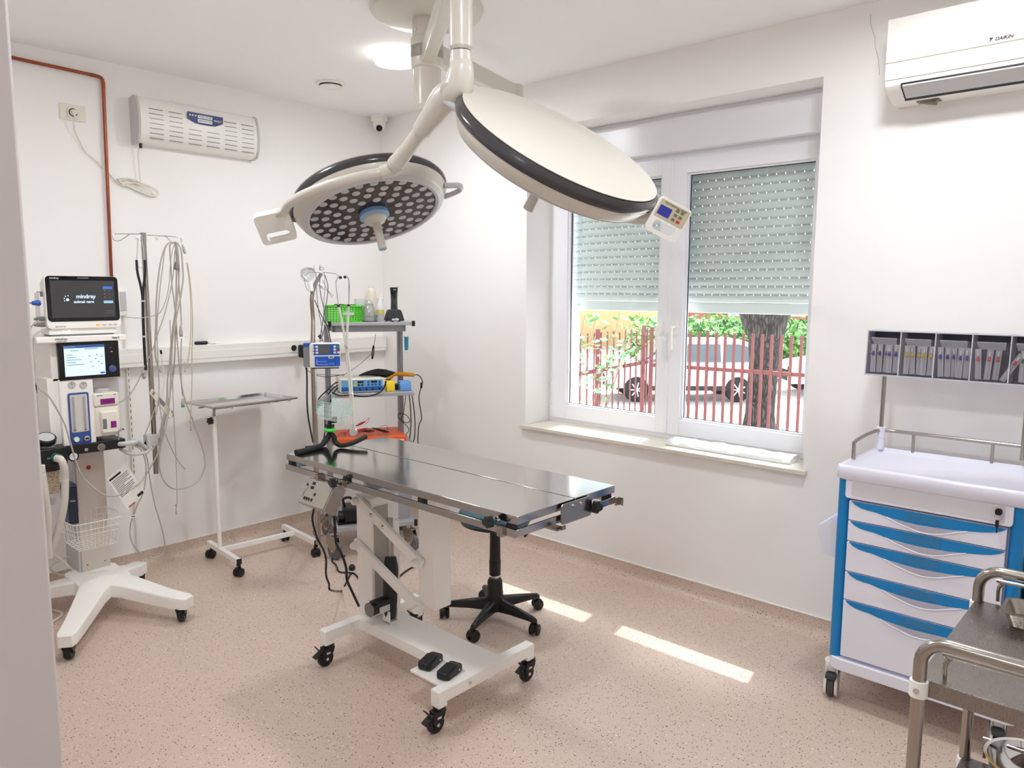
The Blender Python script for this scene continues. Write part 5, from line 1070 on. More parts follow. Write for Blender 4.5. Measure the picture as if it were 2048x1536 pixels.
# breathing hoses
def hose(name, pts, r, m, par, pitch=.0075):
    P = [V(*p) for p in pts]; Q = []
    for i in range(len(P)-1):
        a = P[i-1] if i else P[0]*2-P[1]; b_ = P[i]; c_ = P[i+1]; d_ = P[i+2] if i+2 < len(P) else c_*2-b_
        n = max(2, int((c_-b_).length/(pitch/2)))
        for k in range(n): t = k/n; Q.append(.5*((2*b_)+(c_-a)*t+(2*a-5*b_+4*c_-d_)*t*t+(3*b_-a-3*c_+d_)*t**3))
    return put(name, B().tube(Q, r, 12, 0, radii=[r*(1.0 if i % 2 else .84) for i in range(len(Q))]), m, par, sharp=80)
HOSE = mat('hose_white', (222, 216, 208), .4)
w_ = lambda x, y, yy: P_(x, y, yy)
bh = thing('breathing_hose', 'white corrugated breathing hose bending down from the green connector', 'hose', w_(113, 916, YF-.1))
hose('hose', [w_(113, 916, YF-.09), w_(122, 920, YF-.12), w_(128, 935, YF-.12), w_(130, 960, YF-.11), w_(129, 1000, YF-.11), w_(122, 1040, YF-.10), w_(112, 1075, YF-.08), w_(101, 1105, YF-.06), w_(95, 1120, YF-.06)], .0175, HOSE, bh)
q = w_(110, 915, YF-.07); put('connector', B().cyl(q, q+V(.012, -.035, -.002), .021, .018, 24), mat('connector_green', (40, 110, 96), .4), bh)
bh = thing('breathing_hose', 'second pale corrugated hose hanging left of the lime canister', 'hose', w_(86, 950, YF-.1))
hose('hose', [w_(82, 930, YF-.12), w_(84, 945, YF-.12), w_(90, 985, YF-.12), w_(97, 1040, YF-.11), w_(96, 1080, YF-.10), w_(99, 1115, YF-.09)], .0165, HOSE, bh)
# handle bracket toward the drip pole
q0 = P_(246, 888, YF-.02); q1 = P_(272, 884, YF-.02); q2 = P_(295, 893, -.50); 
hbk = put('grip_bracket', B().tube([q0+V(-.02, .04, 0), q0, q1, q1+V(.012, .03, 0), q2+V(.0, .02, -.012)], .012, 12, 3), LGREY, am)
put('grip_arm', B().tube([P_(240, 897, YF+.02), P_(262, 908, YF-.01), P_(292, 905, -.52), P_(300, 898, -.48)], .009, 10, 3), LGREY, am)
# wire basket on the column
wb = thing('wire_basket', 'white wire basket hanging on the front of the machine column', 'basket', P_(190, 1090, -.45))
BY = -.60
tx0, tx1 = P_(142, 1050, BY).x, P_(247, 1040, BY).x; bz1_, bz0_ = P_(195, 1043, BY).z+.0, P_(195, 1098, BY).z
tx0 += .012
def loop(z, ins):
    r = .03; x0, x1, y0, y1 = tx0+ins, tx1-ins, BY+ins, -.36
    return [(x0+r, y0, z), (x1-r, y0, z), (x1-r*.3, y0+r*.3, z), (x1, y0+r, z), (x1, y1, z), (x0, y1, z), (x0, y0+r, z), (x0+r*.3, y0+r*.3, z)]
put('rim_wire', B().tube(loop(bz1_, 0), .0022, 6, 2, closed=True).tube(loop(bz1_-.035, .004), .0016, 6, 2, closed=True).tube(loop(bz1_-.06, .008), .0016, 6, 2, closed=True), PLW, wb)
def wires(cnt, side):
    b = B()
    for k in range(cnt):
        t_ = (k+.5)/cnt
        if side == 'f': p = (tx0+(tx1-tx0)*t_, BY, bz1_); q = (tx0+.02+(tx1-tx0-.04)*t_, BY+.02, bz0_); e = (q[0], -.37, bz0_)
        elif side == 'b': p = (tx0+(tx1-tx0)*t_, -.36, bz1_); q = (p[0], -.365, bz0_); e = q
        else:
            x = tx0 if side == 'l' else tx1; s = 1 if side == 'l' else -1; y = BY+.01+(-.37-BY)*t_; p = (x, y, bz1_); q = (x+s*.02, y, bz0_); e = (x+s*(tx1-tx0-.02), y, bz0_)
        b.tube([p, q] if e == q else [p, q, e], .0013, 5, 0)
    return b
for sd_, cn_ in (('f', 11), ('b', 8), ('l', 7), ('r', 7)): put('wire_mesh', wires(cn_, sd_), PLW, wb)
tg = P_(264, 1033, BY+.05); o = put('price_tag', B(fr((tg.x, tg.y, tg.z), (1, -.3, -.1), (0, 0, 1))).prism([(-.016, 0), (-.009, .008), (.018, .008), (.018, -.008), (-.009, -.008)], Matrix(), 0, .0006).mat(1).bx(-.004, .014, -.002, .002, .0006, .0009), [PLW, INK]); tag(o, 'tiny white tag on the wire basket rim', 'tag')
vb = thing('blue_module', 'dark blue bottle-shaped module behind the left edge of the machine column', 'module', P_(145, 1050, -.40))
a, c = P_(137, 1010, -.42), P_(152, 1010, -.42); put('body', B().bx(a.x, c.x+.01, -.42, -.30, P_(145, 1050, -.42).z, P_(145, 975, -.42).z), mat('navy_plastic', (34, 44, 66), .4), vb, bv=.006)
put('cap', B().bx(a.x+.002, c.x+.012, -.418, -.302, P_(145, 976, -.42).z, P_(145, 969, -.42).z), mat('slate_plastic', (70, 78, 96), .4), vb, bv=.008)
text('lettering', 'Veta', .014, Matrix.Translation(((a.x+c.x)/2+.003, -.4205, P_(145, 1002, -.42).z)) @ Matrix.Rotation(math.pi/2, 4, 'X'), WINK, vb)
# instruction card hanging from the handle
cdp = [P_(x, y, -.52) for x, y in ((252, 927), (289, 982), (256, 1021), (213, 958))]; cc0 = sum(cdp, V(0,0,0))/4
crd = thing('instruction_card', 'white instruction card hanging tilted on a string from the machine handle', 'card', cdp[0])
put('card', B().ring([[p+V(0, d, 0) for p in cdp] for d in (0, .0015)]), PLW, crd)
ud = (cdp[0]-cdp[3]).normalized(); vd = (cdp[2]-cdp[3]).normalized(); Wc, Hc = (cdp[0]-cdp[3]).length, (cdp[2]-cdp[3]).length
b = B()
def strip_(u0, u1, v0, v1): b.ring([[cdp[3]+ud*Wc*u+vd*Hc*v+V(0, d, 0) for u, v in ((u0, v0), (u1, v0), (u1, v1), (u0, v1))] for d in (-.0008, -.0002)])
for k in range(11): strip_(.08, (.9, .84, .88, .7, .9, .5)[k % 6], .16+k*.045, .172+k*.045)
strip_(.05, .62, .06, .11); strip_(.66, .95, .83, .90)
put('print', b, INK, crd); b = B(); strip_(.1, .42, .93, .955); strip_(.1, .42, .965, .975); put('red_print', b, RED, crd)
put('string', B().tube([cdp[0], cdp[0]+V(-.002, 0, .03), cdp[0]+V(0, .01, .06), cdp[0]+V(.006, 0, .03), cdp[0]+V(.002, 0, 0)], .0012, 5, 3), CABLEW, crd)
# patient monitor on the top shelf
pm = thing('patient_monitor', 'patient monitor with dark screen standing on top of the anaesthesia machine', 'monitor', (P_(165, 672).x, YF+.05, s0[3]))
MY = YF+.0
a, c = P_(89, 610, MY), P_(242, 610, MY); zt, zb = P_(165, 552, MY).z, P_(165, 657, MY).z; w, h = c.x-a.x-.008, zt-zb
Mm = fr(((a.x+c.x)/2, MY, (zt+zb)/2), (1, 0, 0), (0, .035, 1))
put('shell', B(Mm).prism(rrect(w, h, .022, 5), Matrix(), -.045, 0), PLW, pm, bv=.004)
put('rear_case', B(Mm).prism(rrect(w-.03, h-.03, .02, 5, .0, 0), Matrix(), -.12, -.04), PLW, pm, bv=.008)
gl = put('glass_front', B(Mm).prism(rrect(w-.010, h*.855, .018, 5, 0, h*.068), Matrix(), 0, .0015), BLACKG, pm)
sw, sh_ = w*.855, h*.70; put('screen', B(Mm).prism(rrect(sw, sh_, .001, 1, 0, h*.062), Matrix(), .0015, .002), mat('screen_dark', (58, 58, 60), .25, emit=.12), gl)
TG = lambda u, v, z=.0024: Mm @ Matrix.Translation((u*w, v*h, z))
WUI = mat('ui_white', (200, 222, 240), .5, emit=.6)
text('lettering', 'mindray', .026, TG(.03, .11), WUI, gl, bold=.0005); text('lettering', 'animal care', .019, TG(.0, .01), WUI, gl, bold=.0003)
b = B(Mm)
for du, dv, r in ((-.215, .05, .0065), (-.255, .075, .0026), (-.24, .115, .0026), (-.205, .125, .0026), (-.255, .03, .0026)): b.lathe([(r, .0021), (r, .0026), (0, .0026)], Matrix.Translation((du*w, dv*h, 0)), 14)
put('paw_mark', b, WUI, gl)
text('lettering', 'mindray', .012, TG(-.37, .455, .0018), WINK, gl)
put('alarm_light', B(Mm).prism(rrect(w*.15, .005, .002, 3, w*.01, h*.462), Matrix(), .0015, .0022), GREYP, gl)
b = B(Mm); b.bx(w*.27, w*.40, h*.255, h*.305, .002, .0027); put('ui_button', b, mat('ui_blue2', (56, 100, 180), .4, emit=.5), gl)
b = B(Mm); b.bx(w*.27, w*.40, -h*.02, h*.03, .002, .0027); put('ui_button', b, mat('ui_pale', (140, 180, 200), .4, emit=.5), gl)
b = B(Mm)
for v in (.22, .15, .085): b.bx(w*.28, w*.30, h*v, h*(v+.018), .002, .0026); b.bx(w*.345, w*.365, h*v, h*(v+.01), .002, .0026)
for z0 in (-.17, -.205): b.bx(w*.27, w*.40, h*z0, h*(z0+.004), .002, .0026)
b.bx(w*.335, w*.34, h*-.19, h*-.185, .002, .0026); put('ui_text', b, GREYP, gl)
text('lettering', 'ePM 12M Vet', .008, TG(-.33, -.455, .0006), INK, pm)
for k, u in enumerate((.22, .31, .39, .46)): put('front_key', B(Mm).prism(rrect(.017, .009, .003, 3, (u-.05)*w, -.44*h), Matrix(), 0, .0015), mat('key_orange', (240, 170, 60), .4, emit=.5) if k == 0 else LGREY, pm)
b = B(); f1 = fbox(b, 98, 657, 233, 668, MY+.005, .12); put('foot_housing', b, PLW, pm, bv=.005)
put('grey_base', B().bx(f1[0]+.01, f1[1]-.01, MY+.01, MY+.12, s0[3], f1[2]+.001), GREYP, pm, bv=.002)
b = B()
q = P_(129, 664, MY+.004); b.cyl(q, q+V(0, -.003, 0), .004)
for px, py in ((139, 661), (139, 666)): q = P_(px, py, MY+.004); b.cyl(q, q+V(0, -.003, 0), .0028)
put('indicator_light', b, mat('lamp_led', (255, 255, 240), .4, emit=1.2), pm)
# side module with blue water trap and plugs
b = B(); fbox(b, 80, 585, 91, 655, MY+.03, .07); put('gas_module', b, PLW, pm, bv=.003)
b = B(); fbox(b, 80, 583, 88, 593, MY+.028, .05); put('module_latch', b, GREYP, pm)
q = P_(79, 606, MY+.04); put('water_trap', B().cyl(q, q+V(-.03, -.005, 0), .015, .009).cyl(q+V(-.03, -.005, 0), q+V(-.05, -.008, 0), .003), BLUE, pm)
for py in (637, 649):
    q = P_(92, py, MY+.03); put('cable_plug', B().tube([q, q+V(-.035, -.004, 0), q+V(-.05, -.004, -.003)], .008, 10, 0, radii=[.010, .009, .004]), GREYP, pm)
q = P_(96, 661, MY+.03)
cable('sensor_cable', [P_(78, 640, MY+.02), P_(70, 645, MY+.02), P_(64, 652, MY+.03), P_(60, 662, MY+.05)], .0025, CABLEG, 'grey cable leaving the upper monitor plug behind the doorway', 'cable')
cable('sensor_cable', [P_(98, 661, MY+.01), P_(84, 662, MY), P_(68, 672, MY-.01), P_(66, 700, MY-.01), P_(70, 735, MY-.01), P_(71, 760, MY-.02), P_(80, 778, MY-.04), P_(95, 790, MY-.05), P_(112, 815, MY-.06), P_(130, 850, MY-.07), P_(142, 890, MY-.08), P_(158, 940, MY-.08), P_(180, 970, MY-.08), P_(215, 992, MY-.08), P_(250, 985, MY-.07), P_(285, 960, -.52), P_(318, 900, -.5), P_(330, 840, -.48), P_(345, 760, -.47), P_(350, 700, -.47), P_(352, 600, -.46), P_(353, 520, -.46), P_(350, 486, -.46)], .0038, CABLEG, 'long grey cable looping below the monitor across the column to the hook', 'cable')
# black cables and sockets left of the machine
for px, lab in ((72, 'black plug in the trunking, the one nearer the doorway edge'), (87, 'black plug in the trunking, the one nearer the anaesthesia machine')):
    q = ony(px, 718, -.057); o = put('power_plug', B().cyl(q, q+V(0, -.04, -.004), .022, .016), BLACK); origin(o, q); tag(o, lab, 'plug')
for k, (pts, lab) in enumerate(((((72, 722), (80, 730), (86, 760), (88, 800), (90, 850), (90, 875)), 'straight black power cable left of the machine'), (((88, 722), (93, 745), (95, 790), (97, 830), (93, 850), (95, 875)), 'black power cable bowing right beside the machine'), (((70, 728), (72, 770), (82, 800), (100, 815), (102, 850), (104, 880)), 'black power cable crossing to the machine body'))):
    cable('power_cable', [ony(x, y, -.12-.004*k) for x, y in pts], .0045, BLACK, lab, 'cable')
cable('white_cable', [ony(x, y, yy) for x, y, yy in ((95, 1120, -.3), (110, 1110, -.35), (140, 1135, -.3), (155, 1148, -.2), (120, 1150, -.2), (100, 1135, -.2), (120, 1120, -.2), (150, 1108, -.2), (180, 1090, -.2))], .006, CABLEW, 'coiled white cable lying behind the machine base', 'cable')
cable('white_cable', [V(x, y, .007) for x, y in ((-2.56, -.35), (-2.5, -.28), (-2.38, -.30), (-2.34, -.42), (-2.45, -.5), (-2.58, -.45))], .006, CABLEW, 'white cable loop on the floor under the machine base', 'cable')
# =================== drip pole with cables ===================
PY = -.47
pt_, pb_ = ony(294, 466, PY), ony(305, 948, PY); PX = (pt_.x+pb_.x)/2
dp = thing('drip_pole', 'steel drip pole with wire hooks clamped to the anaesthesia machine', 'drip pole', (PX, PY, pb_.z))
put('pole', B().cyl((PX, PY, pb_.z), (PX, PY, pt_.z-.004), .0125, n=18).cyl((PX, PY, pt_.z-.045), (PX, PY, pt_.z), .014, n=18), STEEL2, dp)
hk = lambda pts, y=PY: [ony(x, yy, y) for x, yy in pts]
put('hook_wire', B().tube(hk([(292, 468), (262, 468), (232, 468), (226, 472), (226, 478), (232, 482), (242, 480), (258, 469)]), .0022, 8, 4), CHROME, dp)
put('hook_wire', B().tube(hk([(294, 470), (325, 472), (355, 474), (362, 478), (362, 486)]), .0022, 8, 4).tube(hk([(329, 471), (337, 478), (346, 486), (352, 484)]), .0022, 8, 4), CHROME, dp)
q = ony(303, 880, PY); put('pole_clamp', B().bx(q.x-.03, q.x+.028, PY-.022, PY+.03, q.z-.03, q.z+.03).bx(q.x-.03, q.x-.018, PY-.01, PY+.03, q.z-.06, q.z), LGREY, dp, bv=.004)
put('clamp_knob', B().cyl((q.x+.03, PY, q.z-.005), (q.x+.045, PY, q.z-.005), .014), GREYP, dp)
# stethoscope black
SYy = PY-.03
sth = thing('stethoscope', 'black stethoscope hanging on the left hook of the drip pole', 'stethoscope', ony(285, 470, SYy))
put('ear_tube', B().tube(hk([(281, 470), (276, 480), (275, 500), (273, 522)], SYy), .0022, 8, 4).tube(hk([(284, 470), (284, 480), (287, 500), (288, 520)], SYy), .0022, 8, 4).tube(hk([(274, 520), (276, 532), (282, 536), (288, 532), (289, 520)], SYy), .0014, 6, 4), CHROME, sth)
put('rubber_tube', B().tube(hk([(273, 520), (275, 545), (281, 570), (285, 595), (286, 640), (288, 690), (291, 740)], SYy), .006, 10, 4).tube(hk([(290, 520), (290, 550), (287, 575), (286, 600), (287, 640), (289, 690), (292, 740)], SYy), .006, 10, 4), RUBBER, sth)
put('chest_piece', B().cyl(ony(292, 740, SYy), ony(292, 748, SYy), .005).lathe([(.012, -.007), (.017, -.006), (.017, .0), (.011, .003), (.013, .007), (0, .008)], fr(ony(288, 752, SYy), (0, 1, .2), (0, -.2, 1)), 28), CHROME, sth)
for py in (602, 673): q = ony(286 if py < 650 else 288, py, SYy); put('tube_band', B().cyl(q-V(0, 0, .004), q+V(0, 0, .004), .0105), LGREY, sth)
# hanging patient cables
HY = PY-.02
bund = [
 ((352,484),(335,488),(325,510),(318,545),(313,600),(312,650),(310,700),(315,730),(321,745)),
 ((352,484),(338,486),(330,500),(326,530),(322,560),(317,610),(314,660),(316,720),(318,770),(317,800),(312,830)),
 ((352,484),(345,500),(340,540),(338,570),(332,600),(320,625),(305,632),(280,636),(246,634)),
 ((350,486),(340,490),(341,520),(344,570),(348,600),(352,640),(356,700),(362,760),(370,800),(382,830),(400,880),(410,920),(405,950),(385,970),(350,978),(328,962),(318,930),(318,895),(325,850),(333,800)),
 ((355,486),(362,500),(365,530),(366,560),(360,600),(352,640),(345,690),(342,740),(340,790),(333,850),(320,900),(318,930)),
 ((352,484),(356,510),(358,550),(354,600),(348,640),(343,680),(340,720),(335,760),(334,800),(325,840),(318,870),(305,900)),
 ((350,486),(355,520),(358,570),(361,610),(363,650)),
 ((363,677),(362,700),(362,740),(364,780),(366,792)),
 ((340,640),(342,700),(345,760),(347,820),(350,880),(353,940),(354,1000),(352,1020)),
 ((375,527),(380,560),(384,610),(385,660),(384,700),(384,760),(382,810),(381,850)),
 ((373,525),(378,560),(381,600),(382,650),(380,690),(376,720),(373,738)),
 ((318,800),(322,830),(328,860),(340,890),(355,920),(370,938)),
 ((264,890),(282,900),(292,930),(288,980),(275,1010),(262,1045),(262,1080),(280,1105),(305,1117),(325,1108),(330,1090),(322,1050),(310,1010),(300,960),(295,920),(285,897),(268,888)),
 ((238,805),(255,795),(275,765),(290,730),(305,700),(318,660),(330,625),(345,560),(350,500)),
 ((288,885),(290,870),(293,862),(298,850),(305,830),(312,810)),
]
cols = [(.0042, CABLEG), (.0028, CABLEG), (.0022, CABLEG), (.0036, CABLEG), (.0042, CABLEG), (.0042, CABLEG), (.0034, CABLEG), (.0034, CABLEG), (.0024, CABLEG), (.0026, mat('cream_cable', (196, 184, 158), .5)), (.0022, mat('cream_cable', (196, 184, 158), .5)), (.0028, CABLEG), (.0034, CABLEG), (.0028, CABLEG), (.003, CABLEG)]
labs = ['grey lead ending in a white clip beside the pole', 'thin grey lead falling straight to the sensor block', 'thin lead curving left from the hook to the monitor', 'long grey lead making the big loop near the instrument stand', 'thick grey lead sweeping down behind the pole', 'thick grey lead hugging the pole down to the clamp', 'lead above the grey inline connector', 'lead below the inline connector down to the green tipped plug', 'straight thin lead ending in small metal clips', 'cream lead falling to a clip far right of the pole', 'short cream lead with a clip above the trunking edge', 'thin lead sloping right at the end of the cable bundle', 'large grey loop hanging from the machine almost to the floor', 'thin lead from the vaporiser up to the hook', 'short lead end at the pole clamp']
for k, pts in enumerate(bund):
    yy = HY-.012*((k*5) % 7)/2
    cable('patient_cable', [ony(x, y, yy) for x, y in pts], cols[k][0], cols[k][1], labs[k], 'cable', group='patient leads on the drip pole hook', n=7, sm=4)
def plug(name, label, px, py, y, dx, dz, L, r0, r1, m, tip=None):
    q = ony(px, py, y); d = V(dx, 0, dz).normalized(); t = thing(name, label, 'connector', q)
    put('body', B().tube([q-d*L*.75, q-d*L*.5, q, q+d*L*.35, q+d*L*.5], r0, 12, 0, radii=[r1*.5, r1, r0, r0, r1]), m, t)
    if tip: put('tip', B().bx(q.x+d.x*L*.5-.007, q.x+d.x*L*.5+.007, y-.007, y+.007, q.z+d.z*L*.5-.010, q.z+d.z*L*.5), tip, t)
    return t
plug('cable_connector', 'oval grey inline connector in the middle of the hanging leads', 362, 664, HY-.02, 0, -1, .05, .0095, .006, CABLEG)
plug('cable_connector', 'pale plug with green tip at the end of a hanging lead', 366, 805, HY-.02, -.05, -1, .03, .0105, .007, CABLEG, mat('tip_green', (60, 150, 100), .5))
plug('cable_connector', 'square grey connector near the top of the cable bundle', 353, 533, HY-.03, 0, -1, .035, .013, .008, GREYP)
plug('cable_connector', 'thick grey strain relief at the right end of the hook', 368, 500, HY-.02, .3, -1, .04, .0075, .005, CABLEG)
q = ony(322, 704, HY); t = thing('cable_connector', 'small black sleeve on a white lead beside the pole', 'connector', q); put('sleeve', B().cyl(q+V(-.002, 0, .010), q+V(.002, 0, -.010), .0052), BLACK, t); put('white_lead', B().tube(hk([(322, 708), (326, 735), (329, 760), (324, 790), (316, 812)], HY), .0028, 8, 4), CABLEW, t)
for k, (x, y) in enumerate(((352, 1020), (381, 853), (370, 735))):
    q = ony(x, y, HY-.01); t = tag(origin(put('electrode_clip', B().cyl(q, q+V(0, 0, -.016), .0032).cyl(q+V(0, 0, -.016), q+V(.0, 0, -.024), .0045).cyl(q+V(0, 0, .02), q+V(0, 0, .03), .0035), CHROME), q), ('small metal clip lowest on the hanging leads', 'small metal clip beside the instrument tray edge', 'small metal clip just above the trunking')[k], 'clip')
# sensor block and label plates
Q4 = [ony(x, y, HY-.03) for x, y in ((305, 777), (353, 828), (340, 838), (300, 787))]; 
t = thing('sensor_adapter', 'yellowish clear sensor adapter hanging diagonally on the leads', 'sensor', Q4[0]); put('body', B().ring([[p+V(0, d, 0) for p in Q4] for d in (0, .012)]), clear_mat('amber_plastic', (.96, .94, .85), .3, .5), t, bv=.002)
b = B(); dq = (Q4[1]-Q4[0]); eq = (Q4[3]-Q4[0])
for u0, u1, v0, v1 in ((.06, .12, .2, .8), (.3, .55, .15, .85), (.72, .76, .3, .8), (.82, .88, .2, .5), (.9, .94, .4, .9)): b.ring([[Q4[0]+dq*u+eq*v+V(0, d, 0) for u, v in ((u0, v0), (u1, v0), (u1, v1), (u0, v1))] for d in (-.002, -.0005)])
put('marking', b, GREYP, t)
for k, px in enumerate((273, 313)):
    q = ony(px, 478, PY-.008); o = put('hook_label', B(fr(q, (1, 0, -.05), (0, 0, 1))).prism(rrect(.026, .022, .003), Matrix(), 0, .001).mat(1).bx(-.008, .008, .002, .004, .001, .0014).bx(-.006, .006, -.004, -.002, .001, .0014), [PLW, GREYP]); origin(o, q); tag(o, ('white load label on the left drip hook', 'white load label on the right drip hook')[k], 'label')
# =================== corner equipment cart ===================
ang = math.radians(-29); Fx, Fy = -.96, -.73
MT = Matrix.Translation((Fx, Fy, 0)) @ Matrix.Rotation(ang, 4, 'Z'); MTi = MT.inverted()
def onT(px, py, d):      # photo pixel on the plane d behind the cart front edge -> local point
    o = MTi @ CP; r_ = (MTi.to_3x3() @ ray(px, py)); t_ = (d-o.y)/r_.y; return o+r_*t_
CW, CD = onT(828, 652, 0).x, .40
ZT1 = onT(668, 645, 0).z; ZM = onT(672, 789, 0).z; 
ec = thing('equipment_cart', 'grey aluminium equipment cart with three shelves standing in the corner', 'equipment cart', M=MT)
SHELF = mat('shelf_grey', (176, 176, 180), .4, .3)
LW = CW-.03
top = put('shelf', B(MT).bx(0, CW, 0, CD, ZT1-.020, ZT1-.0), SHELF, ec, bv=.002)
for x in (-.006, CW-.012): put('corner_cap', B(MT).bx(x, x+.018, -.004, .014, ZT1-.026, ZT1+.006), BLACK, top, bv=.002)
put('shelf_frame', B(MT).bx(.02, CW-.045, .03, .05, ZT1-.058, ZT1-.018).bx(.02, .04, .03, CD-.03, ZT1-.058, ZT1-.018).bx(CW-.065, CW-.045, .03, CD-.03, ZT1-.058, ZT1-.018), ALU, ec, bv=.002)
pl_, pr_ = onT(655, 750, .24).x, onT(801, 720, .20).x
for x in (pl_, pr_): put('post', B(MT).bx(x-.016, x+.016, .20, .24, .10, ZT1-.02).bx(x-.004, x+.004, .196, .2, .12, ZT1-.03), ALU, ec, bv=.003)
put('shelf', B(MT).bx(0, CW, 0, CD, ZM-.022, ZM), SHELF, ec, bv=.003)
orR = onT(813, 888, .0); ZL = orR.z
put('shelf', B(MT).bx(0, CW, 0, CD, ZL-.025, ZL-.001), SHELF, ec, bv=.003)
ZBs = onT(690, 1054, 0).z
put('base_shelf', B(MT).bx(-.0, CW, 0, CD+.05, ZBs-.03, ZBs), SHELF, ec, bv=.003)
for x in (-.006, CW-.012): put('corner_cap', B(MT).bx(x, x+.02, -.004, .016, ZBs-.034, ZBs+.004), BLACK, ec, bv=.002)
for x, y in ((.0, -.01), (CW-.03, .0), (.0, CD+.03), (CW-.03, CD+.03)):
    p = MT @ V(x, y, 0); brake_caster(ec, (p.x, p.y, 0), ang+2.2, .055, ZBs-.03, fork=STEEL2, wheel=GREYW, pedal=False, w=.028)
# things on the top shelf
GRN = mat('basket_green', (88, 206, 44), .4)
def Tx(px, py, d): return onT(px, py, d)
g0, g1 = Tx(655, 648, .01), Tx(725, 648, .01); gz1 = Tx(690, 611, .01).z
gb = thing('green_basket', 'bright green slotted plastic basket on the top shelf of the corner cart', 'basket', M=MT @ Matrix.Translation(((g0.x+g1.x)/2, .10, ZT1)))
b = B(MT); x0, x1, y0, y1, z0, z1 = g0.x, g1.x, .012, .20, ZT1, gz1
def wall_(b, axis, c, a0, a1, t_, rows=6, cols_=12):
    H = z1-z0; 
    for r in range(rows+1): z = z0+.006+(H-.02)*r/rows; (b.bx(a0, a1, c, c+t_, z, z+.005) if axis == 'x' else b.bx(c, c+t_, a0, a1, z, z+.005))
    for k in range(cols_+1):
        a = a0+(a1-a0-.004)*k/cols_; (b.bx(a, a+.0055, c, c+t_, z0, z1) if axis == 'x' else b.bx(c, c+t_, a, a+.0055, z0, z1))
wall_(b, 'x', y0, x0, x1, .003); wall_(b, 'x', y1-.003, x0, x1, .003); wall_(b, 'y', x0, y0, y1, .003, 6, 9); wall_(b, 'y', x1-.003, y0, y1, .003, 6, 9)
b.bx(x0, x1, y0, y1, z0, z0+.004); put('lattice', b, GRN, gb)
b = B(MT); b.bx(x0-.006, x1+.006, y0-.008, y0+.004, z1-.008, z1).bx(x0-.006, x1+.006, y1-.004, y1+.008, z1-.008, z1).bx(x0-.008, x0+.004, y0-.008, y1+.008, z1-.008, z1).bx(x1-.004, x1+.008, y0-.008, y1+.008, z1-.008, z1); put('rim', b, GRN, gb, bv=.002)
hm = Tx(697, 627, .008); put('grip_hole', B(MT).prism(rrect(.066, .018, .008), Matrix.Translation((hm.x, y0-.002, hm.z)) @ Matrix.Rotation(math.pi/2, 4, 'X'), 0, .002), LGREY, gb)
put('grip_rim', B(MT).tube([(hm.x+x, y0-.003, hm.z+z) for x, z in rrect(.07, .022, .010)], .0025, 6, 0, closed=True), GRN, gb)
o = put('steel_wire_bundle', B(MT).tube([(x0+.03, .06, z1-.01), (x0+.05, .05, z1+.004), (x0+.10, .06, z1+.003), (x0+.14, .08, z1-.006)], .003, 6, 3).tube([(x0+.09, .05, z1), (x0+.13, .04, z1+.004), (x0+.17, .07, z1+.002)], .002, 6, 3), RUBBER); tag(o, 'dark tubing poking out of the green basket', 'tubing')
def mask(label, px, py0, py1, d, r, m, txt=None):
    a, c = Tx(px, py0, d), Tx(px, py1, d); H = a.z-c.z; M = MT @ Matrix.Translation((c.x, d, c.z)); t = thing('anaesthesia_mask', label, 'mask', M=M)
    put('cone', B(M).lathe([(r, 0), (r*.98, H*.10), (r*.90, H*.35), (r*.74, H*.65), (r*.56, H*.84), (r*.32, H*.94), (r*.30, H*.94), (r*.54, H*.83), (r*.72, H*.64), (r*.88, H*.34), (r*.96, H*.09), (r*.97, 0)], None, 32), m, t)
    put('neck', B(M).cyl((0, 0, H*.9), (0, 0, H), r*.3, r*.27, 24), m, t)
    put('rubber_ring', B(M).lathe([(r*.6, -.0), (r*1.08, 0), (r*1.10, .006), (r*.98, .012), (r*.6, .012)], None, 32), RUBBER, t)
    if txt: text('lettering', txt, .012, M @ Matrix.Translation((0, -r*.42, H*.80)) @ Matrix.Rotation(math.radians(70), 4, 'X'), mat('ink_green', (20, 70, 60), .5), t, bold=.0005)
    return t
mask('clear cone-shaped mask beside the green basket, the nearer one', 738, 600, 646, .06, .047, CLEARP, 'KRUUSE')
mask('tall cream tinted cone mask standing behind the clear one', 743, 573, 634, .19, .050, clear_mat('amber_clear', (.97, .92, .84), .3, .45), 'KRUUSE')
a = Tx(712, 598, .24); c = Tx(766, 640, .24); bxx = thing('clear_box', 'frosted clear plastic box at the back of the top shelf', 'box', M=MT @ Matrix.Translation((a.x, .24, ZT1)))
b = B(MT); b.bx(a.x, c.x, .232, .235, ZT1, a.z).bx(a.x, c.x, .337, .34, ZT1, a.z).bx(a.x, a.x+.003, .235, .337, ZT1, a.z).bx(c.x-.003, c.x, .235, .337, ZT1, a.z).bx(a.x, c.x, .232, .34, ZT1, ZT1+.003); put('walls', b, clear_mat('frosted', (.90, .90, .91), .2, .45, .3), bxx)
a = Tx(761, 588, .15); c = Tx(761, 640, .15); M = MT @ Matrix.Translation((c.x, .15, ZT1)); t = thing('spray_bottle', 'white translucent bottle between the masks and the clipper', 'bottle', M=M); H = a.z-ZT1
put('body', B(M).lathe([(.022, 0), (.024, .004), (.024, H*.6), (.012, H*.74), (.010, H*.82), (0, H*.82)], None, 28), mat('bottle_white', (236, 236, 236), .35, alpha=.8), t)
put('cap', B(M).cyl((0, 0, H*.82), (0, 0, H), .010), PLW, t); put('label', B(M).lathe([(.0244, H*.25), (.0247, H*.25), (.0247, H*.42), (.0244, H*.42)], None, 28), mat('label_yellow', (216, 206, 120), .5), t)
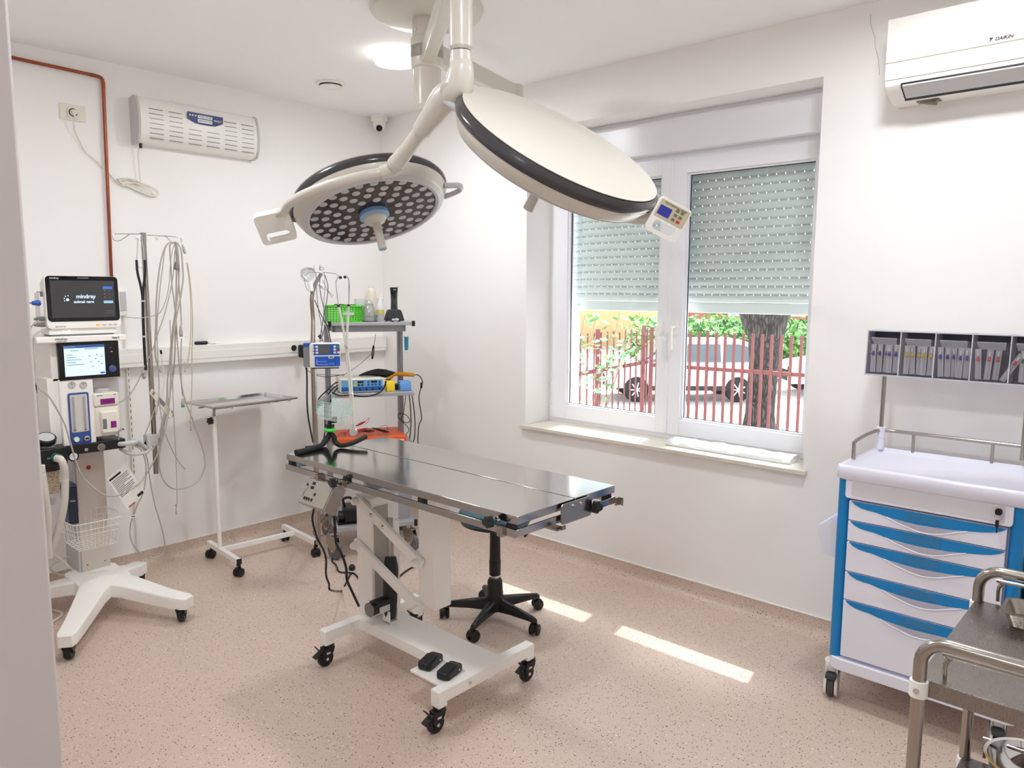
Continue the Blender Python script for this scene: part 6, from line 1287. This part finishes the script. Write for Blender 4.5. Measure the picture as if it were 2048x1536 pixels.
# clipper in its stand
a, c = Tx(771, 646, .03), Tx(808, 646, .03); cxm_ = (a.x+c.x)/2; hw = (c.x-a.x)/2; zt1 = Tx(790, 619, .03).z; zt2 = Tx(790, 573, .03).z
M = MT @ Matrix.Translation((cxm_, .055, ZT1)); cs = thing('clipper_stand', 'black charging stand with lettering at the right end of the top shelf', 'charger', M=M)
H1 = zt1-ZT1; put('stand', B(M).ring([[V(x, y, z) for x, y in ((-w1, -d1), (w1, -d1), (w1, d1), (-w1, d1))] for w1, d1, z in ((hw, .05, .006), (hw*.98, .048, .012), (hw*.86, .040, H1*.55), (hw*.72, .032, H1*.9), (hw*.6, .028, H1))]), BLACK, cs, bv=.006, seg=3)
for x in (-hw*.7, hw*.7, 0): put('foot', B(M).bx(x-.008, x+.008, -.045, .045, 0, .007), LGREY, cs)
text('lettering', 'andis', .020, M @ Matrix.Translation((0, -.0495, H1*.22)) @ Matrix.Rotation(math.radians(82), 4, 'X'), WINK, cs, bold=.0006)
cl = thing('hair_clipper', 'black hair clipper standing upright in its charging stand', 'hair clipper', M=M @ Matrix.Translation((0, -.01, H1*.5)))
H2 = zt2-ZT1; put('body', B(M).ring([[V(w1*math.cos(k*math.pi/8), -.012+d1*math.sin(k*math.pi/8), z) for k in range(16)] for w1, d1, z in ((.020, .016, H1*.55), (.021, .018, H1*1.1), (.0195, .018, H2*.6), (.021, .019, H2*.78), (.0235, .018, H2*.93), (.0235, .014, H2*.97))]), mat('clipper_grey', (52, 56, 60), .35), cl)
put('front_shield', B(M).ring([[V(w1*math.cos(math.pi+k*math.pi/8), -.013+.0195*math.sin(math.pi+k*math.pi/8), z) for k in range(9)]+[V(w1, -.012, z), V(-w1, -.012, z)] for w1, z in ((.004, H2*.62), (.014, H2*.70), (.0215, H2*.80), (.0236, H2*.95))]), BLACKG, cl)
put('blade', B(M).bx(-.024, .024, -.03, .004, H2*.97, H2), CHROME, cl, bv=.001); text('lettering', 'andis', .009, M @ Matrix.Translation((0, -.0330, H2*.91)) @ Matrix.Rotation(math.pi/2, 4, 'X'), WINK, cl)
put('switch', B(M).bx(-.005, .005, -.033, -.028, H1*1.15, H1*1.35), BLACKG, cl)
# tube hanging on the right post
a, c = Tx(812, 673, .10), Tx(814, 706, .10); t = thing('ointment_tube', 'teal and white tube hanging below the right end of the top shelf', 'tube', M=MT @ Matrix.Translation((c.x, .1, c.z)))
put('tube', B(MT).ring([[V(c.x-.003+w1*math.cos(k*math.pi/6), .1+d1*math.sin(k*math.pi/6), z) for k in range(12)] for w1, d1, z in ((.010, .010, c.z+.018), (.012, .011, c.z+.04), (.013, .006, a.z-.01), (.0135, .001, a.z))]), mat('tube_teal', (20, 140, 170), .35), t)
put('cap', B(MT).cyl((c.x-.003, .1, c.z), (c.x-.003, .1, c.z+.018), .009), PLW, t)
o = put('sticky_hook', B(MT).bx(pr_+.016, c.x+.004, .095, .105, a.z-.004, a.z+.004), PLW); tag(o, 'small white hook holding the teal tube', 'hook')
# diathermy unit
a, c = Tx(680, 770, .03), Tx(767, 770, .03); zt_u, zb_u = Tx(720, 760, .03).z, ZM; 
esu = thing('electrosurgical_unit', 'white and blue electrosurgical unit with keypad on the middle shelf', 'electrosurgical unit', M=MT @ Matrix.Translation(((a.x+c.x)/2, .15, ZM)))
put('case', B(MT).bx(a.x, c.x, .03, .27, ZM+.004, zt_u+.006), CREAM, esu, bv=.004)
b = B(MT); H = zt_u-ZM; W = c.x-a.x; X = lambda u: a.x+W*u
Zz = lambda v: ZM+.008+(H-.006)*v
fpn = put('light_panel', B(MT).bx(X(.03), X(.985), .0285, .031, Zz(.40), Zz(.97)), mat('panel_light_blue', (110, 170, 214), .4), esu)
put('dark_panel', B(MT).bx(X(.03), X(.985), .0285, .031, Zz(.03), Zz(.40)), mat('panel_mid_blue', (30, 96, 168), .4), esu)
put('display', B(MT).bx(X(.40), X(.54), .027, .0285, Zz(.72), Zz(.88)).bx(X(.71), X(.85), .027, .0285, Zz(.72), Zz(.88)), BLACK, esu)
for u, v, m in ((.35, .78, 'y'), (.35, .52, 'y'), (.43, .55, 'k'), (.51, .55, 'k'), (.65, .78, 'b'), (.65, .55, 'b'), (.74, .55, 'b'), (.82, .55, 'b'), (.91, .78, 'b'), (.91, .55, 'b')):
    put('key', B(MT).bx(X(u-.025), X(u+.025), .0265, .0285, Zz(v-.08), Zz(v+.08)), {'y': mat('key_yellow', (240, 206, 40), .4), 'k': mat('key_olive', (60, 62, 50), .5), 'b': mat('key_blue', (20, 84, 156), .4)}[m], esu)
for u in (.3, .45, .6, .75, .9): put('socket', B(MT).cyl((X(u), .0285, Zz(.2)), (X(u), .026, Zz(.2)), .006), BLACK, esu)
o = put('feet', B(MT).bx(X(.05), X(.12), .05, .25, ZM, ZM+.005).bx(X(.88), X(.95), .05, .25, ZM, ZM+.005), BLACK, esu)
# yellow and black hand vacuum
t = thing('thermal_cutter', 'black and orange corded hand tool lying across the middle shelf', 'hand tool', M=MT @ Matrix.Translation((Tx(780, 755, .16).x, .16, ZM)))
dd = .16
T3 = lambda px, py, d=dd: Tx(px, py, d)
put('black_body', B(MT).tube([T3(718, 751), T3(735, 747), T3(755, 745), T3(772, 747), T3(790, 747)], .02, 12, 3, radii=[.004, .014, .024, .026, .010]), BLACK, t)
put('orange_handle', B(MT).tube([T3(776, 758), T3(782, 752), T3(790, 748), T3(805, 748), T3(828, 750)], .012, 12, 3, radii=[.018, .016, .013, .014, .012]), mat('tool_orange', (222, 148, 20), .35), t)
put('rest', B(MT).bx(T3(772, 770).x, T3(780, 770).x, .14, .18, ZM, T3(776, 758).z), BLACK, t)
put('cord', B(MT).tube([T3(828, 750), T3(836, 750), T3(842, 756), T3(845, 765), T3(842, 775), T3(838, 795), T3(842, 825), T3(843, 838), T3(838, 850), T3(836, 870), T3(836, 892)], .003, 6, 4).tube([T3(843, 765), T3(842.5, 776)], .007, 8, 0), BLACK, t)
for nm, lab, cat_, p0, p1, rgb in (('yellow_box', 'small rounded yellow box on the middle shelf', 'box', (773, 763), (790, 782), (240, 204, 30)), ('blue_box', 'small sky blue box with a sloping face on the middle shelf', 'box', (800, 763), (823, 782), (96, 150, 214))):
    a, c = Tx(*p0, .04), Tx(*p1, .04); M = MT @ Matrix.Translation(((a.x+c.x)/2, .04, ZM)); t = thing(nm, lab, cat_, M=M); w1 = (c.x-a.x)/2; hh = a.z-ZM
    pr = [(-.0, 0), (-.0, hh*.55), (.012, hh), (.07, hh), (.07, 0)]
    put('body', B(M).ring([[V(x, y, z) for y, z in pr] for x in (-w1, w1)]), mat(nm, rgb, .4), t, bv=.005, seg=3); put('lid_line', B(M).bx(-w1-.0005, w1+.0005, .010, .071, hh*.60, hh*.62), BLACK, t)
o = put('power_strip', B(MT).bx(Tx(790, 775, .12).x, Tx(804, 775, .12).x, .10, .16, ZM, ZM+.035), BLACK, bv=.004); tag(o, 'black adapter between the yellow and blue boxes', 'adapter')
# black looped cable in front of the unit, wires into the unit
cable('unit_cable', [MT @ Tx(x, y, -.012) for x, y in ((664, 785), (680, 791), (700, 790), (725, 793), (745, 791), (762, 783), (770, 770), (772, 762))], .0042, BLACK, 'black cable drooping in front of the electrosurgical unit', 'cable')
for k, pts in enumerate((((676, 764), (668, 768), (655, 780), (642, 792), (636, 800)), ((676, 770), (665, 778), (655, 792), (650, 810), (650, 860), (645, 890)), ((676, 775), (668, 785), (662, 800), (658, 812)), ((688, 749), (655, 754), (640, 752), (625, 748)))):
    cable('unit_cable', [MT @ Tx(x, y, .02) for x, y in pts], .004 if k < 3 else .0018, BLACK, ('black cable from the unit falling to the far left', 'black cable from the unit falling behind the tripod', 'short black cable end left of the unit', 'thin black wire running left behind the pump')[k], 'cable')
cable('thin_wire', [MT @ Tx(x, y, .10) for x, y in ((751, 668), (750, 680), (748, 690))], .0014, BLACK, 'thin black wire hanging from the top shelf with a small bundle', 'wire')
o = put('wire_bundle', B(MT).tube([Tx(747, 690, .10), Tx(745, 700, .10), Tx(744, 718, .10), Tx(747, 710, .10), Tx(748, 692, .10)], .0035, 8, 3), BLACK); tag(o, 'small black bundle of tied wire under the top shelf', 'wire')
cable('thin_wire', [MT @ Tx(x, y, .10) for x, y in ((744, 706), (735, 715), (715, 732), (700, 742), (685, 752))], .0014, BLACK, 'thin wire sloping from the wire bundle down to the unit', 'wire')
for k, pts in enumerate((((812, 783), (808, 820), (803, 840), (812, 850), (818, 860), (812, 870), (811, 885)), ((818, 783), (821, 820), (822, 850), (818, 885)), ((823, 783), (828, 820), (830, 850), (828, 880), (820, 890)))):
    cable('shelf_cable', [MT @ Tx(x, y, .18) for x, y in pts], .0022+.001*(k > 0), BLACK, ('thin black cable with a coil right of the cart post', 'black cable hanging straight right of the cart post', 'outer black cable curving beside the cart post')[k], 'cable')
cable('shelf_cable', [MT @ Tx(796+26*math.cos(a)*.45+12, 836+8*math.sin(a)+5*math.cos(a), .175) for a in [k*math.pi/5 for k in range(19)]], .0022, BLACK, 'small black coil hanging right of the cart post', 'cable')
# orange unit with red leads
a, c = Tx(670, 880, .02), Tx(813, 880, .02); zo = Tx(813, 871, .02).z
ob = thing('orange_unit', 'bright orange boxed instrument on the lower shelf of the corner cart', 'instrument', M=MT @ Matrix.Translation(((a.x+c.x)/2, .15, ZL)))
put('case', B(MT).bx(a.x, c.x, .02, .34, ZL+.001, zo), mat('case_orange', (240, 96, 28), .45), ob, bv=.005)
put('sticker', B(MT).bx(Tx(796, 886, .02).x, Tx(808, 886, .02).x, .0185, .0205, ZL+.008, ZL+.028), PLW, ob)
for k, pts in enumerate((((690, 872), (700, 862), (715, 866), (730, 858), (745, 860), (765, 868), (775, 872)), ((700, 874), (720, 868), (745, 866), (760, 860), (775, 852), (780, 858), (778, 866)), ((676, 875), (684, 866), (695, 868), (690, 874)))):
    pp_ = [MT @ V(Tx(x, y, .02+.10*(878-y)/10).x, .03+.013*(880-y), zo+.004) for x, y in pts]
    cable('red_lead', pp_, .0016, RED, ('red lead curling along the middle of the orange unit', 'red lead reaching the right side of the orange unit', 'short red loop on the left of the orange unit')[k], 'lead', group='red leads on the orange unit')
for k, (p, q, m) in enumerate((((712, 852), (731, 843), RED), ((712, 864), (735, 857), RED), ((745, 856), (778, 867), BLACK), ((722, 862), (748, 862), BLACK))):
    yy = .12; a_, c_ = Tx(*p, yy), Tx(*q, yy); a_.z = max(a_.z, zo+.008); c_.z = max(c_.z, zo+.008)
    o = put('test_clip', B(MT).tube([a_, a_.lerp(c_, .3), a_.lerp(c_, .7), c_], .006, 8, 0, radii=[.003, .006, .0075, .003]), m); tag(o, ('upright red clip on the orange unit', 'flat red clip on the orange unit', 'slanting black probe at the right on the orange unit', 'black probe lying left on the orange unit')[k], 'clip')
cable('red_lead', [MT @ Tx(x, y, .12) for x, y in ((730, 844), (738, 836), (737, 842), (732, 848))], .0015, RED, 'red lead standing up in a loop above the orange unit', 'lead')
bg = B(MT); rnd = random.Random(5); g = []
for i in range(15):
    row = []
    for j in range(7):
        x = Tx(700, 890, -.03).x+(Tx(800, 890, -.03).x-Tx(700, 890, -.03).x)*i/14; y = -.05+.09*j/6; row.append(V(x+.004*rnd.uniform(-1, 1), y, ZL+.020+.020*math.sin(j*.9)-.010*(j < 2)+.006*noise.noise(V(i*.8, j*1.1, 3))))
    g.append(row)
fs = [(i*7+j, i*7+j+1, (i+1)*7+j+1, (i+1)*7+j) for i in range(14) for j in range(6)]
bg.add([v for r in g for v in r], fs); o = put('plastic_bag', bg, clear_mat('bag_film', (.80, .86, .92), .3, .3, .15)); md = o.modifiers.new('thick', 'SOLIDIFY'); md.thickness = .001; tag(o, 'crumpled bluish plastic bag at the front of the orange unit', 'plastic bag')
# things on the base shelf
a, c = Tx(682, 1030, .05), Tx(722, 1030, .05)
t = thing('vacuum_pump', 'black pump with hoses on the base shelf of the corner cart', 'pump', M=MT @ Matrix.Translation(((a.x+c.x)/2, .1, ZBs)))
zz = Tx(700, 1018, .05).z
put('motor', B(MT).bx(a.x+.02, c.x, .05, .20, ZBs+.006, zz), BLACK, t, bv=.01, seg=3); put('side_cylinder', B(MT).cyl((a.x-.01, .1, ZBs+.04), (a.x+.03, .1, ZBs+.04), .034), BLACK, t)
put('base', B(MT).bx(a.x-.02, c.x+.02, .04, .21, ZBs, ZBs+.008), BLACK, t); put('hose', B(MT).tube([(a.x+.03, .12, zz), (a.x+.02, .10, zz+.05), (a.x+.06, .09, zz+.06), (a.x+.09, .12, zz+.01)], .008, 8, 4), BLACK, t)
put('valve', B(MT).cyl((c.x-.04, .1, zz), (c.x-.04, .1, zz+.025), .012), CHROME, t)
t = thing('storage_crate', 'large grey plastic crate on the base shelf behind the table columns', 'crate', M=MT @ Matrix.Translation((.3, .2, ZBs)))
a, c = Tx(742, 1020, .03), Tx(838, 1020, .03); zz = Tx(780, 985, .03).z; b = B(MT); y1 = .38; cx_ = min(c.x, CW-.01)
b.ring([[V(x, y, z) for x, y in ((a.x+i, .04+i), (cx_-i, .04+i), (cx_-i, y1-i), (a.x+i, y1-i))] for i, z in ((.02, ZBs+.001), (0, zz), (-.006, zz), (-.006, zz+.006), (.003, zz+.006), (.022, ZBs+.006))]); put('tub', b, mat('crate_grey', (160, 160, 165), .4), t)
# =================== infusion stand ===================
ipx = dep(631, 880, 4.06); IX, IY = ipx.x, ipx.y
isd = thing('infusion_stand', 'steel infusion stand with bent top clamped to the corner cart', 'infusion stand', (IX, IY, .03))
zb2 = hgt(631, 690, IX, IY)
put('pole', B().cyl((IX, IY, ZBs+.03), (IX, IY, zb2), .0145, n=18), STEEL2, isd)
E_ = lambda px, py, dd=0: dep(px, py, 4.12+dd)
kx = dep(627, 684, 4.10)
put('bent_pole', B().tube([V(IX, IY, zb2-.12), V(IX, IY, zb2), dep(626, 640, 4.10), dep(623.5, 600, 4.10), dep(628, 575, 4.12), dep(636, 558, 4.14), dep(643, 547, 4.15)], .0105, 12, 4, radii=[.014, .0125, .011, .011, .011, .0105, .010]), mat('taupe_tube', (140, 130, 122), .4, .5), isd)
fp_ = MT @ V(-.004, .06, 0)
for z_ in (ZL-.012, ZM-.012): put('pole_bracket', B().beam((IX, IY, z_), (fp_.x, fp_.y, z_), .03, .02), ALU, isd)
put('knob', knob(B(), E_(636, 673), (1, -.5, 0), .014, .012), BLACK, isd)
put('hook_ring', B().tube([E_(643+5*math.cos(t_), 537+3*math.sin(t_), .02*math.sin(t_)) for t_ in [k*math.pi/4 for k in range(8)]], .002, 6, 2, closed=True).tube([E_(640, 530), E_(640, 545), E_(642, 547)], .003, 6, 3).tube([E_(645, 545), E_(660, 546), E_(672, 548), E_(677, 553), E_(684, 554)], .002, 6, 3).tube([E_(640, 545), E_(628, 545), E_(617, 545), E_(610, 552), E_(606, 544)], .002, 6, 3).tube([E_(628, 530), E_(628, 545)], .002, 6, 0), CHROME, isd)
# pump
FPm = dep(650, 711, 3.98); ux_ = V(math.cos(ang-.1), math.sin(ang-.1), 0); Mpp = fr(FPm, ux_, (0, 0, 1)); s_px = FPX/3.98
ip = thing('infusion_pump', 'white and blue infusion pump with small grey screen on the infusion stand', 'infusion pump', M=Matrix.Translation(FPm))
wP, hP = .158, .130
put('body', B(Mpp).prism(rrect(wP, hP, .014, 5), Matrix(), -.075, 0), PLW, ip, bv=.004)
put('side_case', B(Mpp).prism(rrect(.04, hP*.94, .008, 4, -wP/2-.012, 0), Matrix(), -.085, -.012), GREYP if False else ALU, ip, bv=.003)
put('blue_corner', B(Mpp).prism(rrect(.038, .020, .004, 4, -wP/2-.012, hP*.42), Matrix(), -.086, -.010), BLUE, ip)
up = put('key_panel', B(Mpp).prism(rrect(wP*.86, hP*.44, .006, 4, .008, hP*.24), Matrix(), 0, .002), BLUE, ip)
put('screen', B(Mpp).prism(rrect(wP*.36, hP*.36, .002, 2, -.002, hP*.26), Matrix(), .002, .0035), mat('lcd_grey', (96, 98, 100), .25), up)
for i in range(3):
    for sx_, m in ((-.40, PLW), (-.27, PLW), (.31, PLW), (.43, [mat('key_green', (40, 170, 110), .4), RED, PLW][i])): put('key', B(Mpp).prism(rrect(.014, .0105, .004, 3, wP*sx_+.002, hP*(.36-.12*i)), Matrix(), .002, .004), m, up)
dr = put('door_panel', B(Mpp).prism(rrect(wP*.82, hP*.40, .004, 4, .012, -hP*.24), Matrix(), 0, .004), mat('door_blue', (24, 90, 196), .35), ip)
b = B(Mpp); b.bx(-wP*.25, wP*.05, -hP*.25, -hP*.24, .004, .0046).bx(-wP*.27, -wP*.26, -hP*.36, -hP*.14, .004, .0046).bx(-wP*.26, wP*.1, -hP*.365, -hP*.355, .004, .0046)
for k in range(3): b.bx(wP*(.14+.06*k), wP*(.17+.06*k), -hP*.35, -hP*.33, .004, .0046)
put('door_print', b, WINK, dr)
put('door_latch', B(Mpp).prism(rrect(.028, .014, .006, 4, wP*.2, -hP*.07), Matrix(), .003, .009).mat(1).prism(rrect(.020, .008, .003, 3, wP*.2, -hP*.07), Matrix(), .009, .010), [PLW, GREYP], ip)
put('bottom_rim', B(Mpp).bx(-wP*.45, wP*.45, -hP*.5-.006, -hP*.5+.002, -.07, -.01), mat('navy_plastic', (34, 44, 66), .4), ip); put('mount_clamp', B(Mpp).bx(-.05, -.02, -.04, .04, -.1, -.074), BLACK, ip)
cable('pump_power_cable', [dep(x, y, 4.0) for x, y in ((613, 735), (614, 760), (614, 800), (616, 830), (621, 860), (626, 885))], .0045, BLACK, 'thick black cable hanging below the infusion pump left of the pole', 'cable')
PURP = mat('purple_cable', (96, 72, 110), .5)
for k, pts in enumerate((((640, 545), (640, 580), (646, 610), (652, 640), (648, 660), (643, 682)), ((648, 545), (650, 570), (648, 600), (648, 640), (655, 660), (661, 685)), ((650, 550), (656, 575), (652, 610), (646, 640), (642, 665), (640, 684)), ((632, 545), (633, 580), (637, 620), (643, 650), (645, 684)), ((629, 600), (640, 625), (652, 648), (658, 665), (662, 685)))):
    cable('sensor_lead', [dep(x, y, 4.04-.01*k) for x, y in pts], .0022, [PURP, CABLEG, PURP, GREYP, BLACK][k], ('purple lead bowing right over the infusion stand', 'grey lead curving from the hook to the pump top', 'purple lead running straight down behind the pump', 'dark grey lead left of the purple ones', 'black lead crossing behind the infusion stand')[k], 'lead', n=6, sm=4)
t = thing('oxygen_mask', 'clear face mask hanging at the top left of the infusion stand', 'mask', dep(615, 560, 4.1))
MO = fr(dep(615, 548, 4.08), (.5, -.3, .8), (.3, .1, -.2)); put('mask_shell', B(MO).lathe([(.006, .035), (.02, .03), (.034, .01), (.04, -.012), (.042, -.012), (.036, .012), (.022, .034), (.006, .04)], None, 24), CLEARP, t)
put('valve', B().cyl(dep(620, 565, 4.08), dep(623, 583, 4.08), .014, .012).cyl(dep(636, 568, 4.07), dep(646, 573, 4.07), .010, .008), PLW, t, bv=.002)
put('strap', B().tube([dep(609, 558, 4.08), dep(612, 575, 4.08), dep(622, 585, 4.08)], .0015, 6, 3).tube([dep(645, 560, 4.07), dep(655, 580, 4.07), dep(667, 592, 4.07)], .0015, 6, 3).tube([dep(640, 575, 4.07), dep(655, 582, 4.07), dep(665, 596, 4.07)], .0015, 6, 3), GREYP, t)
# clear-tubed stethoscope
D5 = 4.0; t = thing('stethoscope', 'stethoscope with milky tubes hanging right of the infusion pump', 'stethoscope', dep(686, 554, D5)); e_ = lambda pts: [dep(x, y, D5) for x, y in pts]
put('ear_tube', B().tube(e_([(680, 553), (674, 558), (672, 568), (674, 590), (677, 612)]), .0032, 8, 4), CHROME, t); put('ear_tube', B().tube(e_([(690, 552), (696, 556), (698, 566), (698, 590), (697, 612)]), .0032, 8, 4), CHROME, t)
for x, y in ((681, 555), (690, 554)): put('ear_tip', B().sph(dep(x, y, D5), .0085, 12, 8), BLACK, t)
MILK = mat('milky_tube', (214, 212, 200), .35)
put('milky_tube', B().tube(e_([(677, 612), (683, 640), (690, 680), (694, 720), (699, 770), (702, 810), (704, 850)]), .0062, 10, 4), MILK, t); put('milky_tube', B().tube(e_([(697, 612), (696, 640), (694, 680), (697, 720), (703, 770), (706, 810), (708, 850)]), .0062, 10, 4), MILK, t)
for (x, y) in ((693, 692), (701, 787)): put('tube_clip', B().cyl(dep(x, y-2, D5-.002), dep(x, y+2, D5-.002), .013), CHROME, t)
for x, y in ((677, 612), (697, 611)): put('collar', B().cyl(dep(x, y-2, D5), dep(x, y+2, D5), .0078), BLACK, t)
q = dep(707, 864, D5-.02); put('chest_piece', B().lathe([(.010, -.012), (.021, -.009), (.022, -.004), (.012, .0), (.019, .005), (.019, .008), (0, .008)], fr(q, _r, _u), 28).cyl(dep(706, 848, D5), dep(707, 858, D5-.01), .0055), CHROME, t)
# =================== flexible tripod and hand plates on the table ===================
D6 = 3.38; tq = onz(660, 893, ZT); e6 = lambda pts, dd=0: [dep(x, y, D6+dd) for x, y in pts]
tri = thing('flexible_tripod', 'black bendable-legged holder with green ring standing on the table end', 'tripod', (tq.x, tq.y, ZT))
hub = dep(660, 862, D6)
def leg_to(px, py, mids):
    e = onz(px, py, ZT+.011); pts = [hub]+[V(*m) for m in mids]+[e]; return pts
la = onz(592, 905, ZT+.010); lb_ = onz(630, 896, ZT+.011)
put('leg', B().tube([hub+V(0, 0, -.01), dep(654, 878, D6), dep(645, 889, D6-.02), lb_, la.lerp(lb_, .4), la], .0115, 12, 4, radii=[.011, .0115, .0115, .0115, .0115, .012]), RUBBER, tri)
la = onz(682, 891, ZT+.012); put('leg', B().tube([hub+V(0, 0, -.01), dep(668, 873, D6), dep(671, 884, D6), la, dep(705, 886, D6), dep(732, 873, D6+.06)], .011, 12, 4), RUBBER, tri)
la = onz(640, 893, ZT+.011); put('leg', B().tube([hub+V(0, 0, -.012), dep(650, 880, D6+.06), la, onz(612, 897, ZT+.011)], .011, 12, 4), RUBBER, tri)
put('green_ring', B().lathe([(.012, -.008), (.026, -.006), (.028, 0), (.024, .006), (.012, .008)], Matrix.Translation(hub+V(0, 0, .006)), 28), mat('ring_green', (70, 200, 60), .4), tri)
put('head_knob', knob(B(), hub+V(0, 0, .010), (0, 0, 1), .02, .014, 5), BLACK, tri)
put('clamp_head', B().tube([hub+V(0, 0, .025), hub+V(.003, 0, .045), dep(672, 842, D6)], .009, 10, 3).bx(*[v for p in zip(dep(664, 846, D6)-V(0, 0, 0), dep(677, 834, D6)+V(0, .012, 0)) for v in p]), BLACK, tri, bv=.003)
HANDC = clear_mat('plate_clear', (.93, .98, .96), .25, .10)
EDGE = mat('edge_mint', (150, 226, 204), .4)
def hand_plate(label, Mh, s):
    out = []
    fingers = [(-.030, .030, .042, .010), (-.012, .036, .062, .010), (.008, .036, .066, .010), (.028, .030, .056, .010)]
    pts = [(-.034, -.05), (-.036, -.01), (-.036, .02)]
    for (x, yb, yt, w) in fingers: pts += [(x-w*.75, yb-.004), (x-w*.7, yt-.006), (x-.004, yt), (x+.004, yt), (x+w*.7, yt-.006), (x+w*.75, yb-.004)]
    pts += [(.038, .0), (.058, .012), (.066, .006), (.060, -.008), (.038, -.028), (.032, -.05)]
    pts = [(x*s, y*s) for x, y in pts]; t = thing('hand_plate', label, 'plate', M=Mh)
    put('sheet', B(Mh).prism(pts, Matrix(), 0, .0015), HANDC, t); put('rim', B(Mh).tube([(x, y, .001) for x, y in pts], .0011, 5, 0, closed=True), EDGE, t)
    b = B(Mh)
    for x, yb, yt, w in fingers:
        for k in range(7): b.cyl((x*s, (-.035+k*.010)*s, .0012), (x*s, (-.030+k*.010)*s, .0012), .0006, n=5)
    put('dotted_line', b, WINK, t); return t
r6, u6 = _r, _u
hand_plate('clear hand-shaped plate with mint rim pointing left above the tripod', fr(dep(662, 824, D6-.02), (u6*.95+r6*.2), (-r6)), 1.05)
hand_plate('clear hand-shaped plate with mint rim pointing right above the tripod', fr(dep(678, 822, D6+.03), (-u6*.95+r6*.2), (r6*.95+u6*.25)), .95)
# =================== black cables under the table ===================
for k, (pts, r) in enumerate(((((628, 1015), (625, 1040), (634, 1075), (647, 1100), (652, 1120), (652, 1150), (658, 1168), (661, 1180), (683, 1182), (690, 1170), (700, 1150), (706, 1146)), .0045), (((668, 1022), (670, 1055), (672, 1085), (684, 1110), (692, 1135), (694, 1160), (705, 1185), (718, 1213)), .0055), (((706, 1146), (695, 1145), (678, 1143), (672, 1130), (664, 1122), (668, 1116), (690, 1112)), .0045), (((706, 1146), (712, 1150), (719, 1160)), .0045), (((797, 1155), (808, 1145), (820, 1137), (832, 1132)), .005))):
    P = []
    for i, (x, y) in enumerate(pts):
        g = onz(x, y, .006); f_ = dep(x, y, 3.18)
        P.append(f_ if f_.z > .0 and (k < 2 and i < len(pts)*(.62 if k == 0 else .99)) else g)
    cable('floor_cable', P, r, BLACK, ('black cable from the control box looping down to the floor', 'thick black cable from the control box down to the table base', 'black cable lying on the floor left of the fixed column', 'short black cable end going behind the fixed column', 'black cable on the floor between the table columns')[k], 'cable')
q = onz(704, 1140, .0); o = put('cable_plug', B().lathe([(.014, 0), (.019, .008), (.019, .022), (.010, .032), (0, .034)], Matrix.Translation((q.x, q.y, .0)), 10), BLACK); origin(o, (q.x, q.y, 0)); tag(o, 'black plug lying on the floor left of the table column', 'plug')
cable('floor_cable', [MT @ Tx(x, y, yy) for x, y, yy in ((655, 1030, .0), (640, 1045, -.02), (627, 1062, -.03), (632, 1072, -.03), (650, 1068, -.02), (662, 1050, .0))], .002, BLACK, 'thin black wire loop near the cart wheel', 'cable')
